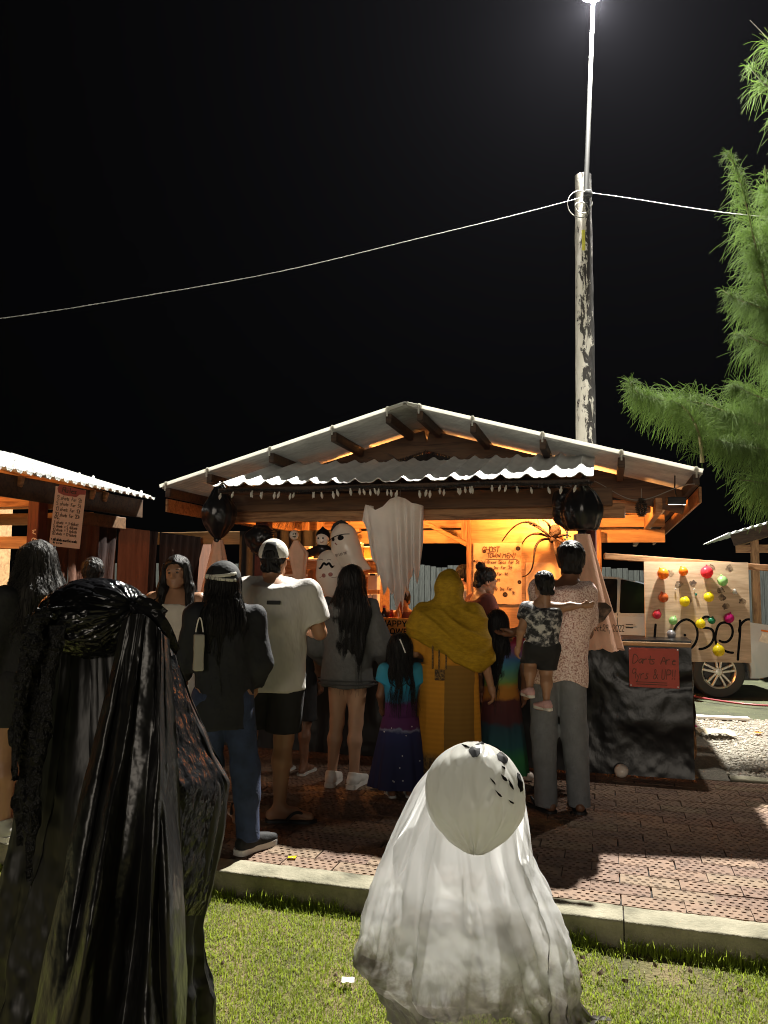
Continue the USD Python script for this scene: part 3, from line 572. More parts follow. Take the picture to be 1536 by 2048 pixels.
for nm, a, b, m_, dz in [("wall_panel", 84, 140, "brown_cloth", 0), ("curtain", 138, 192, "brown_cloth", .03), ("dark_curtain", 193, 236, "dark_curtain", 0), ("wall_panel", 237, 299, "dim_panel", .01), ("dark_curtain", 300, 318, "dim_curtain", 0), ("curtain", 319, 398, "dim_curtain", .03), ("wall_panel", 399, 424, "brown_cloth", 0)]:
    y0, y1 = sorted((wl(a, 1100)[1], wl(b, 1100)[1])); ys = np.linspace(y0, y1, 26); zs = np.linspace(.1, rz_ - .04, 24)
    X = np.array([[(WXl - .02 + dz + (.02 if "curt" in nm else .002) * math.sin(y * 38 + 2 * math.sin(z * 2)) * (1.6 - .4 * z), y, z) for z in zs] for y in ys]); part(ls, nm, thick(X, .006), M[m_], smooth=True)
for y in (1.2, 2.2, 3.2): part(ls, "wall_stud", bx((WXl - .03, y, rz_ + .16), (.05, .05, .22)), M["pine_z"])
for z in (2.18, 2.36): part(ls, "wall_rail", bx((WXl - .9, Ls - .35, z), (1.6, .03, .13), bev=.004), M["plywood"])
part(ls, "back_wall", bx((-1.9, Ls / 2, 1.2), (.03, Ls, 2.5)), M["plywood"])
part(ls, "front_rail", bx((-1.2, ypost, 2.27), (1.5, .06, .13), bev=.005), M["pine"])
part(ls, "front_rail", bx((-1.2, ypost + .01, 1.86), (1.5, .05, .12), bev=.005), M["plywood"])
part(ls, "counter_panel", bx((-1.2, ypost - .02, .7), (1.5, .03, 1.3), bev=.005), M["black_matte"])
for y in (ypost + .4, 2.4, 3.6): part(ls, "rafter", beam((-.1, y, lz(-.1) - .10), (-1.85, y, lz(-1.85) - .10), .045, .10), M["pine"])

rc = loc(gnd(1449, 1070, 2.43)); rs = thing("far_stall", "distant stall roof corner with corrugated edge showing at the frame's right edge", "market stall", W2(*rc[:2], 0), -TH)
X = np.array([[(x, y, 2.43 + .30 * x + .018 * math.sin(2 * math.pi * x / .12)) for x in np.linspace(0, 2.4, 160)] for y in np.linspace(-.3, 3, 3)]); part(rs, "roof_sheet", thick(X, .006), M["white_metal"], smooth=40)
part(rs, "barge_board", beam((.08, -.26, 2.32), (2.4, -.26, 2.32 + .30 * 2.32), .03, .20, up=(0, 0, 1)), M["dark_wood"])
for x in (.7, 1.4): part(rs, "purlin", bx((x, 1.3, 2.33 + .3 * x - .09), (.05, 3, .09)), M["pine"])
part(rs, "post", bx((.5, .2, 1.2), (.12, .12, 2.4)), M["pine_z"]); part(rs, "tie_beam", bx((1.3, .2, 2.2), (2.2, .05, .14)), M["pine"])
part(rs, "post", bx((2.2, .2, 1.2), (.12, .12, 2.4)), M["pine_z"])

# ------------------------------------------------------------------ board fence behind everything
FD = 20.5; fn = thing("board_fence", "weathered pale board fence running behind the stalls and the car", "fence", (0, FD, 0))
r = random.Random(3); x = -8.5
while x < 14:
    w = .15; h = 2.02 + r.uniform(-.05, .05); z0 = -.1
    part(fn, "board", bx((x + w / 2, r.uniform(-.008, .008), (h + z0) / 2), (w - .012, .02, h - z0), rotz(r.uniform(-.03, .03)), bev=.004), M["grey_boards"]); x += w
for z in (.5, 1.6): part(fn, "rail", bx((2.2, .04, z), (17.5, .04, .09)), M["grey_boards"])

# ------------------------------------------------------------------ wooden pole, pipe mast and lamp
PD = 13.3; pb, pt = at(1172, 900, PD), at(1166, 352, PD); pb = pb + (pb - pt) * (pb[2] + .3) / (pt[2] - pb[2])
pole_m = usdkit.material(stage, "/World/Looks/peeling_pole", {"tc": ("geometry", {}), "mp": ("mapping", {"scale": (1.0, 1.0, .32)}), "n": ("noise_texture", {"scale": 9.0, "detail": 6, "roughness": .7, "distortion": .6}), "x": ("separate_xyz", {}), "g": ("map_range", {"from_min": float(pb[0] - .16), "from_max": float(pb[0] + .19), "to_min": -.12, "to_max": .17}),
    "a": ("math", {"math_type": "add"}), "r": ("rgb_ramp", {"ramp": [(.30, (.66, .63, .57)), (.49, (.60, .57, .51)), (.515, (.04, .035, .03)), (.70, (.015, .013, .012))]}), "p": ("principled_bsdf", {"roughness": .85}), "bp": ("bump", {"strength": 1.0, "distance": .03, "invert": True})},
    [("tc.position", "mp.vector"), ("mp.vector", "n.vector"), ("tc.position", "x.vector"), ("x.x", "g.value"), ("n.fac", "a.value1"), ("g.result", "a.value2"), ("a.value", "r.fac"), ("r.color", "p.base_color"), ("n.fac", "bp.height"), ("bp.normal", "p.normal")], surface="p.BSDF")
lp = thing("light_pole", "old peeling white wooden pole carrying a steel pipe mast and a bright floodlight", "light pole", pb)
n = 90; zt = np.linspace(0, 1, n); pts = pb + (pt - pb) * zt[:, None]; m = tube(pts, .20 - .055 * zt, 40); part(lp, "trunk", wrinkle(m, .007, (10, 10, 3), 5, 3), pole_m, smooth=50, world=True)
q0, q1 = at(1171, 405, PD - .17), at(1187, -14, PD - .17)
part(lp, "mast", tube([q0, (q0 + q1) / 2, q1], [.045, .040, .036], 16), M["steel"], smooth=40, world=True)
yel = mat("yellow_tag", (.55, .52, .06), rough=.6)
a = at(1167, 480, PD - .155); part(lp, "yellow_tag", bx(a, (.06, .006, .38), bev=.002), yel, world=True)
b = at(1176, 388, PD - .19); part(lp, "clamp", lathe([(.0001, .05), (.07, .05), (.075, .04), (.075, -.04), (.07, -.05), (.0001, -.05)], 16, O=b), M["steel"], smooth=40, world=True)
LP = at(1187, -4, PD - .30)
bulb_m = mat("lit_bulb", (.9, .9, .9), rough=.4, var=0, emit=(1.0, .97, .86, 60.0))
part(lp, "lamp_housing", lathe([(.0001, .26), (.06, .25), (.10, .20), (.21, .10), (.22, .085), (.20, .09), (.09, .19), (.0001, .22)], 28, O=LP), M["steel"], smooth=40, world=True)
part(lp, "bulb", ellip(LP + np.array([0, 0, .03]), (.085, .085, .11), 3), bulb_m, smooth=True, world=True)
sphere_light("/World/light_pole/lamp_light", (LP - pb) + np.array([0, -.02, -.13]), .13, LAMP_POWER, (1.0, .97, .89))
coil = [at(1172, 385, PD - .21), at(1140, 392, PD - .25), at(1136, 415, PD - .26), at(1150, 432, PD - .24), at(1175, 430, PD - .22), at(1168, 405, PD - .22), at(1150, 412, PD - .25), at(1160, 425, PD - .24), at(1182, 415, PD - .22), at(1178, 395, PD - .21)]
part(lp, "cable_loop", tube(spline(coil, 60), .008, 5), M["wire"], smooth=True, world=True)

def sag(a, b, s, n=40):
    t = np.linspace(0, 1, n)[:, None]; p = a + (b - a) * t; p[:, 2:] -= s * 4 * t * (1 - t); return p
a = at(1166, 394, PD - .2); wl_pts = spline([a, at(1030, 430, 13.0), at(800, 486, 12.5), at(560, 543, 12.0), at(300, 590, 11.5), at(0, 637, 11.0), at(-300, 660, 10.5)], 80)
def twisted(p, r):
    t = np.arange(len(p)); return cat_([tube(p + np.stack([0 * t, np.cos(t * 1.1 + k) * r, np.sin(t * 1.1 + k) * r], 1), r, 5) for k in (0, math.pi)])
solo("overhead_cable", twisted(spline(wl_pts, 320), .0042), M["wire"], "long twisted cable running from the pole down to the far left", "cable", smooth=True)
wr = spline([at(1183, 386, PD - .2), at(1300, 403, 12.4), at(1440, 424, 11.3), at(1600, 438, 10.4)], 40)
solo("overhead_cable", twisted(spline(wr, 130), .0042), M["wire"], "short cable running from the pole into the pine branches", "cable", smooth=True)

# ------------------------------------------------------------------ pine with long drooping needles
TD_ = 8.6; tr = thing("pine_tree", "long needled pine reaching in from the right beside the stalls", "pine tree", at(1800, 1200, 9.6) * [1, 1, 0] + [0, 0, GZ])
tb = at(1800, 1200, 9.6) * np.array([1, 1, 0]) + np.array([0, 0, GZ]); tt = np.array([tb[0] - .25, tb[1] - .1, 9.2])
zt = np.linspace(0, 1, 60)[:, None]; part(tr, "trunk", wrinkle(tube(tb + (tt - tb) * zt + np.c_[.06 * np.sin(zt * 9), .05 * np.cos(zt * 7), 0 * zt], .19 - .15 * zt[:, 0], 18), .018, (9, 9, 4), 3), M["bark"], smooth=True, world=True)
branches = [  # pixels of the tip and along the branch towards the trunk, depth at tip and root, needle length, tufts
    ([(1458, 308), (1474, 345), (1497, 430), (1528, 560), (1575, 720), (1640, 860)], 8.3, 8.9, .30, 300, 1.0),
    ([(1560, 330), (1545, 400), (1565, 560), (1600, 700)], 8.6, 8.9, .30, 130, 1.0),
    ([(1447, 581), (1478, 600), (1520, 615), (1600, 660), (1680, 760)], 8.3, 9.0, .27, 130, .9),
    ([(1468, 668), (1500, 676), (1550, 700), (1660, 790)], 8.2, 9.0, .26, 120, .9),
    ([(1262, 762), (1278, 786), (1330, 800), (1400, 806), (1470, 832), (1560, 860), (1700, 900)], 8.0, 9.2, .36, 330, .8),
    ([(1340, 800), (1380, 830), (1400, 880), (1404, 925)], 8.1, 8.3, .26, 60, .8),
    ([(1466, 770), (1500, 786), (1560, 812), (1680, 880)], 8.2, 9.0, .30, 120, .9),
    ([(1430, 880), (1470, 888), (1530, 900), (1640, 930), (1720, 960)], 8.1, 9.1, .34, 190, .8),
    ([(1530, 330), (1540, 450), (1560, 600), (1590, 760), (1640, 900)], 8.9, 9.3, .34, 330, 1.1),
    ([(1560, 620), (1575, 720), (1600, 860), (1640, 980)], 9.2, 9.4, .34, 220, 1.1),
    ([(1480, 960), (1520, 965), (1600, 985)], 8.4, 8.9, .30, 70, .8),
    ([(1500, 40), (1520, 60), (1570, 120), (1660, 300)], 9.4, 9.2, .34, 60, .9), ([(1496, 130), (1512, 150), (1560, 200), (1650, 360)], 9.6, 9.2, .32, 50, .9)]
rg = np.random.default_rng(21); cp, cn, cw = [], [], []
def crv(p, w): cp.append(p); cn.append(len(p)); cw.append(w)
for bi, (px, d0, d1, NL, NT, dens) in enumerate(branches):
    k = len(px); ds = np.linspace(d0, d1, k); sp = spline([at(x, y, d) for (x, y), d in zip(px, ds)], 60); part(tr, "branch", tube(sp, .004 + .020 * np.linspace(0, 1, 60) ** 1.2, 7), M["twig"] if bi < 9 else M["bark"], smooth=True, world=True)
    T = np.gradient(sp, axis=0); T /= np.linalg.norm(T, axis=1, keepdims=True)
    for _ in range(int(NT * .5)):
        t = rg.random() ** .85 * .98; i = int(t * 58); o = sp[i] + (sp[i + 1] - sp[i]) * rg.random(); fwd = -T[i]
        side = rg.normal(0, 1, 3); side -= fwd * (side @ fwd); side /= np.linalg.norm(side); ln = (.03 + .22 * min(1, t * 2.5)) * rg.random() * dens
        tip = o + (fwd * .75 + side * .75 + np.array([0, 0, -.2])) * ln; tw = spline([o, (o + tip) / 2 + [0, 0, .03 * ln], tip], 5); crv(tw, .007)
        NLt = NL * (.34 + .66 * min(1, t * 3.2)); a0 = tip - o + fwd * .05; a0 /= np.linalg.norm(a0) + 1e-9
        for _n in range(20):
            s = rg.random(); q = o + (tip - o) * s; dr = a0 * .75 + rg.normal(0, .45, 3); gv = rg.uniform(.25, 1.0); dr /= np.linalg.norm(dr); L = 1.6 * NLt * (.5 + .5 * rg.random()); g = np.array([0, 0, -1.0])
            p1 = q + dr * L * .35; p2 = p1 + (dr * (1 - .5 * gv) + g * .75 * gv) * L * .33; p3 = p2 + (dr * (1 - .8 * gv) + g * 1.0 * gv) * L * .36; crv(np.array([q, p1, p2, p3]), .0026)
tp = uniq(tr, "needles"); cv = UsdGeom.BasisCurves.Define(stage, tp); P_ = np.vstack(cp) - tb; cv.CreatePointsAttr(Vt.Vec3fArray.FromNumpy(P_.astype(np.float32))); cv.CreateCurveVertexCountsAttr(Vt.IntArray.FromNumpy(np.array(cn, np.int32)))
cv.CreateTypeAttr("linear"); cv.CreateWidthsAttr(Vt.FloatArray.FromNumpy(np.repeat(cw, cn).astype(np.float32))); cv.SetWidthsInterpolation("vertex"); UsdShade.MaterialBindingAPI.Apply(cv.GetPrim()).Bind(M["needle"]); tag(cv, kind="stuff")

# ------------------------------------------------------------------ lights inside the stalls (warm bulbs up among the rafters)
def bulb(root, x, y, z, power, col, name):
    R = .035; part(root, "bulb", cat_([ellip((x, y, z), (.032, .032, .042), 2)]), usdkit.material(stage, "/World/Looks/" + name, {"e": ("emission", {"color": col, "strength": 40.0})}, surface="e.emission"), smooth=True)
    part(root, "bulb_holder", lathe([(.0001, .12), (.02, .12), (.022, .05), (.018, .04), (.0001, .04)], 12, O=(x, y, z)), M["black_rubber"], smooth=40)
    sphere_light(f"{root}/{name}_light", (x, y, z - .0), .05, power, col)
bulb(st, -1.30, 1.16, 2.39, BULB_POWER, (1.0, .40, .10), "warm_bulb_a")
bulb(st, -3.30, 1.20, 2.39, BULB_POWER, (1.0, .38, .09), "warm_bulb_b")
bulb(ls, -1.1, 2.1, 2.45, BULB_POWER * .16, (1.0, .36, .08), "warm_bulb_c")

# ------------------------------------------------------------------ things hung on the stall
def drape(P, top, bot, L, folds=7, amp=.25, seed=0, n=72, m=34, sq=.75, hem=.05, lean=(0, 0), crush=.0, power=1.0, th=.002):
    """Cloth hanging from the point P: gathered at the top, pleated towards an uneven hem."""
    r = np.random.default_rng(seed); g = np.linspace(0, 2 * np.pi, n, endpoint=False); T = np.linspace(0, 1, m)[:, None]; ph = r.random(4) * 6.28
    w = np.sin(folds * g + ph[0] + .6 * np.sin(2 * g + ph[1])) * .6 + np.sin((folds * 2 - 1) * g + ph[2]) * .25 + .3 * np.sin(3 * g + ph[3])
    R = (top + (bot - top) * T ** power) * (1 + amp * w * np.minimum(1, .35 + T)); H = L * (1 + hem * (np.sin(5 * g + ph[1]) + .6 * np.sin(11 * g + ph[2])))
    X = np.stack([P[0] + lean[0] * T + R * np.cos(g), P[1] + lean[1] * T + R * sq * np.sin(g), P[2] - T * H + 0 * g], -1)
    if crush: X = X + crush * (np.stack([meshkit.fbm(X * 9 + k * 7, 3, seed + k) for k in range(3)], -1) - .5) * T[..., None]
    return thick(X, th, True)
def hung_figure(label, px, py, dy, hrx, hz, tip, knot_py, cloth_top, cloth_bot, cloth_L, lean, seed, extra=None):
    c = pl(px, py, dy); kz = pl(px, knot_py, dy)[2]; tz = pl(px, tip, dy)[2]
    t = thing("hanging_figure", label, "hanging decoration", W2(*c), -TH, "black headed sheet figures hung from the awning ends")
    # head: plastic bag blown up round a ball, pulled to a tip above and tied below
    prof = [(.004, tz - c[2]), (.022, tz - c[2] - .015), (.04, tz - c[2] - .04), (hrx * .62, hz * .72), (hrx * .93, hz * .35), (hrx, -.02), (hrx * .9, -hz * .4), (hrx * .62, -hz * .75), (.045, kz - c[2] + .02), (.022, kz - c[2])]
    m = lathe(spline([(a, b, 0) for a, b in prof], 44)[:, :2], 64); v, f = V(m); g = np.arctan2(v[:, 1], v[:, 0]); s = np.abs(v[:, 2]) / hz
    v = v * np.c_[1 + (.035 + .16 * np.clip(s - .5, 0, 1))[:] * np.sin(11 * g + 3 * np.sin(2 * g)), 1 + (.035 + .16 * np.clip(s - .5, 0, 1)) * np.sin(11 * g + 3 * np.sin(2 * g)), np.ones(len(v))]
    part(t, "head", wrinkle((v, f), .008, (14, 14, 8), seed), M["black_bag"], smooth=True)
    part(t, "knot", wrinkle(ellip((0, -.01, kz - c[2] - .01), (.035, .035, .03), 3), .006, (30, 30, 30), seed), M["black_bag"], smooth=True)
    part(t, "sheet", drape((0, 0, kz - c[2] - .01), cloth_top, cloth_bot, cloth_L, 6, .22, seed, lean=lean, hem=.012), M["beige"], smooth=True)
    return t, c
tl_, c_l = hung_figure("beige sheet figure with black bag head at the awning's left end", 438, 1028, -.30, .155, .20, 963, 1078, .045, .17, .62, (.02, 0), 3)
tr_, c_r = hung_figure("beige sheet figure lettered with a date below its black bag head", 1163, 1022, -.30, .165, .21, 960, 1066, .06, .165, .90, (.125, 0), 8)
for t_, sg in ((tr_, 1),):
    k = 0                                                         # loose bag tail behind the head, and a burnt patch and lettering on the cloth
    part(t_, "bag_tail", wrinkle(ellip((-.12, .05, .03), (.12, .09, .17), 4), .035, (9, 9, 9), 3), M["black_bag"], smooth=True)
q = pl(1215, 1262, -.53) - c_r; tx, tw = script("Oct.29, 2022", .046, .0055, slant=.04, seed=3, adv=.92); from shapely import affinity; tx = affinity.scale(tx, .225 / tw, 1, origin=(0, 0))
part(tr_, "lettering", extr(tx, .003, (pl(1188, 1262, -.53)[0] - c_r[0], q[1], q[2]), (.98, -.06, 0), (0, 0, 1)), M["black_paint"])
burn = mat("scorched_cloth", (.07, .045, .03), rough=.95, scale=14, detail=6, ramp=[(.42, (.05, .035, .025)), (.6, (.25, .16, .11))])
rb = random.Random(4)
poly = Point(0, 0).buffer(.060).union(Point(-.045, .02).buffer(.042)).union(Point(.032, .012).buffer(.036)).union(Point(-.008, -.045).buffer(.04)); poly = Polygon([(x * (1 + .22 * rb.uniform(-1, 1)), y * (1 + .22 * rb.uniform(-1, 1))) for x, y in poly.simplify(.004).exterior.coords[:-1]]).buffer(0)
q = pl(1205, 1222, -.50) - c_r; part(tr_, "scorch_mark", extr(poly, .003, q, (.98, -.06, 0), (0, 0, 1)), burn)
# white cheesecloth ghost over the middle of the counter
cg_pt = pl(792, 1000, -.14); cgx = lambda px, py: pl(px, py, -.14) - cg_pt
cg = thing("cheesecloth_ghost", "tattered white cheesecloth ghost hanging from the front beam over the counter", "hanging decoration", W2(*cg_pt), -TH)
tops = [(725, 1042), (733, 1010), (742, 1012), (756, 1022), (772, 1015), (786, 1001), (800, 995), (815, 999), (826, 1007), (838, 1009), (843, 1012)]
bots = [(729, 1046), (744, 1112), (752, 1128), (757, 1155), (763, 1150), (770, 1192), (776, 1172), (784, 1190), (790, 1184), (797, 1222), (803, 1200), (809, 1229), (814, 1170), (818, 1180), (823, 1150), (829, 1130), (834, 1170), (838, 1140), (843, 1085)]
ti, bi = np.linspace(0, 1, len(tops)), np.linspace(0, 1, len(bots)); U = np.linspace(0, 1, 150); rows = 60
tpx = np.stack([np.interp(U, ti, [a for a, _ in tops]), np.interp(U, ti, [b for _, b in tops])], 1); bpx = np.stack([np.interp(U, bi, [a for a, _ in bots]), np.interp(U, bi, [b for _, b in bots])], 1)
A = np.array([cgx(*p) for p in tpx]); B = np.array([cgx(*p) for p in bpx]); Tt = np.linspace(0, 1, rows)[:, None, None]; X = A[None] * (1 - Tt) + B[None] * Tt
X[..., 1] += -.10 * np.sin(np.pi * U)[None] * (1 - .5 * Tt[..., 0]) + .028 * np.sin(U * 40 + 2.5 * np.sin(U * 9))[None] * np.minimum(1, .15 + Tt[..., 0] * 1.6) + .03 * (meshkit.fbm(X * 7, 3, 2) - .5)
part(cg, "cloth", thick(X, .002), M["cheese"], smooth=True)
X2 = X.copy(); X2[..., 1] = .08 - X2[..., 1] * .5; X2[..., 2] = X2[..., 2] * .86; part(cg, "rear_cloth", thick(X2[:, ::2], .002), M["cheese"], smooth=True)
part(cg, "cord", tube([cgx(800, 996), cgx(801, 965)], .003, 5), M["wire"])

# string of white icicle bulbs with black tinsel along the awning's edge
sl0 = np.array([aL[0] + .05, AY0 + .03, AZ - .035]); ln = aR[0] - aL[0] - .05
il = thing("string_lights", "string of unlit white bulbs and black tinsel along the awning's front edge", "string lights", W2(*sl0), -TH)
r = random.Random(6); pts = [(x, 0, .012 * math.sin(x * 6) - .010) for x in np.linspace(0, ln, 90)]; part(il, "cord", tube(pts, .006, 5), M["black_rubber"])
sv, sf, n = [], [], 0
for k in range(4200):
    x = r.random() * ln; z = .012 * math.sin(x * 6) - .012; a = r.random() * 6.28; L = r.uniform(.015, .036); p0 = np.array([x, 0, z]); d = np.array([r.uniform(-.4, .4), math.cos(a), math.sin(a)]) * L; w = np.array([.0013, 0, 0.0008]); sv += [p0 - w, p0 + w, p0 + d]; sf.append([n, n + 1, n + 2]); n += 3
part(il, "tinsel", (np.array(sv), np.array(sf)), M["black_bag"], kind="stuff")
bm = lathe([(.0001, 0), (.006, -.002), (.007, -.014), (.0125, -.026), (.0115, -.038), (.006, -.052), (.0001, -.060)], 10)
for px in [443, 469, 502, 505, 523, 528, 551, 560, 580, 590, 629, 632, 646, 668, 672, 700, 722, 728, 742, 752, 760, 775, 785, 798, 840, 852, 858, 882, 890, 916, 924, 930, 938, 947, 985, 1000, 1016, 1032, 1064, 1098, 1120, 1150]:
    x = pl(px, 985, AY0 + .03)[0] - sl0[0] + r.uniform(-.012, .012); z = .012 * math.sin(x * 6) - .018 - r.uniform(0, .015); v, f = V(bm); t = r.uniform(-.35, .35); v = v @ np.array([[math.cos(t), 0, -math.sin(t)], [0, 1, 0], [math.sin(t), 0, math.cos(t)]])
    s = r.uniform(.85, 1.15); part(il, "bulb", (v * s + [x, -.012, z], f), M["icicle"], smooth=40)
pc = pl(1283, 1016, -.02); cone_pts = []
pcn = thing("hanging_cone", "small dark cone hanging under the right eave", "hanging decoration", W2(*pc), -TH)
ms = []
for k in range(11):
    z = .075 - k * .014; R = .034 * math.sin(math.pi * (k + 1.2) / 13) + .006
    for j in range(9): a = j * 6.283 / 9 + k * .6; ms.append(ellip((R * math.cos(a), R * math.sin(a), z), (.011, .011, .006), 1))
part(pcn, "cone", cat_(ms), M["pinecone"], smooth=60); part(pcn, "cord", tube([(0, 0, .08), (0.002, 0, .16)], .003, 5), M["wire"])
solo("loose_wire", tube(spline([W2(*pl(px, py, -.03)) for px, py in ((1188, 962), (1230, 985), (1270, 1000), (1330, 985), (1390, 968))], 40), .0035, 5), M["wire"], "thin loose wire strung under the right eave", "wire", smooth=True)
wp = thing("black_bag_lump", "crumpled black plastic wrapped round the left post", "plastic bag", W2(*pl(520, 1080, .02)), -TH)
part(wp, "bag", wrinkle(ellip((0, 0, 0), (.13, .11, .15), 4), .05, (8, 8, 8), 9), M["black_bag"], smooth=True)
r = np.random.default_rng(3); part(wp, "frayed_edge", cat_([tube([(.12, -.05, .08 - .16 * k / 9), (.17 + .03 * r.random(), -.06, .09 - .17 * k / 9), (.20 + .04 * r.random(), -.06, .07 - .2 * k / 9)], [.006, .004, .001], 5) for k in range(10)]), M["black_bag"])
lg = thing("small_light_string", "short string of small white lights down the right post", "string lights", W2(*pl(1133, 1060, -.02)), -TH); r = random.Random(2)
for k in range(14): part(lg, "bulb", ellip((r.uniform(-.02, .02), 0, .14 - .02 * k), (.009, .009, .012), 1), M["icicle"], smooth=True)
part(lg, "cord", tube([(.0, .01, .16), (.008, .012, 0), (0, .01, -.14)], .004, 5), M["black_rubber"])

# ------------------------------------------------------------------ ghost balloons in a bunch
def face_disc(c, rx, rz, th=.006, y=-1): return ellip(c, (rx, th, rz), 2)
bc = pl(690, 1090, .02); bw = lambda px, py, dy=0.0: pl(px, py, .02 + dy) - bc
pb_ = thing("pirate_ghost_balloon", "ghost balloon with eye patch and black pirate hat hung inside the counter", "balloon", W2(*bc), -TH)
fl = Field((-.30, -.18, -.32), (.36, .18, .22), .009); A, B, C, D = bw(688, 1074), bw(693, 1100), bw(708, 1125), bw(738, 1136)
fl.cone(A, B, .125, .125, .03, (1, .75, 1)).cone(B, C, .125, .095, .05, (1, .75, 1)).cone(C, D, .085, .018, .05, (1, .75, 1)); part(pb_, "body", wrinkle(fl.mesh(), .004, (12, 12, 12), 2), M["balloon_white"], smooth=True)
hatp = Polygon([bw(px, py)[[0, 2]] for px, py in [(662, 1062), (668, 1048), (676, 1043), (684, 1040), (694, 1046), (697, 1056), (680, 1058)]]); part(pb_, "hat", wrinkle(extr(hatp, .05, (0, .03, 0)), .002, (30, 30, 30)), M["black_cloth"])
e_ = bw(680, 1050, -.03); part(pb_, "badge", face_disc((e_[0], e_[1], e_[2]), .014, .014), M["paper_menu"], smooth=True)
def onb(px, py): q = bw(px, py); return np.array([q[0], -.092, q[2]])
part(pb_, "eye_patch", face_disc(onb(688, 1077), .030, .025, .014), M["black_paint"], smooth=True); part(pb_, "patch_strap", tube(spline([onb(661, 1084) + [0, .03, 0], onb(678, 1074) - [0, .004, 0], onb(704, 1069) + [0, .02, 0]], 14), .004, 5), M["black_paint"])
part(pb_, "eye", face_disc(onb(673, 1080), .013, .016, .012), M["black_paint"], smooth=True); part(pb_, "mouth", tube(spline([onb(677, 1087), onb(682, 1091), onb(687, 1086)], 10), .006, 6), M["lips"])
t1 = meshkit.text_mesh("E: LO TE", .020, .003, True); v, f = V(t1); v = np.c_[v[:, 0], -v[:, 2] - .0, v[:, 1]]; ca, sa = math.cos(.22), math.sin(.22); v = np.c_[v[:, 0] * ca - v[:, 2] * sa, v[:, 1], v[:, 0] * sa + v[:, 2] * ca]; part(pb_, "printing", (v + onb(679, 1114) + [0, -.012, 0], f[:, ::-1]), M["ink"])
bc2 = pl(660, 1150, .0); b2 = lambda px, py: pl(px, py, .0) - bc2
mb = thing("moustache_ghost_balloon", "ghost balloon with curly black moustache below the pirate balloon", "balloon", W2(*bc2), -TH)
fl = Field((-.2, -.16, -.25), (.2, .16, .25), .009); fl.cone(b2(658, 1125), b2(660, 1150), .115, .12, .03, (1, .7, 1)).cone(b2(660, 1150), b2(664, 1180), .12, .085, .04, (1, .7, 1)); part(mb, "body", wrinkle(fl.mesh(), .004, (12, 12, 12), 5), M["balloon_white"], smooth=True)
on2 = lambda px, py, y=-.085: np.array([b2(px, py)[0], y, b2(px, py)[2]])
part(mb, "moustache", tube(spline([on2(643, 1136), on2(650, 1133), on2(655, 1127), on2(659, 1130), on2(664, 1127), on2(668, 1132), on2(675, 1131)], 30), [.002, .004] + [.010] * 26 + [.004, .002], 8), M["black_paint"], smooth=True)
for a in (648, 664): part(mb, "closed_eye", tube(spline([on2(a - 4, 1121, -.078), on2(a, 1119, -.082), on2(a + 4, 1121, -.08)], 8), .0025, 5), M["ink"])
part(mb, "bow", cat_([face_disc(on2(655, 1151), .024, .022, .012), face_disc(on2(667, 1149), .024, .020, .012)]), M["lips"], smooth=True); part(mb, "print_line", cat_([tube([on2(646, 1156), on2(652, 1152)], .002, 5), tube([on2(669, 1156), on2(680, 1154, -.07)], .002, 5)]), M["ink"])
bc3 = pl(645, 1078, .08); b3 = lambda px, py: pl(px, py, .08) - bc3
vb = thing("cloaked_ghost_balloon", "small ghost balloon with black hair and dark cloak beside the pirate balloon", "balloon", W2(*bc3), -TH)
part(vb, "head", ellip((0, 0, 0), (.062, .05, .072), 3), M["balloon_white"], smooth=True); fl = Field((-.1, -.09, -.1), (.1, .1, .14), .006); fl.ell((0, .015, .03), (.068, .055, .07)).ell((0, 0, .10), (.012, .012, .02), .02).ell((-.03, -.06, -.01), (.036, .05, .05), sub=True).ell((.03, -.06, -.01), (.036, .05, .05), sub=True); part(vb, "hair", fl.mesh(), M["black_paint"], smooth=True)
for s in (-.024, .022): part(vb, "eye", face_disc((s, -.047, .005), .008, .009, .006), M["black_paint"], smooth=True)
part(vb, "mouth", tube(spline([(-.004, -.05, -.03), (.014, -.05, -.034), (.026, -.046, -.022)], 8), .003, 5), M["lips"])
fl = Field((-.26, -.1, -.22), (.2, .12, 0), .009); fl.cone((0, .02, -.09), (-.14, .03, -.13), .055, .035, .03).cone((0, .02, -.09), (.08, .04, -.14), .06, .05, .03); part(vb, "cloak", wrinkle(fl.mesh(), .012, (14, 14, 14)), M["black_bag"], smooth=True)
sk = pl(594, 1085, .0); skf = thing("ghost_figurine", "slim peach cloth ghost figure with small smiling ball head", "hanging decoration", W2(*sk), -TH); s_ = lambda px, py: pl(px, py, .0) - sk
part(skf, "head", ellip(s_(588, 1070), (.043, .040, .046), 3), M["balloon_white"], smooth=True)
q = s_(590, 1070); part(skf, "eye", face_disc(q + [-.002, -.038, .006], .006, .008), M["black_paint"], smooth=True); part(skf, "eye", face_disc(q + [.018, -.034, .008], .006, .008), M["black_paint"], smooth=True); part(skf, "mouth", tube(spline([q + [-.006, -.038, -.012], q + [.008, -.040, -.02], q + [.020, -.034, -.012]], 8), .004, 5), M["black_paint"])
X = []
for t in np.linspace(0, 1, 44):
    px = 592 + 6 * t + 3 * math.sin(3 * t); py = 1081 + 130 * t; q = s_(px, py); w = np.interp(t, [0, .08, .2, .32, .5, .8, 1], [.018, .05, .095, .075, .055, .06, .055])
    g = np.arange(40) * 2 * np.pi / 40; wr = 1 + .13 * np.sin(7 * g + 2 * t) + .06 * np.sin(13 * g); X.append(np.stack([q[0] + w * wr * np.cos(g), q[1] + .5 * w * wr * np.sin(g), np.full(40, q[2])], 1))
part(skf, "cloth", thick(np.array(X), .002, True), M["beige"], smooth=True)

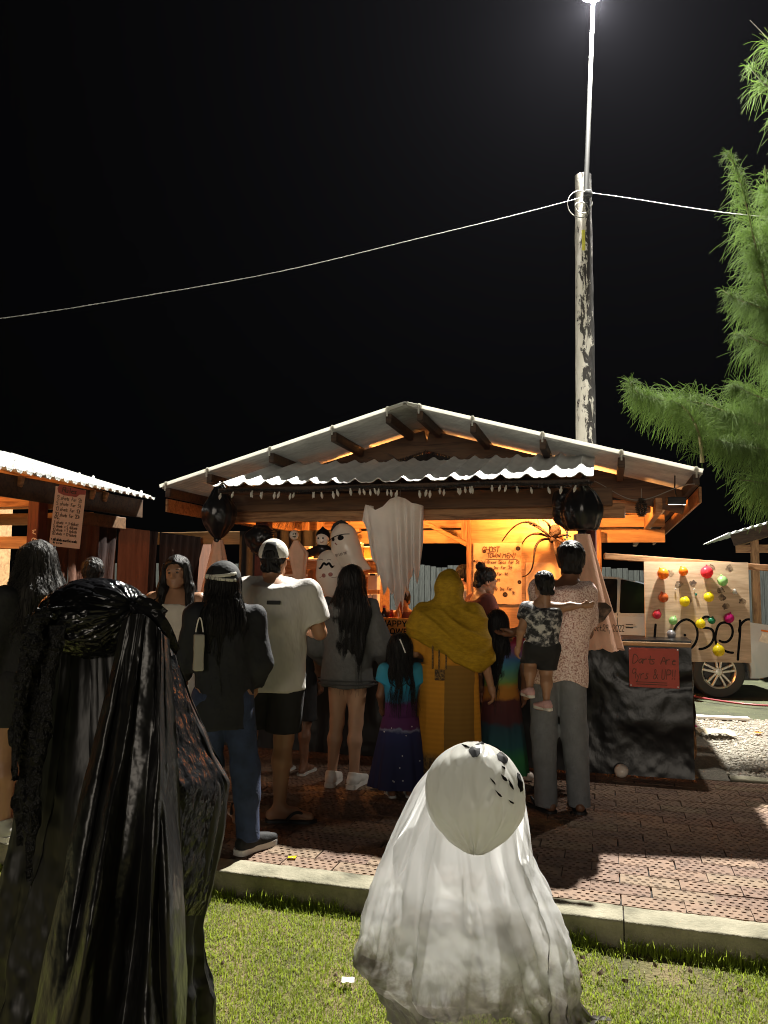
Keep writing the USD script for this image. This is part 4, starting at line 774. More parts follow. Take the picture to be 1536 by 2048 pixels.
# spider and posters on the partition
sp_o = pl(1110, 1064, 1.42); spd = thing("toy_spider", "large furry dark spider decoration clinging beside the menu", "spider decoration", W2(*sp_o), -TH); so = lambda px, py, dy=0.0: pl(px, py, 1.42 + dy) - sp_o
part(spd, "abdomen", wrinkle(ellip((0, -.02, 0), (.062, .06, .078), 4), .006, (40, 40, 40)), M["spider"], smooth=True); part(spd, "head", wrinkle(ellip(so(1105, 1080) + [0, -.03, 0], (.038, .036, .034), 3), .004, (40, 40, 40)), M["spider"], smooth=True)
for lp_ in [[(1098, 1074), (1056, 1044), (1004, 1083)], [(1097, 1074), (1066, 1068), (1044, 1088)], [(1099, 1078), (1072, 1092), (1067, 1122), (1044, 1154)], [(1108, 1082), (1112, 1108), (1118, 1134)], [(1100, 1056), (1095, 1046), (1085, 1040)], [(1114, 1078), (1124, 1084), (1134, 1096)], [(1116, 1074), (1130, 1070), (1142, 1074)], [(1104, 1076), (1080, 1058), (1058, 1048)]]:
    k = len(lp_); L = spline([so(x, y, -.03 - .09 * math.sin(math.pi * i / (k - 1))) for i, (x, y) in enumerate(lp_)], 16); part(spd, "leg", tube(L, np.interp(np.linspace(0, 1, 16), [0, .4, .5, 1], [.012, .014, .010, .006]), 8), M["spider"], smooth=True)
mn0 = pl(947, 1207, 1.485); mn1 = pl(1043, 1086, 1.485); mw, mh = mn1[0] - mn0[0], mn1[2] - mn0[2]
mn = thing("menu_poster", "scorched menu poster headed GHOST TOWN MENU pinned to the plywood partition", "poster", W2(*mn0), -TH)
rm = random.Random(5); edge = lambda a, b, k: [(a[0] + (b[0] - a[0]) * i / k + rm.uniform(-.003, .003), a[1] + (b[1] - a[1]) * i / k + rm.uniform(-.003, .003)) for i in range(k)]
sheet = Polygon(edge((0, 0), (mw, 0), 14) + edge((mw, 0), (mw, mh), 16) + edge((mw, mh), (0, mh), 14) + edge((0, mh), (0, 0), 16)); holes = [(.93, .91, .038), (.225, .86, .028), (.955, .36, .033), (.66, .155, .042), (.02, .70, .02)]
for hx, hy, hr in holes: sheet = sheet.difference(Point(hx * mw, hy * mh).buffer(hr * mw, 6))
part(mn, "card", extr(sheet, .004, (0, 0, 0)), M["paper_menu"])
for hx, hy, hr in holes: part(mn, "burn_hole", extr(Point(hx * mw, hy * mh).buffer(hr * mw * 1.25, 6).difference(Point(hx * mw, hy * mh).buffer(hr * mw * .2, 6)), .002, (0, -.003, 0)), M["spider"])
for txt, fx, fy, h, w in [("GHOST", .19, .85, .062, .0065), ("TOWN MENU", .28, .755, .055, .0062), ("-Fried Oreos 5pcs for 5t", .02, .665, .036, .0046), ("-Cupcakes 1pc for 3t", .02, .575, .036, .0046), ("-Donuts 4pc for 4t", .02, .47, .036, .0046), ("-Treats for 4t", .02, .375, .036, .0046), ("-Cookies only 1pc for", .02, .23, .036, .0046), ("1t", .80, .165, .036, .0046)]:
    t_, tw = script(txt, h * .92, w, seed=len(txt)); s = min(1, (.97 - fx) * mw / tw); v, f = V(extr(t_, .002, (0, 0, 0))); part(mn, "lettering", (v * [s, 1, 1] + [fx * mw, -.0055, fy * mh], f), M["ink"])
part(mn, "underline", tube([(.25 * mw, -.006, .735 * mh), (.6 * mw, -.006, .73 * mh), (.92 * mw, -.006, .735 * mh)], .002, 5), M["ink"])
m2 = pl(1052, 1222, 1.485); mp = thing("side_menu_poster", "second scorched menu sheet half hidden behind the toddler", "poster", W2(*m2), -TH); part(mp, "card", extr(sbox(0, 0, .42, .50).difference(Point(.10, .28).buffer(.028)), .004, (0, 0, 0)), M["paper_menu"])
t_, tw = script("1pc 1t", .04, .005); part(mp, "lettering", extr(t_, .002, (.22, -.0055, .25)), M["ink"])

# things on and behind the counter
def fbox(name, label, cat, px0, px1, py0, py1, y, dep, m, group=None):
    a, b = pl(px0, py1, y), pl(px1, py0, y); t = thing(name, label, cat, W2((a[0] + b[0]) / 2, y + dep / 2, a[2]), -TH, group); part(t, "body", bx((0, 0, (b[2] - a[2]) / 2), (b[0] - a[0], dep, b[2] - a[2]), bev=.006), m); return t, b[0] - a[0], b[2] - a[2]
t, w, h = fbox("halloween_sign", "orange lettered HAPPY HALLOWEEN box sign standing on the counter", "sign", 724, 826, 1237, 1272, .06, .07, M["paper_box"])
for txt, fy in (("HAPPY", .56), ("HALLOWEEN", .14)):
    tm = meshkit.text_mesh(txt, .052, .003, True); v, f = V(tm); v = np.c_[v[:, 0], -v[:, 2], v[:, 1]]; v[:, 0] += -v[:, 0].max() / 2 + .06; part(t, "lettering", (v * [min(1, w * .92 / np.ptp(v[:, 0])), 1, 1] + [0, -.036, fy * h], f[:, ::-1]), M["black_paint"])
t, w, h = fbox("white_dispenser", "tall cream dispenser box on the shelf behind the pirate balloon", "dispenser", 735, 755, 1147, 1180, .95, .12, M["paper_white"]); part(t, "slot", bx((0, -.061, h * .93), (w * .5, .006, .02)), M["black_paint"])
for k, (a, b) in enumerate(((733, 744), (745, 755))):
    t, w, h = fbox("snack_carton", ["cream snack carton under the dispenser, left of two", "cream snack carton under the dispenser, right of two"][k], "carton", a, b, 1188, 1216, .93, .1, M["paper_white"]); part(t, "print", bx((.004, -.051, h * .3), (w * .35, .003, h * .25)), M["ink"])
t, w, h = fbox("storage_cabinet", "brown wooden cabinet in the stall behind the ghost figure", "cabinet", 560, 760, 1122, 1330, 1.15, .4, M["pine"]); part(t, "white_top", bx((0, -.01, h + .012), (w + .03, .44, .022), bev=.005), M["paper_white"]); part(t, "shelf", bx((0, -.21, h * .86), (w * .98, .02, .022)), M["paper_white"])
for sx in (-.25, .25): part(t, "door", bx((sx * w, -.206, h * .40), (w * .47, .012, h * .72), bev=.004), M["plywood"]); part(t, "knob", ellip((sx * w * .2, -.225, h * .45), (.012, .012, .012), 2), M["steel"], smooth=True)
cur = pl(480, 1062, 2.2), pl(700, 1150, 2.2); ys = np.linspace(0, 1, 60); zs = np.linspace(0, 1, 14)
X = np.array([[(cur[0][0] + (cur[1][0] - cur[0][0]) * a, 2.2 + .03 * math.sin(a * 60), cur[0][2] + (.3 - cur[0][2]) * b) for b in zs] for a in ys]); solo("rear_curtain", cat_([trimesh.Trimesh(np.array([W2(*p) for p in V(thick(X, .004))[0]]), V(thick(X, .004))[1], process=False)]), M["black_cloth"], "black cloth hung across the rear of the stall", "curtain", smooth=True)
for k, (px, w_) in enumerate(((985, .34), (1060, .26))):
    a = pl(px, 1278, .22); t = thing("foil_tray", ["foil food tray on the counter in front of the bun haired vendor", "foil food tray on the counter beside the toddler"][k], "food tray", W2(a[0], a[1], CZ), -TH); fo = mat(f"foil_{k}", (.6, .6, .58), rough=.3, metal=.8, var=.1)
    part(t, "tray", cat_([bx((0, -.10, .025), (w_, .004, .05)), bx((0, .10, .025), (w_, .004, .05)), bx((-w_ / 2, 0, .025), (.004, .2, .05)), bx((w_ / 2, 0, .025), (.004, .2, .05)), bx((0, 0, .003), (w_, .2, .004))]), fo); r = random.Random(k)
    for j in range(14): part(t, "snack", wrinkle(ellip((r.uniform(-.4, .4) * w_, r.uniform(-.07, .07), .035 + .02 * r.random()), (.028, .028, .018), 2), .004, (40, 40, 40), j), [M["litter"], M["orange_cloth"], M["lips"]][j % 3], smooth=True)
def bottle(label, px, py, y, h, r_, m, grp=None):
    a = pl(px, py, y); t = thing("bottle", label, "bottle", W2(a[0], y, CZ), -TH, grp); part(t, "body", lathe([(.0001, 0), (r_, 0), (r_, h * .62), (r_ * .45, h * .80), (r_ * .38, h * .93), (.0001, h * .93)], 16), m, smooth=40); part(t, "cap", lathe([(.0001, h), (r_ * .45, h), (r_ * .45, h * .91), (.0001, h * .91)], 12), M["paper_red"], smooth=40)
bot_m = [mat("bottle_red", (.25, .02, .02), rough=.15), mat("bottle_dark", (.02, .012, .01), rough=.12), mat("bottle_amber", (.40, .16, .03), rough=.15), mat("bottle_clear", (.5, .48, .42), rough=.15)]
for k, (px, h, c, w) in enumerate([(768, .24, 1, "dark bottle on the counter, leftmost beside the box sign"), (783, .20, 0, "short red bottle on the counter behind the box sign"), (796, .26, 2, "tall amber bottle on the counter under the cheesecloth ghost"), (835, .22, 3, "pale bottle on the counter beside the headscarf"), (936, .20, 2, "amber bottle on the counter right of the headscarf"), (706, .25, 0, "red bottle on the counter behind the grey sweatshirt's hair")]): bottle(w, px, 1250, .30, h, .034, bot_m[c])
da = pl(647, 1192, .55); dl = thing("doll_mask", "curly haired doll face hung below the moustache balloon", "mask", W2(*da), -TH); part(dl, "face", ellip((0, 0, 0), (.055, .035, .065), 3), M["balloon_white"], smooth=True); fl = Field((-.16, -.08, -.16), (.16, .12, .16), .008); fl.ell((0, .03, .01), (.10, .06, .115)).ell((0, -.05, -.005), (.052, .06, .062), sub=True); part(dl, "hair", wrinkle(fl.mesh(), .03, (26, 26, 26), 3), M["hair"], smooth=True)
for s_ in (-.02, .02): part(dl, "eye", face_disc((s_, -.033, .012), .009, .010, .006), M["black_paint"], smooth=True)
part(dl, "mouth", tube(spline([(-.015, -.033, -.028), (0, -.036, -.033), (.015, -.033, -.028)], 8), .004, 5), M["lips"])
oc = pl(655, 1215, .75); solo("orange_cloth", wrinkle(cat_([trimesh.Trimesh(np.array([W2(*p) for p in V(thick(np.array([[(oc[0] - .22 + .44 * a, .75 + .03 * math.sin(a * 22), CZ + .03 + .55 * b) for b in np.linspace(0, 1, 20)] for a in np.linspace(0, 1, 50)]), .003))[0]]), V(thick(np.array([[(a, 0, b) for b in np.linspace(0, 1, 20)] for a in np.linspace(0, 1, 50)]), .003))[1], process=False)]), .02, (6, 6, 6)), mat("orange_backcloth", (.42, .17, .06), rough=.9, var=.35, scale=5), "orange patterned cloth hung behind the moustache balloon", "cloth", smooth=True)
for k, (px, w_, h, c) in enumerate([(575, .12, .09, "paper_red"), (610, .16, .12, "paper_menu"), (712, .14, .16, "litter"), (737, .10, .12, "paper_box")]): 
    a = pl(px, 1115, 1.33); tb_ = pl(600, 1122, 1.15)[2] + .03; t = thing("prize_box", ["small red box on top of the cabinet", "cream box on top of the cabinet beside a red one", "tan box on the cabinet right of the ghost balloons", "small orange box at the cabinet's right end"][k], "box", W2(a[0], a[1], tb_), -TH); part(t, "body", bx((0, 0, h / 2), (w_, .1, h), rotz(.2 * (k - 1.5)), bev=.004), M[c]); part(t, "lid", bx((0, 0, h + .006), (w_ + .008, .108, .014), rotz(.2 * (k - 1.5)), bev=.003), M["paper_white"])
cb = pl(985, 1255, .42); t = thing("paper_stack", "stack of pale paper trays on the counter behind the scarf", "paper trays", W2(cb[0], cb[1], CZ), -TH)
for j in range(6): part(t, "tray", bx((0, 0, .008 + .013 * j), (.26, .16, .010), rotz(.03 * j), bev=.003), M["paper_menu"])
rp = thing("rules_poster", "peach handwritten rules poster on the neighbouring stall's corner", "poster", at(100, 1092, 5.3), 0); A0, A1, A2 = at(98, 1091, 5.30), at(159, 1098, 5.42), at(112, 967, 5.30)
ex = A1 - A0; pw = np.linalg.norm(ex); ex /= pw; ey = A2 - A0; ph_ = np.linalg.norm(ey); ey /= ph_; O_ = A0; ez = np.cross(ex, ey)
part(rp, "card", extr(sbox(0, 0, pw, ph_ * .96), .004, O_, ex, ey), M["paper_orange"], world=True)
part(rp, "torn_strip", extr(Polygon([(.06 * pw, ph_ * .93), (.1 * pw, ph_ * .86), (.3 * pw, ph_ * .83), (.7 * pw, ph_ * .83), (.8 * pw, ph_ * .88), (pw * .99, ph_ * .89), (pw, ph_ * .955), (.12 * pw, ph_ * .995)]), .003, O_ + ez * .0045, ex, ey), M["paper_red"], world=True)
def pl_text(root, txt, fx, fy, h, w, wmax, m, seed=1, off=.0048):
    t_, tw = script(txt, h, w, seed=seed, slant=.05); s = min(1, wmax / tw); from_ = [(g.buffer(0)) for g in getattr(t_, "geoms", [t_])]
    from shapely import affinity
    part(root, "lettering", extr(affinity.scale(t_, s, 1, origin=(0, 0)), .0015, O_ + ez * off + ex * fx * pw + ey * fy * ph_, ex, ey), m, world=True)
pl_text(rp, "Rules", .22, .88, .035, .005, .5 * pw, M["ink"], off=.009)
for i, (t_, y, h) in enumerate([("2 shots for 2t", .755, .026), ("5 shots for 5t", .665, .026), ("10 shots for 10t", .575, .026), ("20 shots for 20t", .485, .026), ("Win", .435, .018), ("1 shots = 1 ticket", .365, .02), ("5 shots = 5 tickets", .305, .02), ("10 shots = 7 tickets", .245, .02), ("20 shots = 10 tickets", .185, .02)]): pl_text(rp, t_, .1 - .06 * (1 - y), y, h, .0032, .80 * pw, M["ink"], i)
pl_text(rp, "* All shots must be made", .03, .09, .018, .0042, .85 * pw, M["black_paint"]); pl_text(rp, "in a row", .10, .045, .014, .0035, .4 * pw, M["black_paint"])

# ------------------------------------------------------------------ the dart board with its balloons
BD = 6.62; bo = at(1292, 1322, BD); b1 = at(1503, 1324, BD - .06); b2_ = at(1290, 1123, BD); ex = b1 - bo; bw_ = np.linalg.norm(ex); ex /= bw_; ex[2] = 0; ex /= np.linalg.norm(ex); bh = b2_[2] - bo[2]; ey = np.array([0, 0, 1.0]); nb = np.cross(ex, ey) 
db = thing("dart_board", "plywood balloon dart board painted loser, hung beside the stall", "game board", bo, 0)
part(db, "panel", extr(sbox(0, 0, bw_, bh), .012, bo - nb * .012, ex, ey), M["board_ply"], world=True)
def ob(px, py, off=0.0):
    d = ray(px, py); k = ((bo - cC) @ nb) / (d @ nb); return cC + d * k + nb * off
def b2d(px, py): q = ob(px, py) - bo; return np.array([q @ ex, q[2]])
def stroke(pts, w): L = LineString([tuple(p) for p in spline([(*b2d(x, y), 0) for x, y in pts], 60)[:, :2]]); return extr(L.buffer(w / 2, 4).intersection(sbox(.002, .002, bw_ - .002, bh - .002)), .0015, bo + nb * .0015, ex, ey)
cz = lambda x, y: (1170 + x / 4.197, 1100 + y / 4.197)
for S in [[(592, 628), (586, 700), (580, 790), (579, 850)], [(850, 582), (780, 620), (738, 710), (745, 790), (800, 845), (880, 830), (940, 740), (930, 640), (850, 582)], [(1052, 578), (980, 580), (962, 640), (1060, 665), (1080, 730), (1030, 810), (960, 832)], [(1130, 762), (1190, 770), (1238, 700), (1210, 620), (1140, 615), (1100, 690), (1100, 780), (1160, 840), (1240, 862)], [(1300, 592), (1300, 700), (1290, 820), (1283, 920)], [(1300, 700), (1320, 610), (1370, 582), (1420, 606)]]:
    part(db, "lettering", stroke([cz(*p) for p in S], .020), M["black_paint"], world=True)
part(db, "paint_spot", extr(Point(*b2d(*cz(838, 715))).buffer(.011), .0015, bo + nb * .0015, ex, ey), M["black_paint"], world=True)
for k, (x, y) in enumerate([(790, 285), (905, 280), (710, 195), (1140, 340), (1210, 150), (1180, 475), (1150, 400), (1320, 430), (870, 420), (1060, 145)]):
    rr = random.Random(k); g = np.arange(14) * 6.283 / 14; c = b2d(*cz(x, y)); P = Polygon([(c[0] + .026 * rr.uniform(.5, 1.3) * math.cos(a), c[1] + .022 * rr.uniform(.5, 1.3) * math.sin(a)) for a in g]); part(db, "smudge", extr(P.buffer(.006), .0008, bo + nb * .0008, ex, ey), mat(f"soot_{k}", (.20, .13, .08), rough=.9, scale=22, ramp=[(.4, (.10, .065, .045)), (.62, (.38, .27, .16))]), world=True)
bcol = dict(orange=(.80, .26, .02), dkorange=(.66, .14, .03), red=(.80, .05, .07), green=(.38, .66, .26), yellow=(.85, .70, .02), pink=(.75, .06, .10), magenta=(.62, .02, .20), dkgreen=(.02, .24, .10), silver=(.42, .41, .42), teal=(.02, .22, .18), white=(.70, .68, .62))
bmats = {k: mat("balloon_" + k, v, rough=.28, var=.04, scale=6, transl=.3 if k not in ("silver",) else 0, spec=.4, metal=.4 if k == "silver" else 0) for k, v in bcol.items()}
names = dict(orange="orange", dkorange="deep orange", red="large red", green="pale green", yellow="yellow", pink="pink", magenta="magenta", dkgreen="small dark green", silver="silver")
spots = [("orange", 640, 200, 46, "in the board's top left corner"), ("orange", 812, 180, 37, "second along the board's top row"), ("red", 1003, 188, 50, "in the board's top row"), ("green", 1138, 260, 41, "at the board's upper right"), ("dkorange", 645, 398, 40, "at the left edge of the board's middle"), ("yellow", 822, 433, 41, "left of two in the board's middle"), ("yellow", 1024, 395, 40, "right of two in the board's middle"), ("pink", 593, 540, 36, "at the board's left edge above the letter l"), ("green", 728, 592, 34, "above the painted o"), ("yellow", 955, 618, 39, "between the painted o and s"), ("dkgreen", 1053, 592, 27, "above the painted s"), ("magenta", 1192, 570, 40, "above the painted e"), ("silver", 713, 702, 36, "between the painted l and o"), ("yellow", 1103, 840, 47, "lowest on the board, below the painted e")]
for col, x, y, rpx, where in spots:
    R = rpx / 4.197 * BD / 1540; c = ob(*cz(x, y), off=R * 1.02 + .004); bt = thing("balloon", f"{names[col]} balloon {where}", "balloon", c, 0, "balloons on the dart board")
    prof = [(.0001, 1.0), (.35, .95), (.72, .70), (.97, .22), (.98, -.2), (.74, -.68), (.36, -.98), (.10, -1.12), (.05, -1.15)]; m = lathe(spline([(a, b, 0) for a, b in prof], 30)[:, :2] * R, 28); rr = random.Random(int(x)); ti = rr.uniform(-.5, .5); v, f = V(m); v = v @ np.array([[math.cos(ti), 0, -math.sin(ti)], [0, 1, 0], [math.sin(ti), 0, math.cos(ti)]]) ; v[:, 0] = -v[:, 0] * (1 if col != "dkgreen" else 1.1); f = f[:, ::-1]
    v[:, 2] *= -1; f = f[:, ::-1]
    part(bt, "skin", (v, f), bmats[col], smooth=True); kn = np.array([math.sin(ti), 0, 1.0]) ; part(bt, "knot", ellip(np.array([-math.sin(ti) * -1, 0, math.cos(ti)]) * R * 1.17, (.008, .008, .007), 1), bmats[col], smooth=True)
for col, x, y, w in (("teal", 928, 372, .022), ("white", 1252, 345, .045), ("white", 790, 290, .018), ("white", 755, 325, .014), ("white", 912, 330, .016)):
    c = ob(*cz(x, y), off=.012); t = thing("popped_balloon", f"shrivelled scrap of a popped {'teal' if col == 'teal' else 'white'} balloon pinned on the board at {int(x)}" if False else {928: "shrivelled teal scrap of a popped balloon in the board's centre", 1252: "white burst balloon scrap pinned at the board's right", 790: "tiny white balloon scrap below the second top row balloon", 755: "tiny white balloon scrap at the lower left of another scrap", 912: "tiny white balloon scrap just above the teal one"}[x], "burst balloon", c, 0)
    part(t, "scrap", wrinkle(cat_([ellip((0, 0, 0), (w * .3, .008, w * .5), 3), ellip((w * .28, 0, -w * .3), (w * .25, .006, w * .28), 3), ellip((-w * .25, 0, -w * .35), (w * .22, .006, w * .25), 3)]), .006, (50, 50, 50)), bmats[col], smooth=True)
ra_, rb2 = at(1208, 1112, 6.72), at(1620, 1142, 6.56); rl = thing("timber_rail", "long timber rail carrying the dart board beside the stall", "rail", ra_, 0)
part(rl, "bar", beam(ra_, rb2, .05, .055), M["pine"], world=True); q = at(1606, 1142, 6.60); part(rl, "post", bx((q[0], q[1] + .06, .82), (.09, .09, 1.72), bev=.005), M["pine_z"], world=True); pass
cl = at(1352, 1003, BD - .17); clp = thing("clip_lamp", "small white clip lamp under the front corner of the right eave", "lamp", cl, 0)
part(clp, "bulb", ellip((0, 0, 0), (.014, .014, .018), 2), usdkit.material(stage, "/World/Looks/white_bulb", {"e": ("emission", {"color": (1, .95, .85), "strength": 30.0})}, surface="e.emission"), smooth=True); part(clp, "shade", cat_([bx((0, 0, .034), (.15, .052, .004)), bx((0, -.024, .004), (.15, .004, .064)), bx((0, .024, .004), (.15, .004, .056)), bx((-.075, 0, .004), (.004, .052, .064)), bx((.075, 0, .004), (.004, .052, .064))]), M["black_rubber"])
part(clp, "arm", tube([(0, 0, .05), (-.02, -.03, .12), (-.05, -.12, .20)], .006, 6), M["black_rubber"])
sphere_light("/World/clip_lamp/clip_light", (0, 0, -.0), .021, CLIP_POWER, (1.0, .95, .86))
ds0, ds1 = pl(1259, 1373, -.06), pl(1357, 1298, -.06); dsn = thing("darts_sign", "red handwritten sign pinned on the black plastic counter", "sign", W2(*ds0), -TH); dw, dh = ds1[0] - ds0[0], ds1[2] - ds0[2]
part(dsn, "card", extr(sbox(0, 0, dw, dh), .003, (0, 0, 0)), M["paper_red"])
for txt, fx, fy, h in (("Darts Are", .07, .60, .072), ("9yrs & UP!!", .05, .22, .075)):
    t_, tw = script(txt, h, .0065, seed=6); s = min(1, .88 * dw / tw); v, f = V(extr(t_, .0015, (0, 0, 0))); part(dsn, "lettering", (v * [s, 1, 1] + [fx * dw, -.0042, fy * dh], f), M["ink"])
for fy in (.13, .075): part(dsn, "underline", bx((.45 * dw, -.0042, fy * dh), (.62 * dw, .001, .006)), M["ink"])
for fx, fz in ((.02, .97), (.98, .97), (.03, .04), (.97, .04)): part(dsn, "pin", ellip((fx * dw, -.005, fz * dh), (.006, .004, .006), 1), M["screw"], smooth=True)

# ------------------------------------------------------------------ the parked car
wc = at(1450, 1368, 11.0); CG = -.03; car = thing("parked_car", "silver sport utility car parked behind the dart board", "car", (wc[0], wc[1] + .9, CG), math.radians(-5)); WRD = .365
arch = lambda x, r: Point(x, WRD).buffer(r, 24)
low = Polygon([(.93, .34), (.97, .55), (.96, .72), (.90, .92), (.70, 1.03), (.20, 1.10), (-.30, 1.15), (-.9, 1.17), (-2.6, 1.17), (-3.45, 1.13), (-3.58, .95), (-3.6, .45), (-3.45, .33), (-2.8, .30), (-.5, .28), (.55, .28)])
low = low.difference(arch(0, .45)).difference(arch(-2.66, .45)); top = Polygon([(.16, 1.085), (-.34, 1.14), (-1.02, 1.60), (-1.35, 1.685), (-2.0, 1.715), (-2.8, 1.70), (-3.2, 1.62), (-3.5, 1.12), (-2.5, 1.10)])
def ext_y(poly, w, bev=.05):
    n = 9; ms = []; m = trimesh.creation.extrude_polygon(poly.simplify(.004), w, engine="earcut"); m = m.subdivide_to_size(.16); v = np.array(m.vertices); v = np.c_[v[:, 0], v[:, 2] - w / 2, v[:, 1]]; f = np.array(m.faces)[:, ::-1]
    t = np.clip((v[:, 2] - 1.12) / .6, 0, 1); v[:, 1] *= 1 - .17 * t; v[:, 1] *= 1 - .05 * np.clip((.75 - v[:, 2]) / .5, 0, 1) ; fr = np.clip((v[:, 0] - .35) / .6, 0, 1); v[:, 1] *= 1 - .14 * fr ** 2; return trimesh.Trimesh(v, f, process=False)
part(car, "body", ext_y(low, 1.80), M["car_paint"], smooth=32); cabin = part(car, "roof", ext_y(top, 1.78), M["car_paint"], smooth=32)
def side_plate(poly, off, m, name, parent=car, th=.012):
    mm = trimesh.creation.extrude_polygon(poly, th, engine="earcut").subdivide_to_size(.12); v = np.array(mm.vertices); z = v[:, 1]; t = np.clip((z - 1.12) / .6, 0, 1); y = -(.90 - (.01 if z.mean() > 1.1 else 0)) * (1 - .17 * t) * (1 - .05 * np.clip((.75 - z) / .5, 0, 1)) * (1 - .14 * np.clip((v[:, 0] - .35) / .6, 0, 1) ** 2) - off - v[:, 2] + th; return part(parent, name, trimesh.Trimesh(np.c_[v[:, 0], y, z], np.array(mm.faces), process=False), m)
for P in ([(-.42, 1.19), (-1.00, 1.57), (-1.28, 1.63), (-1.33, 1.19)], [(-1.41, 1.19), (-1.37, 1.635), (-2.26, 1.65), (-2.30, 1.19)], [(-2.39, 1.19), (-2.36, 1.645), (-2.85, 1.63), (-3.12, 1.5), (-3.2, 1.22)]): side_plate(Polygon(P).buffer(.02), .010, M["car_glass"], "window")
for a, b in ((-.36, -1.36), (-1.38, -2.34)):
    side_plate(LineString([(a, 1.16), (a - .02, .8), (a - .06, .42)]).buffer(.005), .004, M["car_dark"], "door_seam")
for x in (-1.22, -2.18): side_plate(Point(x, .985).buffer(.055).intersection(sbox(x - .1, .955, x + .1, 1.015)), .004, M["car_dark"], "handle_recess"); part(car, "door_handle", bx((x, -.925, .99), (.19, .028, .030), bev=.012), M["car_paint"])
side_plate(sbox(-2.15, .44, -.5, .56), .012, M["car_paint"], "side_moulding")
side_plate(Point(0, WRD).buffer(.52, 24).difference(Point(0, WRD).buffer(.452, 24)).intersection(sbox(-.6, .3, .6, 1.2)), .014, M["car_paint"], "wheel_arch")
side_plate(Polygon([(.56, .80), (.62, .93), (.84, .90), (.91, .78), (.88, .72)]), .010, M["lamp_lens"], "headlight"); side_plate(Polygon([(.60, .94), (.84, .905), (.86, .93), (.60, .965)]), .010, M["amber"], "indicator")
side_plate(Polygon([(-3.45, .8), (-3.5, 1.08), (-3.3, 1.10), (-3.3, .85)]), .010, M["lips"], "tail_light")
fs = trimesh.Trimesh(np.array([(.14, -.70, 1.10), (.14, .70, 1.10), (-.98, .60, 1.60), (-.98, -.60, 1.60)]) + [.02, 0, .03], [[0, 1, 2], [0, 2, 3]], process=False); part(car, "windscreen", fs, M["car_glass"])
part(car, "wing_mirror", cat_([ellip((-.48, -.99, 1.24), (.06, .10, .075), 3)]), M["car_paint"], smooth=True); part(car, "underside", bx((-1.35, 0, .30), (3.9, 1.5, .12)), M["car_dark"]); part(car, "bumper_strip", bx((.93, 0, .50), (.06, 1.4, .12), bev=.02), M["car_dark"])
tyre_prof = [(.235, -.10), (.30, -.112), (.345, -.105), (.365, -.08), (.368, 0), (.365, .08), (.345, .105), (.30, .112), (.235, .10)]
for x in (0, -2.66):
    for s in (-1, 1):
        wy = s * .80; ty = part(car, "wheel", lathe([(.236, -.10), (.30, -.112), (.345, -.105), (.365, -.08), (.368, 0), (.365, .08), (.345, .105), (.30, .112), (.236, .10)], 48, axis=(0, 1, 0), O=(x, wy, WRD)), M["tyre"], smooth=35)
        o = np.array([x, wy + s * .085, WRD]); part(ty, "rim", lathe([(.236, 0.02 * s), (.225, .015 * s), (.212, .0), (.208, -.05 * s), (.20, -.10 * s)], 40, axis=(0, 1, 0), O=o), M["alloy"], smooth=35); part(ty, "brake_disc", lathe([(.0001, 0), (.19, 0), (.19, -.02)], 30, axis=(0, 1, 0), O=o - [0, s * .06, 0]), M["car_dark"])
        for k in range(5):
            a = k * 2 * math.pi / 5 + .3; d = np.array([math.cos(a), 0, math.sin(a)]); sd = np.array([-math.sin(a), 0, math.cos(a)])
            for e in (-1, 1): part(ty, "spoke", beam(o + d * .04 + sd * .018 * e, o + d * .212 + sd * .042 * e, .034, .030, up=(0, 1, 0), bev=.008), M["alloy"])
        part(ty, "hub", lathe([(.0001, .012 * s), (.045, .008 * s), (.06, -.01 * s)], 24, axis=(0, 1, 0), O=o), M["alloy"], smooth=40)

# small things lying about
solo("red_hose", tube(spline([gnd(px, py, -.0) for px, py in ((1370, 1385), (1400, 1397), (1450, 1405), (1500, 1411), (1560, 1414), (1640, 1412))], 40) + [0, 0, .012], .014, 8), M["hose"], "dark red hose lying on the turf in front of the car", "hose", smooth=True)
a, b = gnd(1372, 1436, -.01), gnd(1498, 1441, -.01); solo("white_plank", beam(a + [0, 0, .02], b + [0, 0, .02], .10, .035), M["paper_white"], "long white plank lying along the edge of the gravel", "plank")
def paper(name, px, py, s, m, label, cat, z=0.0, seed=1):
    c = gnd(px, py, z); X = np.array([[(i * s, j * s * .8, .25 * s * meshkit.fbm(np.array([i * 3.1, j * 2.7, seed]), 3, seed)) for i in np.linspace(-.5, .5, 12)] for j in np.linspace(-.5, .5, 10)]); solo(name, cat_([trimesh.Trimesh(np.array(thick(X, .001).vertices) + c, thick(X, .001).faces, process=False)]), m, label, cat, smooth=True)
paper("paper_scrap", 1432, 1471, .34, M["litter"], "crumpled tan paper lying on the gravel", "litter", -.0, 3); paper("pink_scrap", 1383, 1455, .12, bmats["magenta"], "pink balloon scrap on the gravel by the counter", "litter", 0, 5); paper("orange_scrap", 1517, 1467, .08, bmats["orange"], "orange balloon scrap on the gravel", "litter", 0, 6)
c = gnd(1243, 1556); solo("white_ball", wrinkle(ellip(c + [0, 0, .055], (.055, .055, .052), 3), .006, (20, 20, 20)), M["balloon_white"], "white ball lying against the foot of the black plastic counter", "ball", smooth=True)
c = gnd(1058, 1562); solo("white_ball", ellip(c + [0, 0, .035], (.038, .038, .035), 3), M["balloon_white"], "small white ball on the paving beyond the white ghost", "ball", smooth=True)
paper("yellow_leaf", 584, 1716, .045, bmats["yellow"], "yellow leaf lying on the paving beside the kerb", "leaf", .004, 2)
paper("tissue_scrap", 696, 1962, .05, M["paper_white"], "white tissue scrap lying in the grass", "litter", GZ + .03, 8)
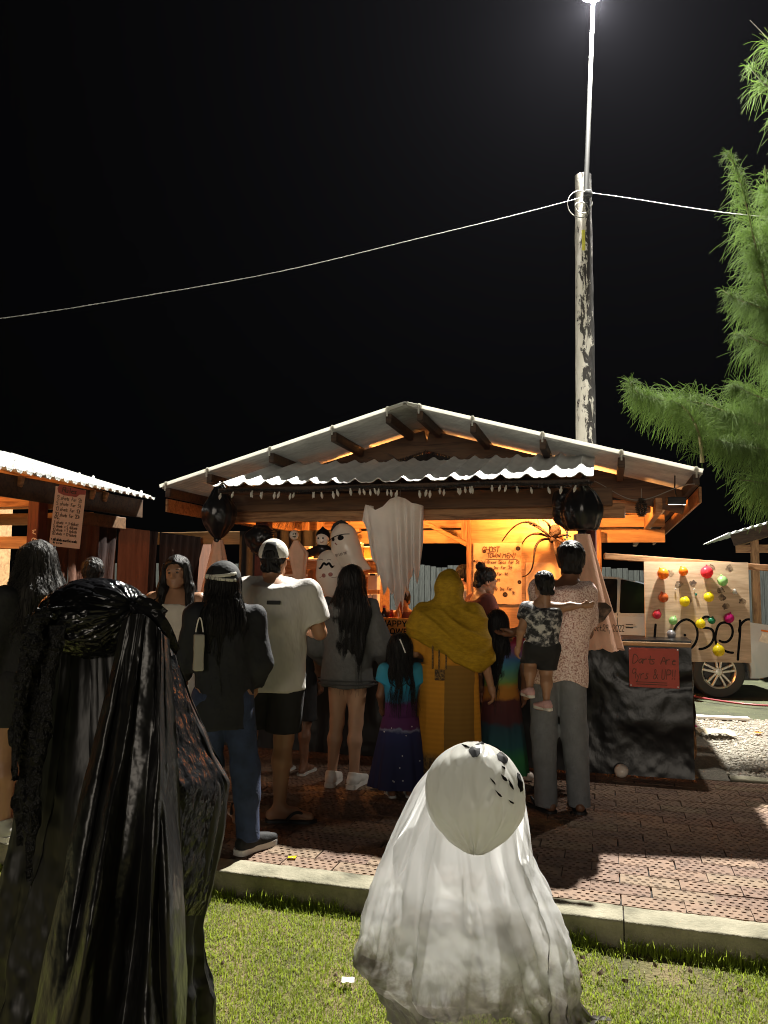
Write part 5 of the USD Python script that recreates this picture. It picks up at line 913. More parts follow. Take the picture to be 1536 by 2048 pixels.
M["dead_leaf"] = mat("dead_leaf", (.09, .055, .025), rough=.8, var=.4)
for k, (px, py) in enumerate([(1480, 1980), (1200, 1945), (1150, 1925), (1380, 1940), (445, 1925), (1165, 1915), (672, 1950), (1310, 1930), (1070 + 90, 1948), (1460, 1900), (1250, 1962)]):
    P = gnd(px, py, GZ + .035); r = random.Random(k); a = r.random() * 6; L = r.uniform(.018, .035); X = np.array([[(i * L, j * L * .35 * (1 - (2 * i - 0) ** 2 * .9), .008 * math.cos(j * 2) + .006 * i) for j in (-1, 0, 1)] for i in np.linspace(-.5, .5, 6)]); v, f = V(thick(X, .0008)); solo("dead_leaf", (v @ rotz(a).T + P, f), M["dead_leaf"], "small dry brown leaf lying on the lawn", "leaf", group="dry leaves on the lawn")

# ------------------------------------------------------------------ people
J0 = dict(neck=(0, -.015, 1.475), chest=(0, .0, 1.30), waist=(0, .0, 1.10), pelvis=(0, -.005, .95), head=(0, .012, 1.625), shL=(-.185, -.01, 1.425), shR=(.185, -.01, 1.425), elL=(-.225, -.03, 1.13), elR=(.225, -.03, 1.13), wrL=(-.225, .06, .885), wrR=(.225, .06, .885),
          hipL=(-.088, 0, .93), hipR=(.088, 0, .93), knL=(-.095, .012, .50), knR=(.095, .012, .50), anL=(-.10, -.02, .085), anR=(.10, -.02, .085), toeL=(-.115, .165, .03), toeR=(.115, .165, .03))
def pose(k, **o):
    J = {n: np.array(o.get(n, p), float) * k for n, p in J0.items()}; J["k"] = k; return J
def bounds(J, m=.16): P = np.array([v for n, v in J.items() if n != "k"]); return P.min(0) - m, P.max(0) + m
def hand(wr, d, palm, k=1.0, curl=.6, side=1, thumb_up=None):
    """A palm, four bent fingers of different lengths and a thumb, from the wrist wr along d with the palm facing palm."""
    d = np.asarray(d, float) / np.linalg.norm(d); palm = np.asarray(palm, float); palm = palm - d * (palm @ d); palm /= np.linalg.norm(palm); ac = np.cross(palm, d) * side
    F = Field(wr - .15 * k, wr + .15 * k * np.ones(3) + d * .07 * k, .0052); F.cone(wr - d * .02 * k, wr + d * .02 * k, .024 * k, .026 * k, .015)
    F.cone(wr + d * .02 * k, wr + d * .075 * k - ac * .022 * k, .019 * k, .014 * k, .02).cone(wr + d * .02 * k, wr + d * .078 * k + ac * .018 * k, .020 * k, .015 * k, .02).cone(wr + d * .02 * k, wr + d * .078 * k, .018 * k, .015 * k, .02)
    for i, (o, L) in enumerate(((-.032, .062), (-.011, .076), (.011, .082), (.031, .070))):
        b = wr + d * (.082 - .05 * abs(o) * 1.2) * k + ac * o * k; a1 = curl * (.5 + .08 * (3 - i)); m = b + (d * math.cos(a1) + palm * math.sin(a1) + ac * o * 1.2) * L * .48 * k; e = m + (d * math.cos(a1 * 2.3) + palm * math.sin(a1 * 2.3) + ac * o * .6) * L * .52 * k
        F.cone(b, m, .0098 * k, .0088 * k, .006).cone(m, e, .0088 * k, .0072 * k, .004)
    t0 = wr + d * .022 * k + ac * .024 * k + palm * .006 * k; t1 = t0 + (d * .6 + ac * .7 + palm * .35) * .036 * k; t2 = t1 + (d * .95 + ac * .15 + palm * .35) * .032 * k; F.cone(t0, t1, .014 * k, .011 * k, .012).cone(t1, t2, .0105 * k, .008 * k, .004)
    return F.mesh()
def head_R(yaw, pitch=0.0, roll=0.0):
    cy, sy = math.cos(yaw), math.sin(yaw); cp, sp = math.cos(pitch), math.sin(pitch); cr, sr = math.cos(roll), math.sin(roll)
    return np.array([[cy, -sy, 0], [sy, cy, 0], [0, 0, 1]]) @ np.array([[1, 0, 0], [0, cp, -sp], [0, sp, cp]]) @ np.array([[cr, 0, sr], [0, 1, 0], [-sr, 0, cr]])
def head_mesh(J, R, s=1.0, neck=.056):
    k = J["k"] * s; F = Field((-.12, -.14, -.20), (.12, .15, .15), .0062)
    F.ell((0, -.012, .032), (.077, .097, .092)).ell((0, .030, -.022), (.062, .068, .083), .04).ell((0, .068, -.088), (.026, .022, .020), .03).cone((-.045, .03, -.07), (.0, .07, -.088), .022, .018, .03).cone((.045, .03, -.07), (.0, .07, -.088), .022, .018, .03)
    F.cone((0, .090, .012), (0, .108, -.026), .007, .0115, .012).ell((-.012, .098, -.030), (.009, .010, .007), .008).ell((.012, .098, -.030), (.009, .010, .007), .008).cone((-.04, .078, .028), (.04, .078, .028), .012, .012, .02)
    for x in (-.030, .030): F.ell((x, .102, .006), (.019, .017, .011), sub=True); F.ell((x * 1.25, .068, -.028), (.020, .018, .018), .02)
    F.cone((-.020, .086, -.056), (.020, .086, -.056), .007, .007, .012).cone((-.014, .086, -.066), (.014, .086, -.066), .007, .007, .010)
    for x in (-.077, .077): F.ell((x, -.008, -.006), (.011, .022, .031), .008); F.ell((x * 1.1, -.001, -.004), (.006, .011, .018), sub=True)
    F.cone((0, -.03, -.05), (0, -.035, -.20), neck, neck * 1.02, .03); m = F.mesh(); v, f = V(m); return trimesh.Trimesh(v * k @ R.T + J["head"], f, process=False)
def bodyfield(J, b=1.0, lb=1.0, h=.0135, fem=0.0, arms=True):
    k = J["k"]; F = Field(*bounds(J), h);     F.ell(J["pelvis"], np.array([.150 + .012 * fem, .108, .125]) * k * b, .05).ell(J["waist"], np.array([.132 - .012 * fem, .098, .14]) * k * b, .05).ell(J["chest"], np.array([.160 - .012 * fem, .112, .165]) * k * b, .05)
    F.cone(J["chest"] + [0, 0, .08 * k], J["neck"], .10 * k, .054 * k, .05, (1.25, .8, 1)).cone(J["neck"], J["head"] - [0, .03 * k, .05 * k], .055 * k * min(b, 1.15), .052 * k, .03).cone(J["shL"], J["shR"], .060 * k, .060 * k, .05)
    for s in "LR":
        F.cone(J["sh" + s], J["el" + s], .056 * k * b * lb, .043 * k * lb, .03).cone(J["el" + s], J["wr" + s], .043 * k * lb, .028 * k, .02)
        hp, kn, an, to = J["hip" + s], J["kn" + s], J["an" + s], J["toe" + s]; F.cone(hp, kn, .092 * k * b * lb, .058 * k * lb, .05); cf = kn + (an - kn) * .32 - np.array([0, .018, 0]) * k
        F.cone(kn, cf, .055 * k * lb, .056 * k * lb, .03).cone(cf, an, .056 * k * lb, .036 * k, .03); he = an + (an - to) * np.array([.28, .28, 0]) - [0, 0, .045 * k]
        F.cone(an, he, .036 * k, .030 * k, .02).cone(an + [0, 0, -.01 * k], (an + to) / 2 + [0, 0, -.005 * k], .034 * k, .032 * k, .02).cone((an + to) / 2 + [0, 0, -.008 * k], to, .034 * k, .022 * k, .02, (1, 1, 1)).cone(he, to, .026 * k, .020 * k, .02)
    F.cut((0, 0, .004), (0, 0, -1)); return F
def toes(J, s):
    to, an = J["toe" + s], J["an" + s]; k = J["k"]; d = (to - an) * [1, 1, 0]; d /= np.linalg.norm(d); sd = np.array([d[1], -d[0], 0]) * (1 if s == "L" else -1); F = Field(to - .08 * k, to + .10 * k, .0062)
    for i in range(5): b = to - d * (.012 + .006 * i) * k + sd * (.020 - .011 * i) * k * 1.1; F.cone(b - d * .02 * k, b + d * (.024 - .003 * i) * k - [0, 0, .006 * k], .0105 * k, (.0115 - .001 * i) * k, .005)
    return F.mesh()
def trunk_cloth(J, hem, loose=.022, flare=.0, sleeve=.5, sl_loose=.026, b=1.0, h=.0135, neck=1.47, fem=0, amp=.010, hood=False, sleeves="LR", seed=0, wr_seed=(6, 6, 3.2), collar=0.0):
    """A shirt, sweatshirt or dress top: the trunk let out, hanging to the hem, with sleeves cut square."""
    k = J["k"]; F = Field(*bounds(J, .22), h); q = loose
    F.ell(J["chest"], np.array([.160 - .01 * fem, .112, .17]) * k * b + q, .06).cone(J["shL"] * .92 + J["neck"] * .08, J["shR"] * .92 + J["neck"] * .08, .058 * k + q * .45, .058 * k + q * .45, .06).cone(J["chest"] + [0, 0, .06 * k], J["neck"] - [0, 0, .02 * k], .10 * k + q * .6, .066 * k + q * .2, .05, (1.25, .8, 1))
    hz = np.array([J["pelvis"][0], J["pelvis"][1], hem * k - .10]); top = np.array([J["chest"][0], J["chest"][1], J["chest"][2]]); F.cone(top, hz, .148 * k * b + q * .8, .156 * k * b + q + flare, .06, (1, .74, 1))
    F.cut((0, 0, hem * k), (0, .02, -1)).cut((0, 0, neck * k), (0, -.35, 1))
    for s in sleeves:
        G = Field(*bounds(J, .22), h); sh, el, wr = J["sh" + s], J["el" + s], J["wr" + s]; q2 = sl_loose
        if sleeve <= 1: e = sh + (el - sh) * sleeve; d = el - sh; G.cone(sh, sh + (el - sh) * min(1, sleeve + .25), .058 * k * b + q2 * .55, .048 * k * b + q2 * 1.25, .03).cut(e, d)
        else: e = el + (wr - el) * (sleeve - 1); G.cone(sh, el, .056 * k * b + q2 * .7, .046 * k + q2, .04).cone(el, wr, .046 * k + q2, .032 * k + q2 * .8, .03).cut(e, wr - el)
        g, f = G.f, F.f; hh = np.maximum(.05 - np.abs(f - g), 0) / .05; F.f = np.minimum(f, g) - hh * hh * .05 * .25
    return wrinkle(wrinkle(F.mesh(), amp, wr_seed, seed, 3), amp * .45, np.array(wr_seed) * 2.6, seed + 3, 3)
def trousers(J, hem=(.03, .03), top=1.0, loose=.02, flare=.0, b=1.0, h=.0135, amp=.007, seed=1):
    k = J["k"]; F = Field(*bounds(J, .2), h); F.ell(J["pelvis"], np.array([.150, .108, .125]) * k * b + min(loose, .010), .05)
    for s, hm in zip("LR", hem):
        hp, kn, an = J["hip" + s], J["kn" + s], J["an" + s]; G = Field(*bounds(J, .2), h); G.cone(hp, kn, .092 * k * b + loose, .066 * k + loose + flare * .4, .05).cone(kn, kn + (an - kn) * .4 - np.array([0, .018, 0]) * k, .062 * k + loose, .058 * k + loose, .03).cone(kn, kn + (an - kn) * 1.25, .062 * k + loose + flare * .4, .040 * k + loose + flare, .04)
        t = (hp[2] - hm * k) / (hp[2] - an[2]); G.cut((0, 0, hm * k), (0, 0, -1)); g, f = G.f, F.f; hh = np.maximum(.03 - np.abs(f - g), 0) / .03; F.f = np.minimum(f, g) - hh * hh * .03 * .25
    F.cut((0, 0, top * k), (0, 0, 1)); return wrinkle(F.mesh(), amp, (7, 7, 3.5), seed, 3)
def skirt_cloth(J, z0, z1, r0, r1, n=9, amp=.08, seed=0, sq=.78):
    k = J["k"]; g = np.linspace(0, 2 * np.pi, 84, endpoint=False); T = np.linspace(0, 1, 30)[:, None]; rr = np.random.default_rng(seed); p = rr.random(3) * 6.28
    R = (r0 + (r1 - r0) * T ** .85) * (1 + amp * T * (np.sin(n * g + p[0] + .8 * np.sin(2 * g + p[1])) + .5 * np.sin((2 * n + 1) * g + p[2])))
    return thick(np.stack([J["pelvis"][0] + R * np.cos(g), J["pelvis"][1] + R * sq * np.sin(g), z0 + (z1 - z0) * T + 0 * g], -1), .003, True)
def hair_short(J, R, s=1.0, thickn=.014, fringe=.0, top=.0):
    k = J["k"] * s; F = Field((-.14, -.16, -.14), (.14, .15, .19), .0068); F.ell((0, -.020, .040), np.array([.080, .098, .094]) + thickn, .02).ell((0, .0, .085), (.07, .08, .05 + top), .03).cone((-.04, -.085, -.05), (.04, -.085, -.05), .026, .026, .04)
    F.cut((0, .066 + fringe, .05), (0, .85, -.52)).cut((0, 0, -.085), (0, -.1, -1)); m = wrinkle(F.mesh(), .010, (38, 38, 24), 3, 3); v, f = V(m); return trimesh.Trimesh(v * k @ R.T + J["head"], f, process=False)
def hair_long(J, R, length, s=1.0, wid=.105, spread=.02, front=True, amp=.012, sc=(26, 26, 4), seed=2, thickn=.016, sway=(0, 0)):
    """Hair over the skull falling down the back as a mass of locks."""
    k = J["k"] * s; F = Field((-.32, -.26, -length - .12), (.32, .17, .18), .0085); F.ell((0, -.020, .038), np.array([.080, .098, .095]) + thickn, .02)
    F.cut((0, .060, .05), (0, .85, -.52)); e = np.array([sway[0], -.115 + sway[1], -length]); F.cone((0, -.065, .02), (sway[0] * .4, -.115, -.22), .088, wid, .05, (1, .55, 1)).cone((sway[0] * .4, -.115, -.22), e, wid, wid * .75 + spread, .05, (1, .42, 1))
    if front:
        for x in (-1, 1): F.cone((x * .072, .005, .05), (x * .098, -.015, -.15), .026, .030, .03).cone((x * .098, -.015, -.15), (x * (.095 + spread), -.03, -min(length, .30)), .032, .026, .03)
    m = F.mesh(); v, f = V(m); t = np.clip((-v[:, 2] - .02) / max(length, .1), 0, 1); a = np.arctan2(v[:, 0], -v[:, 1] - .02); n = norms((v, f)); lock = np.sin(v[:, 0] * 95 + 2.2 * np.sin(v[:, 2] * 9) + 3 * v[:, 1]) * .0045 + (meshkit.fbm(v * sc, 3, seed) - .5) * 2 * amp
    v = v + n * (lock * (.35 + t))[:, None]; v[:, 2] += t ** 3 * (.05 * np.sin(v[:, 0] * 42) + .03 * np.sin(v[:, 0] * 95 + 1)); return trimesh.Trimesh(v * k @ np.where(np.eye(3) > 2, 0, R).T + J["head"], f, process=False)
def hair_strands(t, J, R, m, N, seed, matname="hair", steps=9, step=.032, lift=.005):
    """Single hairs lying over and a little off a mass of hair."""
    from scipy.spatial import cKDTree
    v, f = V(m); n = norms((v, f)); T = cKDTree(v); r = np.random.default_rng(seed); zt = J["head"][2]; ok = np.where((v[:, 2] > v[:, 2].min() + .04))[0]; i = r.choice(ok, N); p = v[i] + n[i] * lift; C = [p]; off = lift * (.3 + 1.6 * r.random(N))[:, None]; dr = r.normal(0, .10, (N, 3)); dr[:, 2] = -1
    for k in range(steps):
        q = C[-1] + dr * step; d, j = T.query(q); tgt = v[j] + n[j] * off; low = q[:, 2] < v[:, 2].min() + .01; q = np.where(low[:, None], q + n[j] * .0, tgt * .8 + q * .2); q[:, 2] = C[-1][:, 2] - step * .9; C.append(q)
    P = np.stack(C, 1).reshape(-1, 3); tp = uniq(t, "strands"); cv = UsdGeom.BasisCurves.Define(stage, tp); cv.CreatePointsAttr(Vt.Vec3fArray.FromNumpy(P.astype(np.float32))); cv.CreateCurveVertexCountsAttr(Vt.IntArray.FromNumpy(np.full(N, steps + 1, np.int32))); cv.CreateTypeAttr("linear")
    cv.CreateWidthsAttr(Vt.FloatArray.FromNumpy(np.full(len(P), .0016, np.float32))); cv.SetWidthsInterpolation("vertex"); UsdShade.MaterialBindingAPI.Apply(cv.GetPrim()).Bind(M[matname]); tag(cv, kind="stuff")
def sneaker(an, to, k=1.0):
    d = (to - an) * [1, 1, 0]; L = np.linalg.norm(d); d /= L; sd = np.array([d[1], -d[0], 0]); Rm = np.stack([d, -sd, [0, 0, 1]], 1); o = an * [1, 1, 0]
    F = Field((-.14, -.09, -.02), (.30, .09, .20), .0075); F.cone((-.045 * k, 0, .055 * k), (.02, 0, .075 * k), .042 * k, .045 * k, .03).cone((.02, 0, .07 * k), (.16 * k, 0, .048 * k), .046 * k, .036 * k, .03).cone((.10 * k, 0, .04 * k), (.19 * k, 0, .04 * k), .040 * k, .034 * k, .02, (1, 1.1, .8)).cone((-.01, 0, .06 * k), (-.005, 0, .115 * k), .047 * k, .045 * k, .02)
    F.cut((0, 0, .028 * k), (0, 0, -1)).cut((0, 0, .112 * k), (.25, 0, 1)); u = F.mesh(); P = [(-.088, 0), (-.075, .038), (0, .038), (.08, .045), (.15, .05), (.20, .036), (.225, 0), (.20, -.034), (.15, -.046), (.08, -.042), (0, -.038), (-.075, -.038)]
    so_ = extr(Polygon(spline([(a, b, 0) for a, b in P + P[:1]], 40)[:, :2] * k), .032 * k, (0, 0, .001), (1, 0, 0), (0, 1, 0)); out = []
    for m in (u, so_): v, f = V(m); out.append(trimesh.Trimesh(v @ Rm.T + o, f, process=False))
    return out
def flipflop(an, to, k=1.0):
    d = (to - an) * [1, 1, 0]; L = np.linalg.norm(d); d /= L; sd = np.array([d[1], -d[0], 0]); o = an * [1, 1, 0]; P = [(-.085, 0), (-.07, .036), (.03, .040), (.12, .052), (.19, .046), (.222, .0), (.19, -.044), (.12, -.048), (.03, -.036), (-.07, -.034)]
    return extr(Polygon(spline([(a, b, 0) for a, b in P + P[:1]], 40)[:, :2] * k), .016, o + [0, 0, .001], d, -sd), [tube(spline([o + d * x * k + sd * y * k + [0, 0, z * k] for x, y, z in pts], 14), .009 * k, 8) for pts in ([(.15, .0, .03), (.11, .032, .062), (.05, .045, .02)], [(.15, .0, .03), (.11, -.032, .062), (.05, -.042, .02)])]
def person(label, pos, rz, J, skin="skin", b=1.0, lb=1.0, fem=0, yaw=0.0, pitch=0.0, roll=0.0, hs=1.0, hands=True, face=False, group=None, neck=.054, curl=.6, palms=None, h=.0135, baretoes="", raise_=0.0):
    t = thing("person", label, "person", pos, rz, group); R = head_R(yaw, pitch, roll); F = bodyfield(J, b, lb, h, fem); ms = [F.mesh(), head_mesh(J, R, hs, neck)]
    if hands:
        for s in "LR":
            if hands is True or s in hands: d = J["wr" + s] - J["el" + s]; pm = (palms or {}).get(s, np.array([-.8 if s == "R" else .8, .3, 0])); ms.append(hand(J["wr" + s], d, pm, J["k"] * 1.02, curl, 1 if s == "L" else -1))
    for s in baretoes: ms.append(toes(J, s))
    part(t, "body", cat_(ms), M[skin], smooth=True); k = J["k"] * hs
    if face:
        for x in (-.030, .030):
            part(t, "eye", ellip(J["head"] + R @ (np.array([x, .0815, .006]) * k), (.0115 * k,) * 3, 2), M["eye"], smooth=True); part(t, "eyebrow", tube([J["head"] + R @ (np.array([x + dx, .0955 - abs(dx) * .25, .029 - abs(dx) * .1]) * k) for dx in (-.016, 0, .016)], .0032 * k, 5), M["hair"])
        part(t, "lips", cat_([tube([J["head"] + R @ (np.array([dx, .0935 - dx * dx * 22, -.060 + dx * dx * 12]) * k) for dx in np.linspace(-.024, .024, 9)], .0055 * k, 6)]), M["lips"], smooth=True)
    return t, R

def spot(px, py): return gnd(px, py)
RZ = -TH
# --- the man in the white T-shirt
J = pose(1.02, chest=(0, .03, 1.30), neck=(-.015, .075, 1.465), head=(-.035, .125, 1.605), elR=(.285, .09, 1.15), wrR=(.20, .32, 1.13), elL=(-.27, .06, 1.15), wrL=(-.14, .30, 1.12), shR=(.205, .055, 1.405), shL=(-.205, .055, 1.405), knL=(-.15, .01, .50), anL=(-.175, -.02, .085), toeL=(-.245, .14, .03), knR=(.085, .01, .50), anR=(.075, -.02, .085), toeR=(.265, -.005, .03), hipL=(-.10, 0, .93), hipR=(.10, 0, .93))
p = spot(536, 1640); t, R = person("man in a white T-shirt, black shorts and backwards white cap seen from behind", p, math.radians(-6), J, "skin", b=1.10, lb=1.06, neck=.064, baretoes="LR", palms=dict(R=(0, 0, 1), L=(0, 0, 1)))
shm = trunk_cloth(J, .80, .036, .025, .72, .036, b=1.10, h=.0115, amp=.022, seed=3, wr_seed=(5, 5, 2.6)); part(t, "shirt", shm, M["white_cloth"], smooth=True)
part(t, "shorts", trousers(J, (.555, .535), .90, .026, .04, b=1.05, h=.0115), M["black_cloth"], smooth=True)
part(t, "hair", hair_short(J, R, 1.0, .006), M["hair"], smooth=True)
k = J["k"]; F = Field((-.13, -.15, -.03), (.13, .16, .17), .0062); F.ell((0, -.014, .050), (.096, .116, .101)); F.cut((0, 0, .030), (0, .12, -1)); F.ell((0, -.125, .050), (.046, .05, .034), sub=True)
capm = mat("white_cap", (.60, .58, .52), rough=.85, var=.05, bump=.2, bscale=60); capd = mat("black_cap_mesh", (.015, .015, .015), rough=.8, var=.3, scale=90)
v, f = V(F.mesh()); part(t, "cap", trimesh.Trimesh(v * k @ R.T + J["head"], f, process=False), capm, smooth=True)
F = Field((-.13, -.16, -.03), (.13, .02, .17), .0065); F.ell((0, -.016, .050), (.0975, .1175, .1025)); F.cut((0, -.050, 0), (0, 1, .18)).cut((0, 0, .030), (0, .12, -1)).cut((0.012, 0, .125), (0, 0, 1)); F.ell((0, -.128, .046), (.036, .05, .026), sub=True); F.cut((-.062, 0, 0), (-1, 0, .25)).cut((.066, 0, 0), (1, 0, .25)); v, f = V(F.mesh()); part(t, "cap_mesh", trimesh.Trimesh(v * k @ R.T + J["head"], f, process=False), capd, smooth=True)
part(t, "cap_peak", extr(Polygon([(-.07, .08), (.07, .08), (.055, .17), (0, .185), (-.055, .17)]), .008, J["head"] + [0, 0, .055 * k], (1, 0, 0), (0, 1, -.15)), capm)
sv_ = V(shm)[0]; cand = sv_[(np.abs(sv_[:, 0] - J["neck"][0] - .05) < .05) & (np.abs(sv_[:, 2] - J["neck"][2] + .125) < .012) & (sv_[:, 1] < J["chest"][1])]; part(t, "shirt_print", extr(sbox(-.040, -.009, .040, .009).buffer(.004), .004, [J["neck"][0] + .05, cand[:, 1].min() - .002, J["neck"][2] - .125], (1, 0, 0), (0, .42, .90)), M["grey_trim"])
part(t, "neck_chain", tube([J["neck"] + np.array([.078 * math.sin(a), -.075 * math.cos(a) + .02, .012 - .03 * abs(math.sin(a / 2))]) for a in np.linspace(-2, 2, 24)], .004, 5), M["orange_cloth"])
for s in "LR":
    so_, st_ = flipflop(J["an" + s], J["toe" + s], 1.08); q = part(t, "flip_flop", so_, M["black_rubber"] if s == "R" else M["shoe_grey"]); [part(q, "strap", m, M["black_rubber"], smooth=True) for m in st_]
# --- the woman in the grey sweatshirt
J = pose(.925, elL=(-.30, .02, 1.10), elR=(.30, .02, 1.10), wrL=(-.27, .20, .93), wrR=(.24, .22, .95), hipL=(-.085, 0, .93), knL=(-.085, .0, .50), anL=(-.115, -.02, .085), toeL=(-.13, .165, .03), knR=(.075, .0, .50), anR=(.075, -.02, .085), toeR=(.095, .165, .03), head=(.03, .012, 1.625))
p = spot(692, 1572); t, R = person("woman in a grey sweatshirt with long black hair and white trainers", p, RZ, J, "skin_fair", lb=.98, fem=1)
part(t, "sweatshirt", trunk_cloth(J, .79, .045, .030, 1.85, .032, h=.0115, amp=.022, seed=7, fem=1, wr_seed=(6, 6, 4)), M["grey_hood"], smooth=True)
for z in (.785, .757): part(t, "hem_stripe", tube(np.array([(.227 * math.cos(a), -.004 + .170 * math.sin(a), z * 1.0) for a in np.linspace(0, 2 * np.pi, 60)]), .006, 6), M["grey_trim"])
part(t, "hood", wrinkle(ellip(J["neck"] + np.array([0, -.10, -.07]), (.13, .055, .085), 4), .012, (12, 12, 12)), M["grey_hood"], smooth=True)
hm = hair_long(J, R, .50, wid=.150, spread=.0, sway=(.03, -.01), thickn=.020); part(t, "hair", hm, M["hair"], smooth=True); hair_strands(t, J, R, hm, 700, 1, "hair")
for s in "LR": u, so_ = sneaker(J["an" + s], J["toe" + s], .96); q = part(t, "shoe", u, M["shoe_white"], smooth=True); part(q, "sole", so_, M["shoe_white"]); part(q, "side_mark", bx(J["an" + s] + np.array([0, -.058, -.005]), (.026, .006, .012), bev=.002), M["grey_trim"])
# --- the small girl in the blue and purple dress
dress1 = blend("blue_purple_dress", [(0, (.010, .012, .05)), (.40, (.012, .016, .075)), (.52, (.015, .02, .10)), (.545, (.18, .20, .32)), (.56, (.075, .012, .085)), (.74, (.085, .012, .10)), (.77, (.02, .16, .30)), (.92, (.02, .26, .44)), (1, (.03, .24, .36))], wob=.05, lo=.0, hi=.88, wscale=14)
J = pose(.62, head=(-.02, .012, 1.66), elL=(-.24, .03, 1.13), wrL=(-.20, .16, .95), wrR=(.30, .02, .86), elR=(.26, -.02, 1.12))
p = spot(800, 1592); t, R = person("small girl in a blue and purple tie-dye dress beside the yellow tunic", p, math.radians(8), J, "skin_deep", fem=0, hs=1.30, h=.010)
part(t, "dress", cat_([trunk_cloth(J, .80, .018, .01, .45, .025, h=.009, seed=5, amp=.006)]), dress1, smooth=True); part(t, "dress_skirt", skirt_cloth(J, .56, .075, .125, .215, 8, .07, 3), dress1, smooth=True)
hm = hair_long(J, R, .15, 1.3, wid=.085, spread=-.03, amp=.008); part(t, "hair", hm, M["hair"], smooth=True); hair_strands(t, J, R, hm, 700, 2, "hair"); part(t, "hair_clip", tube([J["head"] + np.array([-.02, -.135, .10]) * .8, J["head"] + np.array([.03, -.15, -.02]) * .8], .005, 5), M["screw"])
for s in "LR": so_, st_ = flipflop(J["an" + s], J["toe" + s], .62); q = part(t, "sandal", so_, M["shoe_grey"]); [part(q, "strap", m, M["shoe_grey"], smooth=True) for m in st_]
r = np.random.default_rng(5)
for k in range(16): a = -1.57 + r.normal(0, .6); z = .12 + .38 * r.random(); rad = .125 + .09 * (1 - (z - .075) / .485) ** .85 + .004; part(t, "sequin", ellip((rad * math.cos(a), .78 * rad * math.sin(a), z), (.005, .005, .005), 1), M["screw"])
# --- the woman in the mustard headscarf and tunic
J = pose(.90, elL=(-.28, .0, 1.12), wrL=(-.20, .22, 1.06), elR=(.275, -.03, 1.10), wrR=(.335, .02, .86), shL=(-.20, -.01, 1.42), shR=(.20, -.01, 1.42))
p = spot(897, 1592) ; t, R = person("woman in a mustard headscarf and long yellow tunic, right arm hanging", p, math.radians(-10), J, "skin", b=1.10, fem=1, lb=1.05, palms=dict(R=(-1, .1, 0), L=(0, 0, 1)), curl=.75)
k = J["k"]; part(t, "tunic", trunk_cloth(J, .86, .030, .015, .95, .026, b=1.10, h=.0125, amp=.008, seed=9, fem=1), M["orange_cloth"], smooth=True)
tun = usdkit.material(stage, "/World/Looks/tunic_panels", {"tc": ("texture_coordinate", {}), "x": ("separate_xyz", {}), "n": ("noise_texture", {"scale": 9.0, "detail": 3}), "ax": ("math", {"math_type": "multiply_add", "value2": .02, "value3": -.01}), "xx": ("math", {"math_type": "add"}), "g": ("map_range", {"from_min": -.30, "from_max": .30}), "r": ("rgb_ramp", {"interpolate": False, "ramp": [(0, (.54, .23, .012)), (.465, (.54, .23, .012)), (.47, (.24, .12, .014)), (.80, (.24, .12, .014)), (.81, (.58, .25, .012)), (1, (.58, .25, .012))]}),
    "w": ("wave_texture", {"scale": 9.0, "distortion": .6, "bands_direction": "z"}), "m": ("mix_color", {"blend_type": "multiply", "fac": .10}), "z": ("map_range", {"from_min": .285, "from_max": .34, "clamp": True}), "v": ("noise_texture", {"scale": 55.0, "detail": 2}), "vr": ("rgb_ramp", {"ramp": [(.4, (.06, .034, .014)), (.6, (.21, .12, .035))]}), "f": ("mix_color", {}), "p": ("principled_bsdf", {"roughness": .85}), "bp": ("bump", {"strength": .4, "distance": .02})},
    [("tc.object", "n.vector"), ("tc.object", "x.vector"), ("n.fac", "ax.value1"), ("x.x", "xx.value1"), ("ax.value", "xx.value2"), ("xx.value", "g.value"), ("g.result", "r.fac"), ("tc.object", "w.vector"), ("r.color", "m.a"), ("w.color", "m.b"), ("x.z", "z.value"), ("tc.object", "v.vector"), ("v.fac", "vr.fac"), ("z.result", "f.fac"), ("vr.color", "f.a"), ("m.result", "f.b"), ("f.result", "p.base_color"), ("n.fac", "bp.height"), ("bp.normal", "p.normal")], surface="p.BSDF")
part(t, "tunic_skirt", skirt_cloth(J, .93, .165, .205, .240, 6, .035, 2, sq=.72), tun, smooth=True)
for x, w in ((-.10, .012), (-.055, .012), (-.005, .012)): part(t, "embroidered_strip", bx((x, -.166, 1.0), (w, .012, .19), bev=.003), M["embroid"])
part(t, "embroidered_panel", bx((-.05, -.168, .865), (.07, .012, .075), bev=.003), M["embroid"])
part(t, "leggings", trousers(J, (.06, .06), .9, .012, .0, h=.014), M["orange_cloth"], smooth=True)
# headscarf: hood over the head and a wide shawl crossing the shoulders to the right hip
F = Field((-.42, -.34, .80), (.46, .30, 1.66), .0115); hd = J["head"]; F.ell(hd + [0, -.012, .03], (.100, .122, .118)).cone(hd + [0, -.03, -.02], hd + [0, -.06, -.17], .092, .088, .06, (1, .9, 1)).cone(hd + [0, -.06, -.14], (0, -.06, 1.18), .088, .17, .07, (1.05, .72, 1)).cone(J["shL"] + [.02, 0, -.01], J["shR"] + [-.02, 0, -.01], .072, .072, .07)
F.cone((-.14, -.07, 1.20), (.15, -.05, .98), .135, .125, .08, (1.1, .9, 1)).cone(J["shR"], (.245, -.02, 1.00), .082, .075, .07).cone(J["shL"], (-.235, 0, 1.12), .078, .078, .06); F.cut((-.26, 0, 1.06), (-.44, 0, -.9)).cut((.30, 0, .845), (-.44, 0, -.9)); F.ell(hd + [0, .13, -.01], (.075, .10, .095), sub=True)
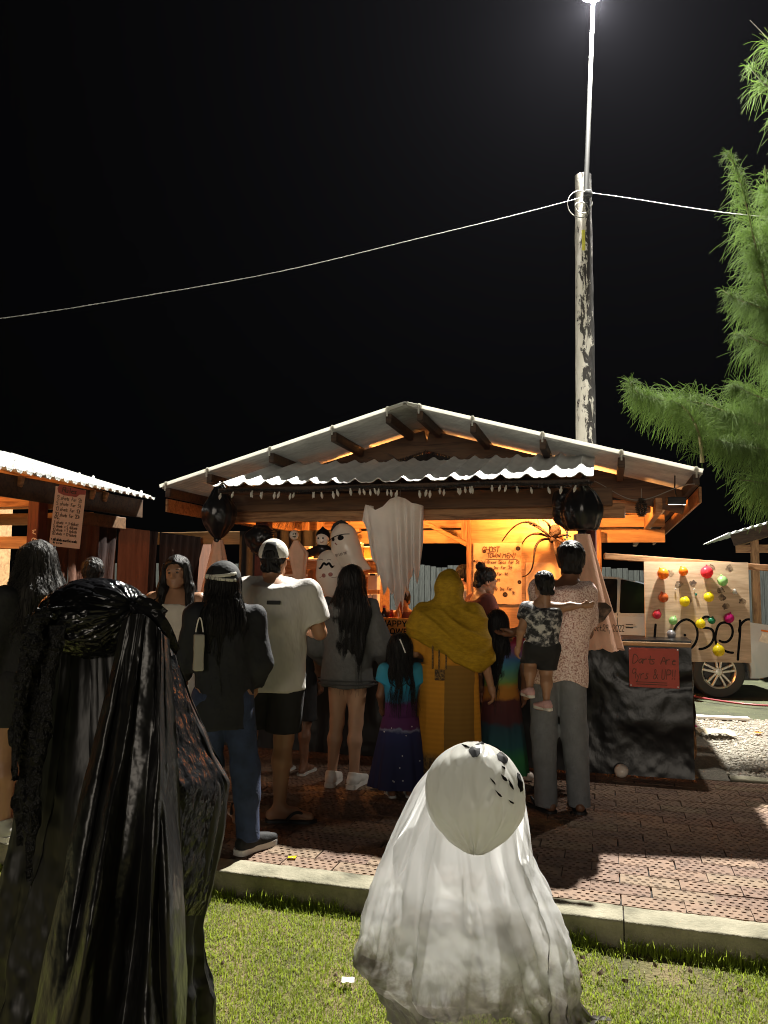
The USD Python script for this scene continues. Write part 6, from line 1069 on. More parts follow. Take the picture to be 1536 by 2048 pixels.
m = F.mesh(); v, f = V(m); n = norms(m); fold = np.sin((v[:, 2] * 1.0 + v[:, 0] * .52 + .03 * np.sin(v[:, 0] * 14)) * 95) * .002 + (1 - np.abs(np.sin((v[:, 2] + v[:, 0] * .55 + .04 * np.sin(v[:, 0] * 9) + .05 * meshkit.fbm(v * 4, 2, 3)) * 24))) ** 2 * .016 + (meshkit.fbm(v * 6, 2, 5) - .5) * .02
lo = np.clip((hd[2] - .10 - v[:, 2]) / .12, 0, 1); up_ = 1 - lo; fold = fold * lo + up_ * (np.sin(v[:, 0] * 60 + 20 * v[:, 2]) * .003 + np.sin((v[:, 1] * .6 + v[:, 2]) * 48) * .0035); part(t, "headscarf", trimesh.Trimesh(v + n * fold[:, None], f, process=False), M["mustard"], smooth=True)
for s in "LR": so_, st_ = flipflop(J["an" + s], J["toe" + s], .95); q = part(t, "sandal", so_, M["black_rubber"])
# --- the girl in the rainbow dress
dress2 = blend("rainbow_dress", [(0, (.02, .16, .05)), (.12, (.03, .20, .06)), (.22, (.015, .09, .10)), (.36, (.012, .05, .07)), (.40, (.06, .012, .014)), (.56, (.07, .014, .014)), (.59, (.40, .16, .015)), (.66, (.42, .18, .02)), (.70, (.14, .26, .05)), (.80, (.05, .22, .22)), (.88, (.03, .12, .28)), (1, (.30, .02, .05))], wob=.05, lo=.1, hi=1.06, wscale=10)
J = pose(.735, head=(-.04, .012, 1.63), elR=(.245, -.02, 1.13), wrR=(.24, .05, .90), wrL=(-.22, .1, .92))
p = spot(1003, 1572); t, R = person("girl in a rainbow tie-dye dress with long dark hair down her back", p, math.radians(-5), J, "skin_deep", hs=1.1, h=.0115)
part(t, "dress", trunk_cloth(J, .88, .016, .0, .50, .03, h=.0105, seed=6, amp=.006), dress2, smooth=True); part(t, "dress_skirt", skirt_cloth(J, .72, .10, .125, .20, 8, .06, 4), dress2, smooth=True); hm = hair_long(J, R, .46, 1.1, wid=.085, spread=-.01, amp=.010); part(t, "hair", hm, M["hair"], smooth=True); hair_strands(t, J, R, hm, 700, 3, "hair")
for s in "LR": so_, st_ = flipflop(J["an" + s], J["toe" + s], .75); part(t, "sandal", so_, M["shoe_grey"])
# --- the man in the pink patterned shirt with the toddler on his arm
J = pose(1.03, pelvis=(-.02, -.005, .96), waist=(.01, -.01, 1.11), chest=(.03, -.01, 1.30), neck=(.065, .05, 1.465), head=(.085, .10, 1.61), shL=(-.125, .05, 1.42), shR=(.175, .02, 1.41), elL=(-.10, .16, 1.20), wrL=(-.30, .27, 1.13), elR=(.18, .12, 1.14), wrR=(.12, .32, 1.10), hipL=(-.10, 0, .94), hipR=(.075, 0, .94), knL=(-.105, .01, .50), anL=(-.095, -.02, .085), toeL=(-.21, .13, .03), knR=(.09, .03, .50), anR=(.115, .02, .085), toeR=(.10, .20, .03))
p = spot(1122, 1622); t, R = person("man in a speckled pink shirt and grey jeans carrying a toddler on his left arm", p, math.radians(-12), J, "skin_deep", b=1.0, baretoes="L", palms=dict(L=(0, .2, 1), R=(-.5, 0, .8)))
man_p = p; manJ = J
sh = trunk_cloth(J, .84, .028, .012, .78, .030, b=1.0, h=.0115, amp=.018, seed=12, wr_seed=(6, 6, 3.5)); v, f = V(sh); sid = np.clip((1.02 - v[:, 2]) / .16, 0, 1); v[:, 2] -= sid * (.055 * np.clip(v[:, 0] / .2, -1, 1) ** 2 * (v[:, 0] > 0) * 1.6 - .02 * np.sin(v[:, 0] * 9)); part(t, "shirt", (v, f), M["pink_shirt"], smooth=True)
part(t, "jeans", trousers(J, (.035, .035), 1.0, .010, .022, b=.96, h=.0115, amp=.007), M["grey_jeans"], smooth=True); part(t, "hair", hair_short(J, R, 1.0, .017, .0, .012), M["hair"], smooth=True)
for s in "LR": so_, st_ = flipflop(J["an" + s], J["toe" + s], 1.05); q = part(t, "flip_flop", so_, M["black_rubber"]); [part(q, "strap", m, M["black_rubber"], smooth=True) for m in st_]
cuff = J["neck"] + np.array([.03, -.12, -.02])
# --- the toddler on his arm
J = pose(.50, head=(.03, .0, 1.70), chest=(0, 0, 1.30), elL=(-.27, -.10, 1.14), wrL=(-.30, -.02, .93), shL=(-.17, -.01, 1.42), shR=(.17, -.01, 1.42), elR=(.35, -.03, 1.46), wrR=(.50, -.06, 1.47), hipL=(-.10, .02, .93), hipR=(.10, .02, .93), knL=(-.14, .10, .72), knR=(.06, .06, .62), anL=(-.16, -.04, .40), anR=(.04, -.06, .25), toeL=(-.20, .10, .30), toeR=(-.06, .10, .19))
q = at(1084, 1300, 4.88); t, R = person("toddler in a black and white print shirt carried on the man's arm", (q[0], q[1], q[2] - .455), math.radians(-5), J, "skin", b=1.12, hs=1.42, lb=1.15, h=.0095, yaw=math.radians(12), neck=.046)
part(t, "shirt", trunk_cloth(J, .96, .018, .005, .45, .022, b=1.12, h=.0085, amp=.005, seed=4, sleeves="L"), M["toddler_shirt"], smooth=True); part(t, "shorts", trousers(J, (.74, .66), 1.02, .018, .01, b=1.15, h=.0085, amp=.004), M["black_cloth"], smooth=True); part(t, "hair", hair_short(J, R, 1.42, .006), M["hair"], smooth=True)
shoe_t = mat("pink_white_shoe", (.62, .36, .36), rough=.6, var=.2, scale=30)
for s in "LR":
    u, so_ = sneaker(J["an" + s] * [1, 1, 0], J["toe" + s] * [1, 1, 0], .52); off = np.array([0, 0, J["an" + s][2] - .035]); q = part(t, "shoe", (V(u)[0] + off, V(u)[1]), shoe_t, smooth=True); part(q, "sole", (V(so_)[0] + off, V(so_)[1]), M["shoe_white"])
# --- the two vendors and a helper behind the counter
J = pose(.95, elR=(.24, .10, 1.12), wrR=(.22, .40, 1.08), elL=(-.24, .16, 1.13), wrL=(-.16, .42, 1.12), head=(0, .05, 1.61)); P = at(962, 1300, 7.05); t, R = person("bun haired vendor in a maroon T-shirt reaching over the counter trays", (P[0], P[1], 0), math.radians(-78), J, "skin", b=1.12, fem=1, face=True, pitch=math.radians(-14), hands=True, palms=dict(L=(0, 0, -1), R=(0, 0, -1)))
part(t, "shirt", trunk_cloth(J, .85, .024, .01, .62, .028, b=1.12, seed=2, fem=1), M["maroon"], smooth=True); part(t, "hair", hair_short(J, R, 1.0, .010), M["hair"], smooth=True); part(t, "hair_bun", wrinkle(ellip(J["head"] + R @ np.array([0, -.085, .125]), (.045, .045, .042), 3), .008, (40, 40, 40)), M["hair"], smooth=True); part(t, "trousers", trousers(J, (.05, .05)), M["black_cloth"], smooth=True)
J = pose(.98, head=(0, .02, 1.62)); P = at(930, 1300, 8.6); t, R = person("vendor with glasses in a pale shirt looking left behind the headscarf", (P[0], P[1], 0), math.radians(72), J, "skin_fair", face=True, palms=dict(L=(0, 0, 1), R=(0, 0, 1)))
part(t, "shirt", trunk_cloth(J, .85, .026, .01, .6, .03, seed=8), M["white_cloth"], smooth=True); part(t, "hair", hair_short(J, R, 1.0, .016, .012), M["hair"], smooth=True); part(t, "trousers", trousers(J, (.05, .05)), M["black_cloth"], smooth=True)
hd = J["head"]; part(t, "glasses", cat_([tube([hd + R @ (np.array([x + .022 * math.cos(a), .108, .006 + .017 * math.sin(a)])) for a in np.linspace(0, 6.283, 18)], .0025, 5, False) for x in (-.030, .030)] + [tube([hd + R @ np.array([x, .106, .008]), hd + R @ np.array([x * 1.45, .0, .008])], .0025, 5) for x in (-.053, .053)]), M["screw"])
J = pose(.84, head=(0, .05, 1.60)); P = at(806, 1300, 7.35); t, R = person("dark haired helper bending behind the cheesecloth ghost", (P[0], P[1], 0), math.radians(160), J, "skin", face=True, pitch=math.radians(-20)); part(t, "shirt", trunk_cloth(J, .85, .02, .01, .6, .03, seed=18), M["maroon"], smooth=True); part(t, "hair", hair_short(J, R, 1.0, .012), M["hair"], smooth=True); part(t, "hair_bow", cat_([ellip(J["head"] + np.array([-.03, .06, .125]), (.03, .015, .022), 2), ellip(J["head"] + np.array([.03, .06, .125]), (.03, .015, .022), 2)]), M["paper_red"], smooth=True); part(t, "trousers", trousers(J, (.05, .05)), M["black_cloth"], smooth=True)
# --- the customer half hidden in front of the white T-shirt
J = pose(.80); P = spot(590, 1546); t, R = person("short customer in black whose bare legs show beside the white T-shirt man", P, RZ, J, "skin_deep", h=.015); part(t, "shirt", trunk_cloth(J, .85, .02, .01, .6, .03, seed=28), M["black_cloth"], smooth=True); part(t, "shorts", trousers(J, (.52, .52), 1.0, .025, .02), M["black_cloth"], smooth=True); part(t, "hair", hair_short(J, R, 1.0, .012), M["hair"], smooth=True)
for s in "LR": so_, st_ = flipflop(J["an" + s], J["toe" + s], .85); part(t, "flip_flop", so_, M["shoe_grey"])
# --- people on the left
J = pose(.975, elL=(-.24, .02, 1.14), elR=(.25, .0, 1.13), wrR=(.19, .20, 1.0), knL=(-.10, .06, .50), anL=(-.10, .02, .085)); P = spot(40, 1672); t, R = person("woman with long frizzy dark hair in black shorts at the frame's left edge", P, math.radians(58), J, "skin", fem=1, yaw=math.radians(10), face=True)
part(t, "top", trunk_cloth(J, .86, .022, .01, 1.7, .022, seed=31, fem=1), M["black_cloth"], smooth=True); part(t, "shorts", trousers(J, (.66, .66), 1.0, .02, .02), M["black_cloth"], smooth=True)
hm = hair_long(J, R, .36, wid=.155, spread=.03, amp=.026, sc=(22, 22, 11), thickn=.022); part(t, "hair", hm, M["hair_grey"], smooth=True); hair_strands(t, J, R, hm, 700, 4, "hair_grey")
hr = np.random.default_rng(14); cpv, cnv = [], []; hd = J["head"]                      # loose curls
for k_ in range(1500):
    a = hr.uniform(-2.2, 2.2); z0 = hr.uniform(-.30, .12); rad = (.10 + .055 * np.clip(-z0 / .2 + .4, 0, 1)); o = np.array([rad * math.sin(a), -rad * math.cos(a) * .85 - .02, z0]); L = hr.uniform(.10, .22); ph = hr.random() * 6; n_ = 9; tt_ = np.linspace(0, 1, n_)
    c = o + np.stack([.012 * np.sin(tt_ * 11 + ph) + .03 * tt_ * math.sin(a), .012 * np.cos(tt_ * 11 + ph) - .03 * tt_ * math.cos(a), -L * tt_], 1); cpv.append(c @ R.T + hd); cnv.append(n_)
tp = uniq(t, "loose_curls"); cv = UsdGeom.BasisCurves.Define(stage, tp); cv.CreatePointsAttr(Vt.Vec3fArray.FromNumpy(np.vstack(cpv).astype(np.float32))); cv.CreateCurveVertexCountsAttr(Vt.IntArray.FromNumpy(np.array(cnv, np.int32))); cv.CreateTypeAttr("linear"); cv.CreateWidthsAttr(Vt.FloatArray.FromNumpy(np.full(sum(cnv), .0022, np.float32))); cv.SetWidthsInterpolation("vertex"); UsdShade.MaterialBindingAPI.Apply(cv.GetPrim()).Bind(M["hair_grey"]); tag(cv, kind="stuff")
for s in "LR": u, so_ = sneaker(J["an" + s], J["toe" + s], 1.0); q = part(t, "shoe", u, M["shoe_grey"], smooth=True); part(q, "sole", so_, M["shoe_white"])
J = pose(.955); P = at(178, 1300, 6.6); t, R = person("short haired person whose head shows above the black ghost", (P[0], P[1], 0), math.radians(25), J, "skin", h=.015); part(t, "shirt", trunk_cloth(J, .85, .025, .01, .6, .03, seed=41), M["black_cloth"], smooth=True); part(t, "hair", hair_short(J, R, 1.0, .020, 0, .015), M["hair"], smooth=True); part(t, "trousers", trousers(J, (.05, .05)), M["black_cloth"], smooth=True)
J = pose(.955, head=(0, .012, 1.63), elR=(.235, -.03, 1.13), wrR=(.25, .03, .88), elL=(-.235, -.03, 1.13), wrL=(-.25, .05, .88)); P = at(348, 1300, 5.75); t, R = person("smiling woman in a pale dress facing the camera, long black hair", (P[0], P[1], 0), math.radians(176), J, "skin", fem=1, face=True, yaw=math.radians(4), roll=math.radians(4))
part(t, "dress_top", trunk_cloth(J, .86, .014, .0, .02, .0, seed=44, fem=1, neck=1.36, sleeves="", amp=.006), mat("pale_dress", (.50, .46, .40), rough=.9, var=.1, scale=9, bump=.2, bscale=40), smooth=True); part(t, "dress_skirt", skirt_cloth(J, .86, .42, .165, .21, 7, .05, 6), M["paper_white"], smooth=True)
hm = hair_long(J, R, .40, wid=.12, spread=.02, amp=.012); part(t, "hair", hm, M["hair"], smooth=True); hair_strands(t, J, R, hm, 700, 5, "hair")
for x, L_, sd_ in ((-.105, .34, 3), (.105, .30, 4)):
    F = Field((-.25, -.06, -.55), (.25, .14, .14), .008); F.cone((x * .75, .02, .06), (x * 1.05, .03, -.12), .030, .036, .03).cone((x * 1.05, .03, -.12), (x * 1.12, .10, -L_), .040, .028, .03); m = wrinkle(F.mesh(), .010, (30, 30, 5), sd_); v, f = V(m); part(t, "hair_lock", (v * J["k"] @ R.T + J["head"], f), M["hair"], smooth=True)
J = pose(.91, head=(-.02, .03, 1.615), elL=(-.24, .08, 1.14), wrL=(-.22, .26, 1.02), elR=(.235, -.02, 1.13), wrR=(.22, .12, .95), knR=(.14, -.04, .50), anR=(.16, -.10, .085), toeR=(.33, .0, .03), knL=(-.06, .08, .50), anL=(-.08, .10, .085), toeL=(-.02, .28, .03)); P = spot(437, 1700); t, R = person("person in a dark jacket, jeans and black cap with white stripes walking past", P, math.radians(22), J, "skin", fem=1, b=1.05, palms=dict(L=(0, 0, 1)))
part(t, "jacket", trunk_cloth(J, .74, .030, .012, 1.8, .026, b=.97, seed=51, fem=1, amp=.018, neck=1.53), mat("dark_blue_jacket", (.009, .010, .014), rough=.85, var=.3, scale=6, bump=.3, bscale=30), smooth=True); part(t, "jeans", trousers(J, (.07, .07), 1.0, .014, .012, amp=.008), M["blue_jeans"], smooth=True)
hm = hair_long(J, R, .36, wid=.125, spread=.0, amp=.012, sway=(-.02, 0)); part(t, "hair", hm, M["hair"], smooth=True); hair_strands(t, J, R, hm, 700, 6, "hair")
k = J["k"]; F = Field((-.13, -.15, -.03), (.13, .16, .17), .0062); F.ell((0, -.014, .050), (.112, .131, .115)); F.cut((0, 0, .035), (0, .1, -1)); v, f = V(F.mesh()); part(t, "cap", trimesh.Trimesh(v * k @ R.T + J["head"], f, process=False), M["black_cloth"], smooth=True)
for zc, hw, sl_ in ((.085, .011, .15), (.055, .010, -.05)):
    F = Field((-.13, -.16, -.03), (.13, .16, .17), .0055); F.ell((0, -.014, .050), (.1145, .1335, .1175)); F.cut((0, 0, zc - hw), (sl_, .1, -1)).cut((0, 0, zc + hw), (-sl_, -.1, 1)).cut((.03, 0, 0), (1, .3, 0)); v, f = V(F.mesh()); part(t, "cap_stripe", trimesh.Trimesh(v * k @ R.T + J["head"], f, process=False), capm, smooth=True)
part(t, "cap_peak", extr(Polygon([(-.075, .09), (.075, .09), (.06, .17), (0, .19), (-.06, .17)]), .008, J["head"] + np.array([0, 0, .045]) * k, (R @ np.array([1.0, 0, 0])), R @ np.array([0, 1.0, -.2])), M["black_cloth"])
u, so_ = sneaker(J["anR"], J["toeR"], .97); q = part(t, "shoe", u, M["black_cloth"], smooth=True); part(q, "sole", so_, M["shoe_white"]); u, so_ = sneaker(J["anL"], J["toeL"], .97); q = part(t, "shoe", u, M["black_cloth"], smooth=True); part(q, "sole", so_, M["shoe_white"])
a = at(398, 1290, 4.30); ba = thing("paper_bag", "pale paper bag held at the left side of the cap wearer", "paper bag", a - [0, 0, .15], math.radians(20)); part(ba, "body", wrinkle(bx((0, 0, .11), (.055, .05, .20), bev=.006).subdivide().subdivide().subdivide(), .004, (14, 14, 14)), mat("dim_paper", (.34, .32, .28), rough=.85, var=.1), smooth=40); part(ba, "handle", tube(spline([(-.02, 0, .22), (0, 0, .30), (.02, 0, .22)], 12), .004, 5), M["cheese"])

# ------------------------------------------------------------------ the white bag ghost on the lawn
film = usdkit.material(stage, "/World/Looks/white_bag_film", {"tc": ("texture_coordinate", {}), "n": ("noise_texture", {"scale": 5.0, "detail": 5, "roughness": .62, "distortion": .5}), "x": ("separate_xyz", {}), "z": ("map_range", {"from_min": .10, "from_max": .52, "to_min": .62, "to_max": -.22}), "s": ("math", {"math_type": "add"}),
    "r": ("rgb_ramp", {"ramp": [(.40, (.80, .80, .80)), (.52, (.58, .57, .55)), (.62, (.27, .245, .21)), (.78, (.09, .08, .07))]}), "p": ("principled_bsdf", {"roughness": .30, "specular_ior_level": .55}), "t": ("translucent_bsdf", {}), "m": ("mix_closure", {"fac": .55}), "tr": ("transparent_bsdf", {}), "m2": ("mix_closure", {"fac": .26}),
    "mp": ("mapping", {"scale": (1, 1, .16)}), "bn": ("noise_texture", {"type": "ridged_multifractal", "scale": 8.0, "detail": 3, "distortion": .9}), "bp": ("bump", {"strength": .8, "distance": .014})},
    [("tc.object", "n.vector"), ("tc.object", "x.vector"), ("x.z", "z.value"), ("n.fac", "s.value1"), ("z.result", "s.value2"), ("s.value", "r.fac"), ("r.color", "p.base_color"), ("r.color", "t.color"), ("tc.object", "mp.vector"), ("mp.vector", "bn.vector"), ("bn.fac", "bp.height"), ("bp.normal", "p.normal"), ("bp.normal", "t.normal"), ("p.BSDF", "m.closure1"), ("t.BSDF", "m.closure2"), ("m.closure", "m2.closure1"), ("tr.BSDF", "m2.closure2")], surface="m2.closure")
WD = 2.72
wg_o = at(940, 2048, WD); wg_o[2] = GZ; wg = thing("bag_ghost", "white plastic bag ghost with balloon head standing on the lawn", "ghost decoration", wg_o)
Lw = [(1490, 930), (1508, 893), (1530, 866), (1576, 831), (1643, 797), (1699, 775), (1752, 754), (1808, 734), (1882, 716), (1922, 703), (1942, 726), (1962, 750), (2005, 774), (2048, 786), (2110, 800)]
Rw = [(1490, 965), (1508, 990), (1530, 1015), (1576, 1036), (1643, 1042), (1699, 1060), (1752, 1084), (1808, 1112), (1882, 1138), (1922, 1146), (1942, 1149), (1962, 1151), (2005, 1150), (2048, 1147), (2110, 1150)]
def shroud(Lp, Rp, D, rows, n, sq, folds, amp, seed, crumple, gz, sc=7.0, yoff=None, ridge=.10):
    py = np.linspace(Lp[0][0], Lp[-1][0], rows); g = np.linspace(0, 2 * np.pi, n, endpoint=False); rr = np.random.default_rng(seed); ph = rr.random(8) * 6.28; X = []; RD = [(rr.random() * 6.28, rr.normal(0, .25), rr.uniform(.022, .10), rr.choice([-1, 1, 1]) * rr.uniform(.4, 1), rr.uniform(-.25, .35)) for _ in range(40)]
    for y in py:
        a, b = at(np.interp(y, *zip(*Lp)), y, D), at(np.interp(y, *zip(*Rp)), y, D); c = (a + b) / 2; rx = np.linalg.norm((b - a)[:2]) / 2; t = (y - py[0]) / (py[-1] - py[0]); z = max(c[2], gz + .004)
        w = np.sin(folds * g + ph[0] + 1.1 * np.sin(2 * g + ph[1]) + .8 * t * np.sin(3 * g + ph[2])) * .6 + .35 * np.sin((2 * folds + 1) * g + ph[3] + 2 * t) + .25 * np.sin(5 * g + ph[4])
        front = .35 + .65 * np.abs(np.sin(g)); rdg = sum(A_ * np.exp(-((np.mod(g - gc - dr_ * t + np.pi, 2 * np.pi) - np.pi) / (sg_ * (.6 + .9 * t))) ** 2) * np.clip((t - t0) * 4, 0, 1) for gc, dr_, sg_, A_, t0 in RD)
        dv_ = (amp * min(1, .25 + 1.3 * t) * w + rdg * ridge) * front; R = rx * (1 + np.where(dv_ > 0, .035 * np.tanh(dv_ / .035), dv_)); X.append(np.stack([c[0] + R * np.cos(g), c[1] + (yoff(t) if yoff else 0) + R * sq * np.sin(g), np.full(n, z)], 1))
    X = np.array(X); N_ = meshkit.arrays(grid(X, True), True)[2].reshape(X.shape); t = np.linspace(0, 1, rows)[:, None]
    q = X * [sc, sc, sc * .2]; q2 = X * sc * 1.9; rid = 1 - np.abs(2 * meshkit.fbm(q + 3.1 * seed, 3, seed) - 1); d = (meshkit.fbm(q, 4, seed) - .5) * crumple[0] + (rid - .6) * crumple[1] * (.3 + t) + (meshkit.fbm(q2, 3, seed + 4) - .5) * crumple[2] * t ** 2
    return X + N_ * d[..., None]
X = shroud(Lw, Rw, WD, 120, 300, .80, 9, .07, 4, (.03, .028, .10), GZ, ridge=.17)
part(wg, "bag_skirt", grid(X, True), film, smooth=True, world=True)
a = at(704, 1925, WD - .03); fl_ = spline([at(704, 1926, WD - .02), at(722, 1946, WD - .08), at(748, 1958, WD - .12), at(775, 1952, WD - .15)], 24); fl2 = spline([at(716, 1905, WD - .03), at(735, 1915, WD - .10), at(758, 1922, WD - .14), at(782, 1925, WD - .16)], 24)
tt_ = np.linspace(0, 1, 8)[:, None, None]; Xf = fl_[None] * (1 - tt_) + fl2[None] * tt_; Xf[..., 1] -= .03 * np.sin(np.pi * tt_[..., 0]); part(wg, "curled_hem", grid(wrinkle(grid(Xf), .006, (20, 20, 20)).vertices.reshape(Xf.shape)), film, smooth=True, world=True)
tailX = np.array([[at(px0 + (px1 - px0) * u, py0 + (py1 - py0) * u, WD + .25 + .05 * math.sin(u * 9)) for u in np.linspace(0, 1, 14)] for (px0, py0, px1, py1) in ((1120, 1990, 1152, 1996), (1120, 2010, 1170, 2015), (1120, 2030, 1186, 2036), (1120, 2050, 1200, 2056), (1115, 2085, 1225, 2090))]); tailX[..., 2] = np.maximum(tailX[..., 2], GZ + .02); part(wg, "bag_tail", thick(tailX, .002), film, smooth=True, world=True)
HD = WD - .17; hc = at(950, 1590, HD); HRd = 97 * HD / 1540 * .985; Rh = head_R(0, math.radians(-28), math.radians(12))
ht = trimesh.creation.icosphere(6); v = np.array(ht.vertices); f = np.array(ht.faces); pole = -cF * .35 + np.array([-.05, -.1, -.93]); pole /= np.linalg.norm(pole); cosp = v @ pole; ang = np.arctan2(v @ np.cross(pole, [1, 0, 0]), v @ np.cross(np.cross(pole, [1, 0, 0]), pole))
pinch = np.clip((cosp - .55) / .45, 0, 1); rad = 1 + .05 * np.clip((cosp - .86) / .14, 0, 1) ** 2 - .012 * pinch * (1 - np.clip((cosp - .9) / .1, 0, 1)) + (.012 + .035 * pinch) * np.sin(13 * ang + 2.2 * np.sin(3 * ang)) * np.clip((cosp + .4) / 1.2, 0, 1)
rid = 1 - np.abs(2 * meshkit.fbm(v * [3.2, 3.2, 2.0] + 5, 4, 3) - 1); cr = np.abs(meshkit.fbm(v * [2.6, 2.6, 1.6] + 2.7, 3, 21) - .5); mer = np.stack([np.cos(ang) * 3.4, np.sin(ang) * 3.4, cosp * 1.1], 1); rm_ = 1 - np.abs(2 * meshkit.fbm(mer, 3, 14) - 1); rad += (rm_ - .62) * .065 * np.clip(1.25 - np.abs(cosp + .1), .2, 1) + (meshkit.fbm(v * 1.5, 2, 8) - .5) * .08
rc_ = np.random.default_rng(90)
for _ in range(20):
    a0, w_, am, ph_a, c0 = rc_.random() * 6.28, rc_.uniform(.03, .09), rc_.choice([-1, -1, 1]) * rc_.uniform(.010, .026), rc_.random() * 6.28, rc_.uniform(-.5, .7)
    da_ = np.mod(ang - a0 - .35 * np.sin(2.2 * cosp + ph_a) + np.pi, 2 * np.pi) - np.pi; rad = rad + am * np.exp(-(da_ / w_) ** 2) * np.exp(-((cosp - c0) / .45) ** 2)
hv = hc + v * (rad * HRd)[:, None] * [1.0, 1.0, 1.03]
from scipy.spatial import cKDTree
TREE = cKDTree((hv - hc) / np.linalg.norm(hv - hc, axis=1)[:, None])
filmh = usdkit.material(stage, "/World/Looks/white_bag_head", {"tc": ("texture_coordinate", {}), "n": ("noise_texture", {"scale": 6.0, "detail": 4}), "r": ("rgb_ramp", {"ramp": [(.35, (.76, .76, .72)), (.7, (.70, .69, .64))]}), "p": ("principled_bsdf", {"roughness": .26, "specular_ior_level": .55}), "t": ("translucent_bsdf", {}), "m": ("mix_closure", {"fac": .45}), "mp": ("mapping", {"scale": (1.3, 1.3, .45)}), "bn": ("noise_texture", {"type": "ridged_multifractal", "scale": 3.6, "detail": 2, "distortion": 1.0}), "bp": ("bump", {"strength": .8, "distance": .03})},
    [("tc.object", "n.vector"), ("n.fac", "r.fac"), ("r.color", "p.base_color"), ("r.color", "t.color"), ("tc.object", "mp.vector"), ("mp.vector", "bn.vector"), ("bn.fac", "bp.height"), ("bp.normal", "p.normal"), ("p.BSDF", "m.closure1"), ("t.BSDF", "m.closure2")], surface="m.closure")
hd_ = part(wg, "head", (hv, f), filmh, smooth=True, world=True)
def bridge(A, B, dA, dB, name, bulge=.03):
    """Film running from the head's edge down on to the skirt."""
    a = spline([at(x, y, dA) for x, y in A], 60); b = spline([at(x, y, dB) for x, y in B], 60); T = np.linspace(0, 1, 26)[:, None, None]; u = np.linspace(0, 1, 60); X = a[None] * (1 - T) + b[None] * T
    fold = sum(am * np.exp(-((u[None] - c - dv * (T[..., 0] - .5)) / w_) ** 2) for c, dv, w_, am in [(.15, .1, .05, .016), (.32, -.1, .04, -.014), (.48, .12, .06, .018), (.63, -.05, .035, -.012), (.8, .1, .05, .015)]); X[..., 1] -= (bulge * np.sin(np.pi * T[..., 0]) + fold * (.4 + T[..., 0])); part(wg, name, grid(X), film, smooth=True, world=True)
bridge([(868, 1528), (853, 1562), (852, 1600), (862, 1640), (884, 1674)], [(812, 1640), (788, 1690), (790, 1750), (822, 1800), (868, 1820)], HD + .06, WD - .085, "neck_fold"); bridge([(1044, 1560), (1045, 1600), (1034, 1650), (1006, 1682)], [(1048, 1650), (1066, 1712), (1062, 1770), (1020, 1810)], HD + .06, WD - .05, "neck_fold")
def on_head(px, py, off=.003):
    d = ray(px, py); d /= np.linalg.norm(d); o = cC - hc; b = o @ d; disc = b * b - (o @ o - HRd ** 2); k = -b - math.sqrt(max(disc, 0)); P = cC + d * k; n = (P - hc) / np.linalg.norm(P - hc); j = TREE.query(n, 6)[1]; return hc + n * (np.linalg.norm(hv[j] - hc, axis=1).max() + off), n
def blot(poly, name="eye", m="black_paint"):
    c, n = on_head(*np.mean(poly, 0)); pts = []; r_ = random.Random(len(poly))
    rim = []
    for i in range(len(poly)):
        a, b = np.array(poly[i], float), np.array(poly[(i + 1) % len(poly)], float)
        for u in (0, .33, .66): q = a + (b - a) * u + np.array([r_.uniform(-.8, .8), r_.uniform(-.8, .8)]); rim.append(on_head(*q, off=.001)[0])
    cc = c + n * .003; k = len(rim); V_ = np.array(rim + [cc] + [p - n * .006 for p in rim]); F_ = [[i, (i + 1) % k, k] for i in range(k)] + [[i, k + 1 + i, (i + 1) % k] for i in range(k)] + [[(i + 1) % k, k + 1 + i, k + 1 + (i + 1) % k] for i in range(k)]
    part(hd_, name, (V_, np.array(F_)), M[m], world=True, smooth=False)
blot([(938, 1502), (944, 1497), (952, 1500), (961, 1500), (961, 1508), (955, 1516), (947, 1518), (941, 1512)]); blot([(992, 1512), (999, 1505), (1008, 1509), (1014, 1518), (1013, 1527), (1004, 1527), (996, 1522)])
blot([(1032, 1546), (1037, 1549), (1042, 1566), (1043, 1580), (1040, 1584), (1034, 1570)], "mouth")
for P in ([(951, 1494), (962, 1489), (975, 1487), (962, 1493)], [(985, 1489), (998, 1491), (1006, 1499), (996, 1495)], [(980, 1557), (986, 1563), (991, 1570), (985, 1566)], [(989, 1581), (997, 1587), (1003, 1594), (996, 1592)], [(1001, 1551), (1009, 1555), (1014, 1563), (1006, 1562)], [(1016, 1560), (1022, 1568), (1027, 1580), (1019, 1573)], [(1016, 1600), (1023, 1603), (1027, 1607), (1020, 1606)], [(1002, 1534), (1008, 1537), (1010, 1540), (1005, 1538)], [(925, 1493), (934, 1496), (941, 1498), (934, 1498)]): blot(P, "paint_streak")

# ------------------------------------------------------------------ the big black bag figure at the left front
BG = 2.42; bo_ = at(200, 2048, BG); bo_[2] = GZ; bg = thing("black_bag_figure", "large hunched black plastic bag figure in the left foreground", "ghost decoration", bo_)
Lb = [(1205, 150), (1225, 112), (1260, 92), (1300, 84), (1360, 78), (1440, 66), (1560, 48), (1650, 36), (1760, 14), (1850, -10), (1990, -40), (2150, -70)]
Rb = [(1205, 305), (1225, 318), (1260, 336), (1300, 353), (1360, 374), (1440, 402), (1500, 428), (1560, 460), (1600, 457), (1650, 450), (1760, 428), (1850, 408), (1990, 430), (2150, 448)]
Rb2 = sorted(set([y for y, _ in Lb] + [y for y, _ in Rb])); Lb = [(y, np.interp(y, *zip(*Lb))) for y in Rb2]; Rb = [(y, np.interp(y, *zip(*Rb))) for y in Rb2]
X = shroud(Lb, Rb, BG, 130, 260, .62, 7, .075, 12, (.035, .045, .06), GZ, 6.0)
part(bg, "cloak", grid(X, True), M["black_matte"], smooth=True, world=True)
kn = at(272, 1214, BG - .22)
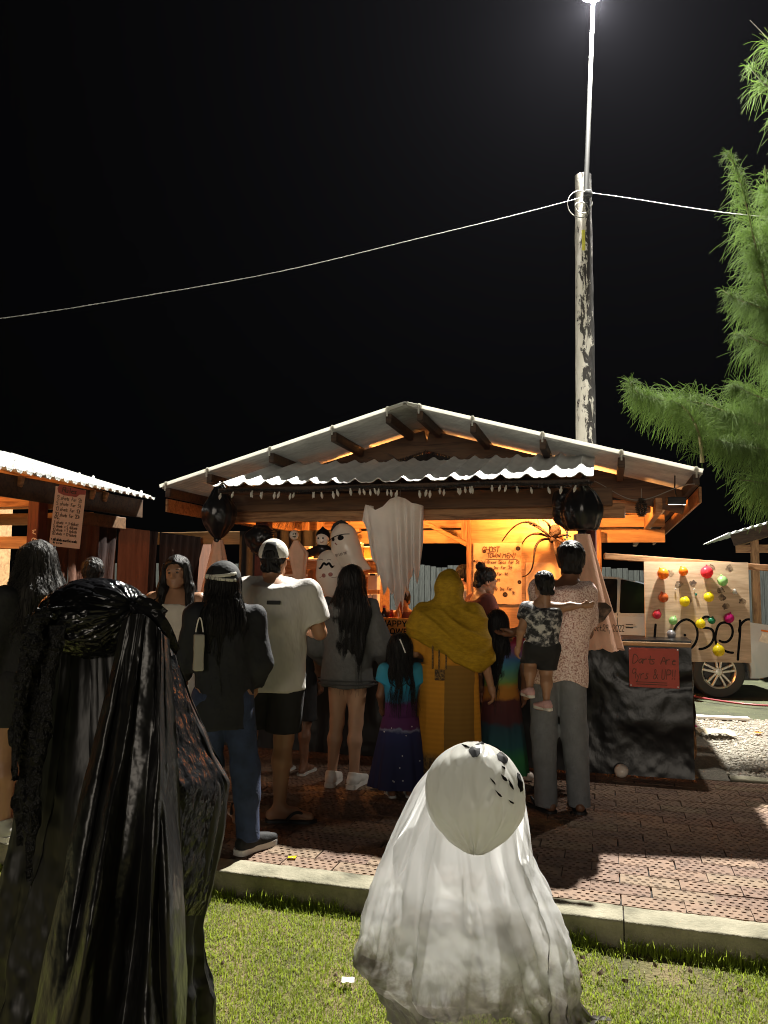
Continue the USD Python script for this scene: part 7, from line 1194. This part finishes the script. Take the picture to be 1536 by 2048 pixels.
# crumpled film down the right flank
ff = [(352, 1310), (372, 1370), (392, 1440), (418, 1510), (448, 1560), (440, 1640), (425, 1740), (405, 1830)]; rows = []
for i, (rx_, ry_) in enumerate(spline([(a, b, 0) for a, b in ff], 70)[:, :2]):
    rows.append([at(rx_ - 4 - 120 * u, ry_ + 30 * u * (1 - i / 70), BG - .05 - .24 * math.sin(u * 1.5)) for u in np.linspace(0, 1, 50)])
Xr = np.array(rows); Nn = meshkit.arrays(grid(Xr), True)[2].reshape(Xr.shape); rid = 1 - np.abs(2 * meshkit.fbm(Xr * [26, 26, 20], 3, 6) - 1); Xr = Xr + Nn * ((rid - .55) * .010)[..., None]
glossy = mat("crinkled_black_film", (.011, .011, .012), rough=.14, var=.2, scale=8, bump=.9, bscale=17, dist=.02, spec=.12); part(bg, "crinkled_side", thick(Xr, .002), glossy, smooth=True, world=True)
# matte cloth falling in long folds from the knot
U = np.linspace(0, 1, 130); T = np.linspace(0, 1, 110); top = spline([(248, 1245, 0), (262, 1232, 0), (282, 1228, 0), (312, 1250, 0), (338, 1278, 0)], 130)[:, :2]; bot = np.stack([40 + 330 * U, 2150 + 0 * U], 1); Xm = np.zeros((110, 130, 3)); rq = np.random.default_rng(77); FW = sum(rq.choice([-1, 1, 1]) * rq.uniform(.4, 1.1) * np.exp(-((U[None] - uc - dv * (T[:, None] - .4)) / (sg * (.5 + .8 * T[:, None]))) ** 2) * np.clip((T[:, None] - t0) * 3.5, 0, 1) * np.clip((t1 - T[:, None]) * 4, 0, 1) for uc, dv, sg, t0, t1 in [(rq.random(), rq.normal(0, .10), rq.uniform(.035, .12), rq.uniform(-.4, .4), rq.uniform(.8, 1.6)) for _ in range(15)])
for i, t in enumerate(T):
    for j, u in enumerate(U):
        p = top[j] * (1 - t) + bot[j] * t; e = math.sin(math.pi * u); p0 = p + np.array([60 * t * (1 - t) * (u - .3), 0]); w = FW[i, j]; Xm[i, j] = at(p0[0], p0[1], BG - .25 - .10 * t - .13 * e * (.35 + .65 * t) - .075 * w * min(1, .20 + 1.1 * t))
Xm[..., 2] = np.maximum(Xm[..., 2], GZ + .004); Nn = meshkit.arrays(grid(Xm), True)[2].reshape(Xm.shape); Xm = Xm + Nn * ((meshkit.fbm(Xm * [9, 9, 3.5], 4, 3) - .5) * .028)[..., None]
matte = mat("dull_black_sheeting", (.012, .012, .0125), rough=.30, var=.15, scale=7, bump=.55, bscale=13, dist=.02, spec=.5, stretch=(1, 1, .8)); part(bg, "front_cloth", thick(Xm, .003), matte, smooth=True, world=True)
glossy2 = mat("gathered_black_film", (.006, .006, .007), rough=.18, var=.3, scale=8, bump=.35, bscale=12, dist=.012, spec=.6)
# head: a stuffed bag pulled together at the knot
hc2 = at(190, 1236, BG - .10); rx_, rz_2 = 100 * BG / 1540, 72 * BG / 1540; ms_ = trimesh.creation.icosphere(6); v = np.array(ms_.vertices); f = np.array(ms_.faces); kd = (kn - hc2); kd /= np.linalg.norm(kd); cs = v @ kd; e1 = np.cross(kd, [0, 0, 1.0]); e1 /= np.linalg.norm(e1); e2 = np.cross(kd, e1); an = np.arctan2(v @ e2, v @ e1)
bl = np.clip((cs - .2) / .8, 0, 1); pl_ = 2.2 * (1 - 2 * np.abs(2 * meshkit.fbm(np.stack([np.cos(an) * 4.5, np.sin(an) * 4.5, cs * .5], 1), 3, 31) - 1) + .2); rad = 1 + .028 * bl * pl_ + .006 * pl_ * np.clip((cs + .4) / 1.4, 0, 1); P = hc2 + v * rad[:, None] * np.array([rx_, .16, rz_2]); P = P + (kn - P) * (np.clip((cs - .78) / .22, 0, 1) ** 2 * .8)[:, None]; P = P + v * ((1 - np.abs(2 * meshkit.fbm(v * 3 + 9, 4, 5) - 1) - .6) * .018)[:, None]
part(bg, "head", (P, f), glossy2, smooth=True, world=True)
part(bg, "knot", wrinkle(ellip(kn, (.032, .03, .030), 4), .010, (40, 40, 40)), glossy, smooth=True, world=True)
for k, (pts, w) in enumerate([([(274, 1214), (300, 1222), (326, 1252), (344, 1282), (356, 1304)], .022), ([(276, 1218), (294, 1234), (310, 1258), (330, 1290), (340, 1315)], .014), ([(276, 1210), (300, 1208), (318, 1220), (334, 1226)], .016), ([(270, 1210), (282, 1200), (292, 1206), (310, 1200)], .012), ([(262, 1208), (240, 1196), (215, 1186), (190, 1178)], .010), ([(262, 1212), (236, 1206), (210, 1203)], .009), ([(262, 1218), (240, 1222), (222, 1225)], .010), ([(264, 1222), (248, 1232), (236, 1240)], .009)]):
    c = spline([at(x, y, BG - .235 - .03 * math.sin(i * 1.2)) for i, (x, y) in enumerate(pts)], 26); wv = w * np.sin(np.linspace(.5, 2.6, 26))[:, None]; up = np.array([.5, 0, .85]); Xs = np.stack([c - up * wv, c + np.array([0, -.012, 0]), c + up * wv]); part(bg, "pulled_pleat", thick(Xs, .003), glossy, smooth=True, world=True)
# ruffled tattered strips down the left side
ruff = mat("ruffled_black_lace", (.007, .007, .007), spec=.25, rough=.5, var=.5, scale=30, bump=1.0, bscale=45, dist=.02)
for k, (pts, w) in enumerate([([(95, 1240), (70, 1330), (58, 1440), (48, 1560), (40, 1690)], .019), ([(115, 1250), (96, 1360), (80, 1480), (66, 1600), (60, 1760)], .016), ([(60, 1250), (40, 1400), (34, 1460), (30, 1560)], .013), ([(110, 1215), (85, 1225), (70, 1260), (66, 1330)], .018)]):
    n_ = 90; c = spline([at(x, y, BG - .24 - .02 * k) for x, y in pts], n_); s = np.linspace(0, 1, n_); rw = np.sin(s * 21 + k) * .008 + np.sin(s * 37 + 2 * k) * .004; wd = w * 1.5 * (1 + .22 * np.sin(s * 17 + k) + .10 * np.sin(s * 71 + 2 * k)) * (1 - .6 * s ** 4)
    Xs = np.stack([c + np.stack([-wd + 0 * rw, rw, .004 * np.sin(s * 120)], 1), c + np.stack([-wd * .4, -rw * .8 - .01, 0 * s], 1), c + np.stack([wd * .4, rw * .9 - .01, 0 * s], 1), c + np.stack([wd, -rw, .004 * np.sin(s * 110)], 1)]); part(bg, "ruffled_strip", thick(Xs, .002), ruff, smooth=True, world=True)

# ------------------------------------------------------------------ thin night haze round the lamp and the market
hz_m = usdkit.material(stage, "/World/Looks/night_haze", {"v": ("principled_volume", {"color": (.80, .80, 1.0), "density": HAZE, "anisotropy": .35})}, [], volume="v.volume")
solo("haze", trimesh.creation.box((90, 70, 20), trimesh.transformations.translation_matrix((2, 18, 8.6))), hz_m, "thin damp haze hanging in the night air", "haze", kind="stuff")
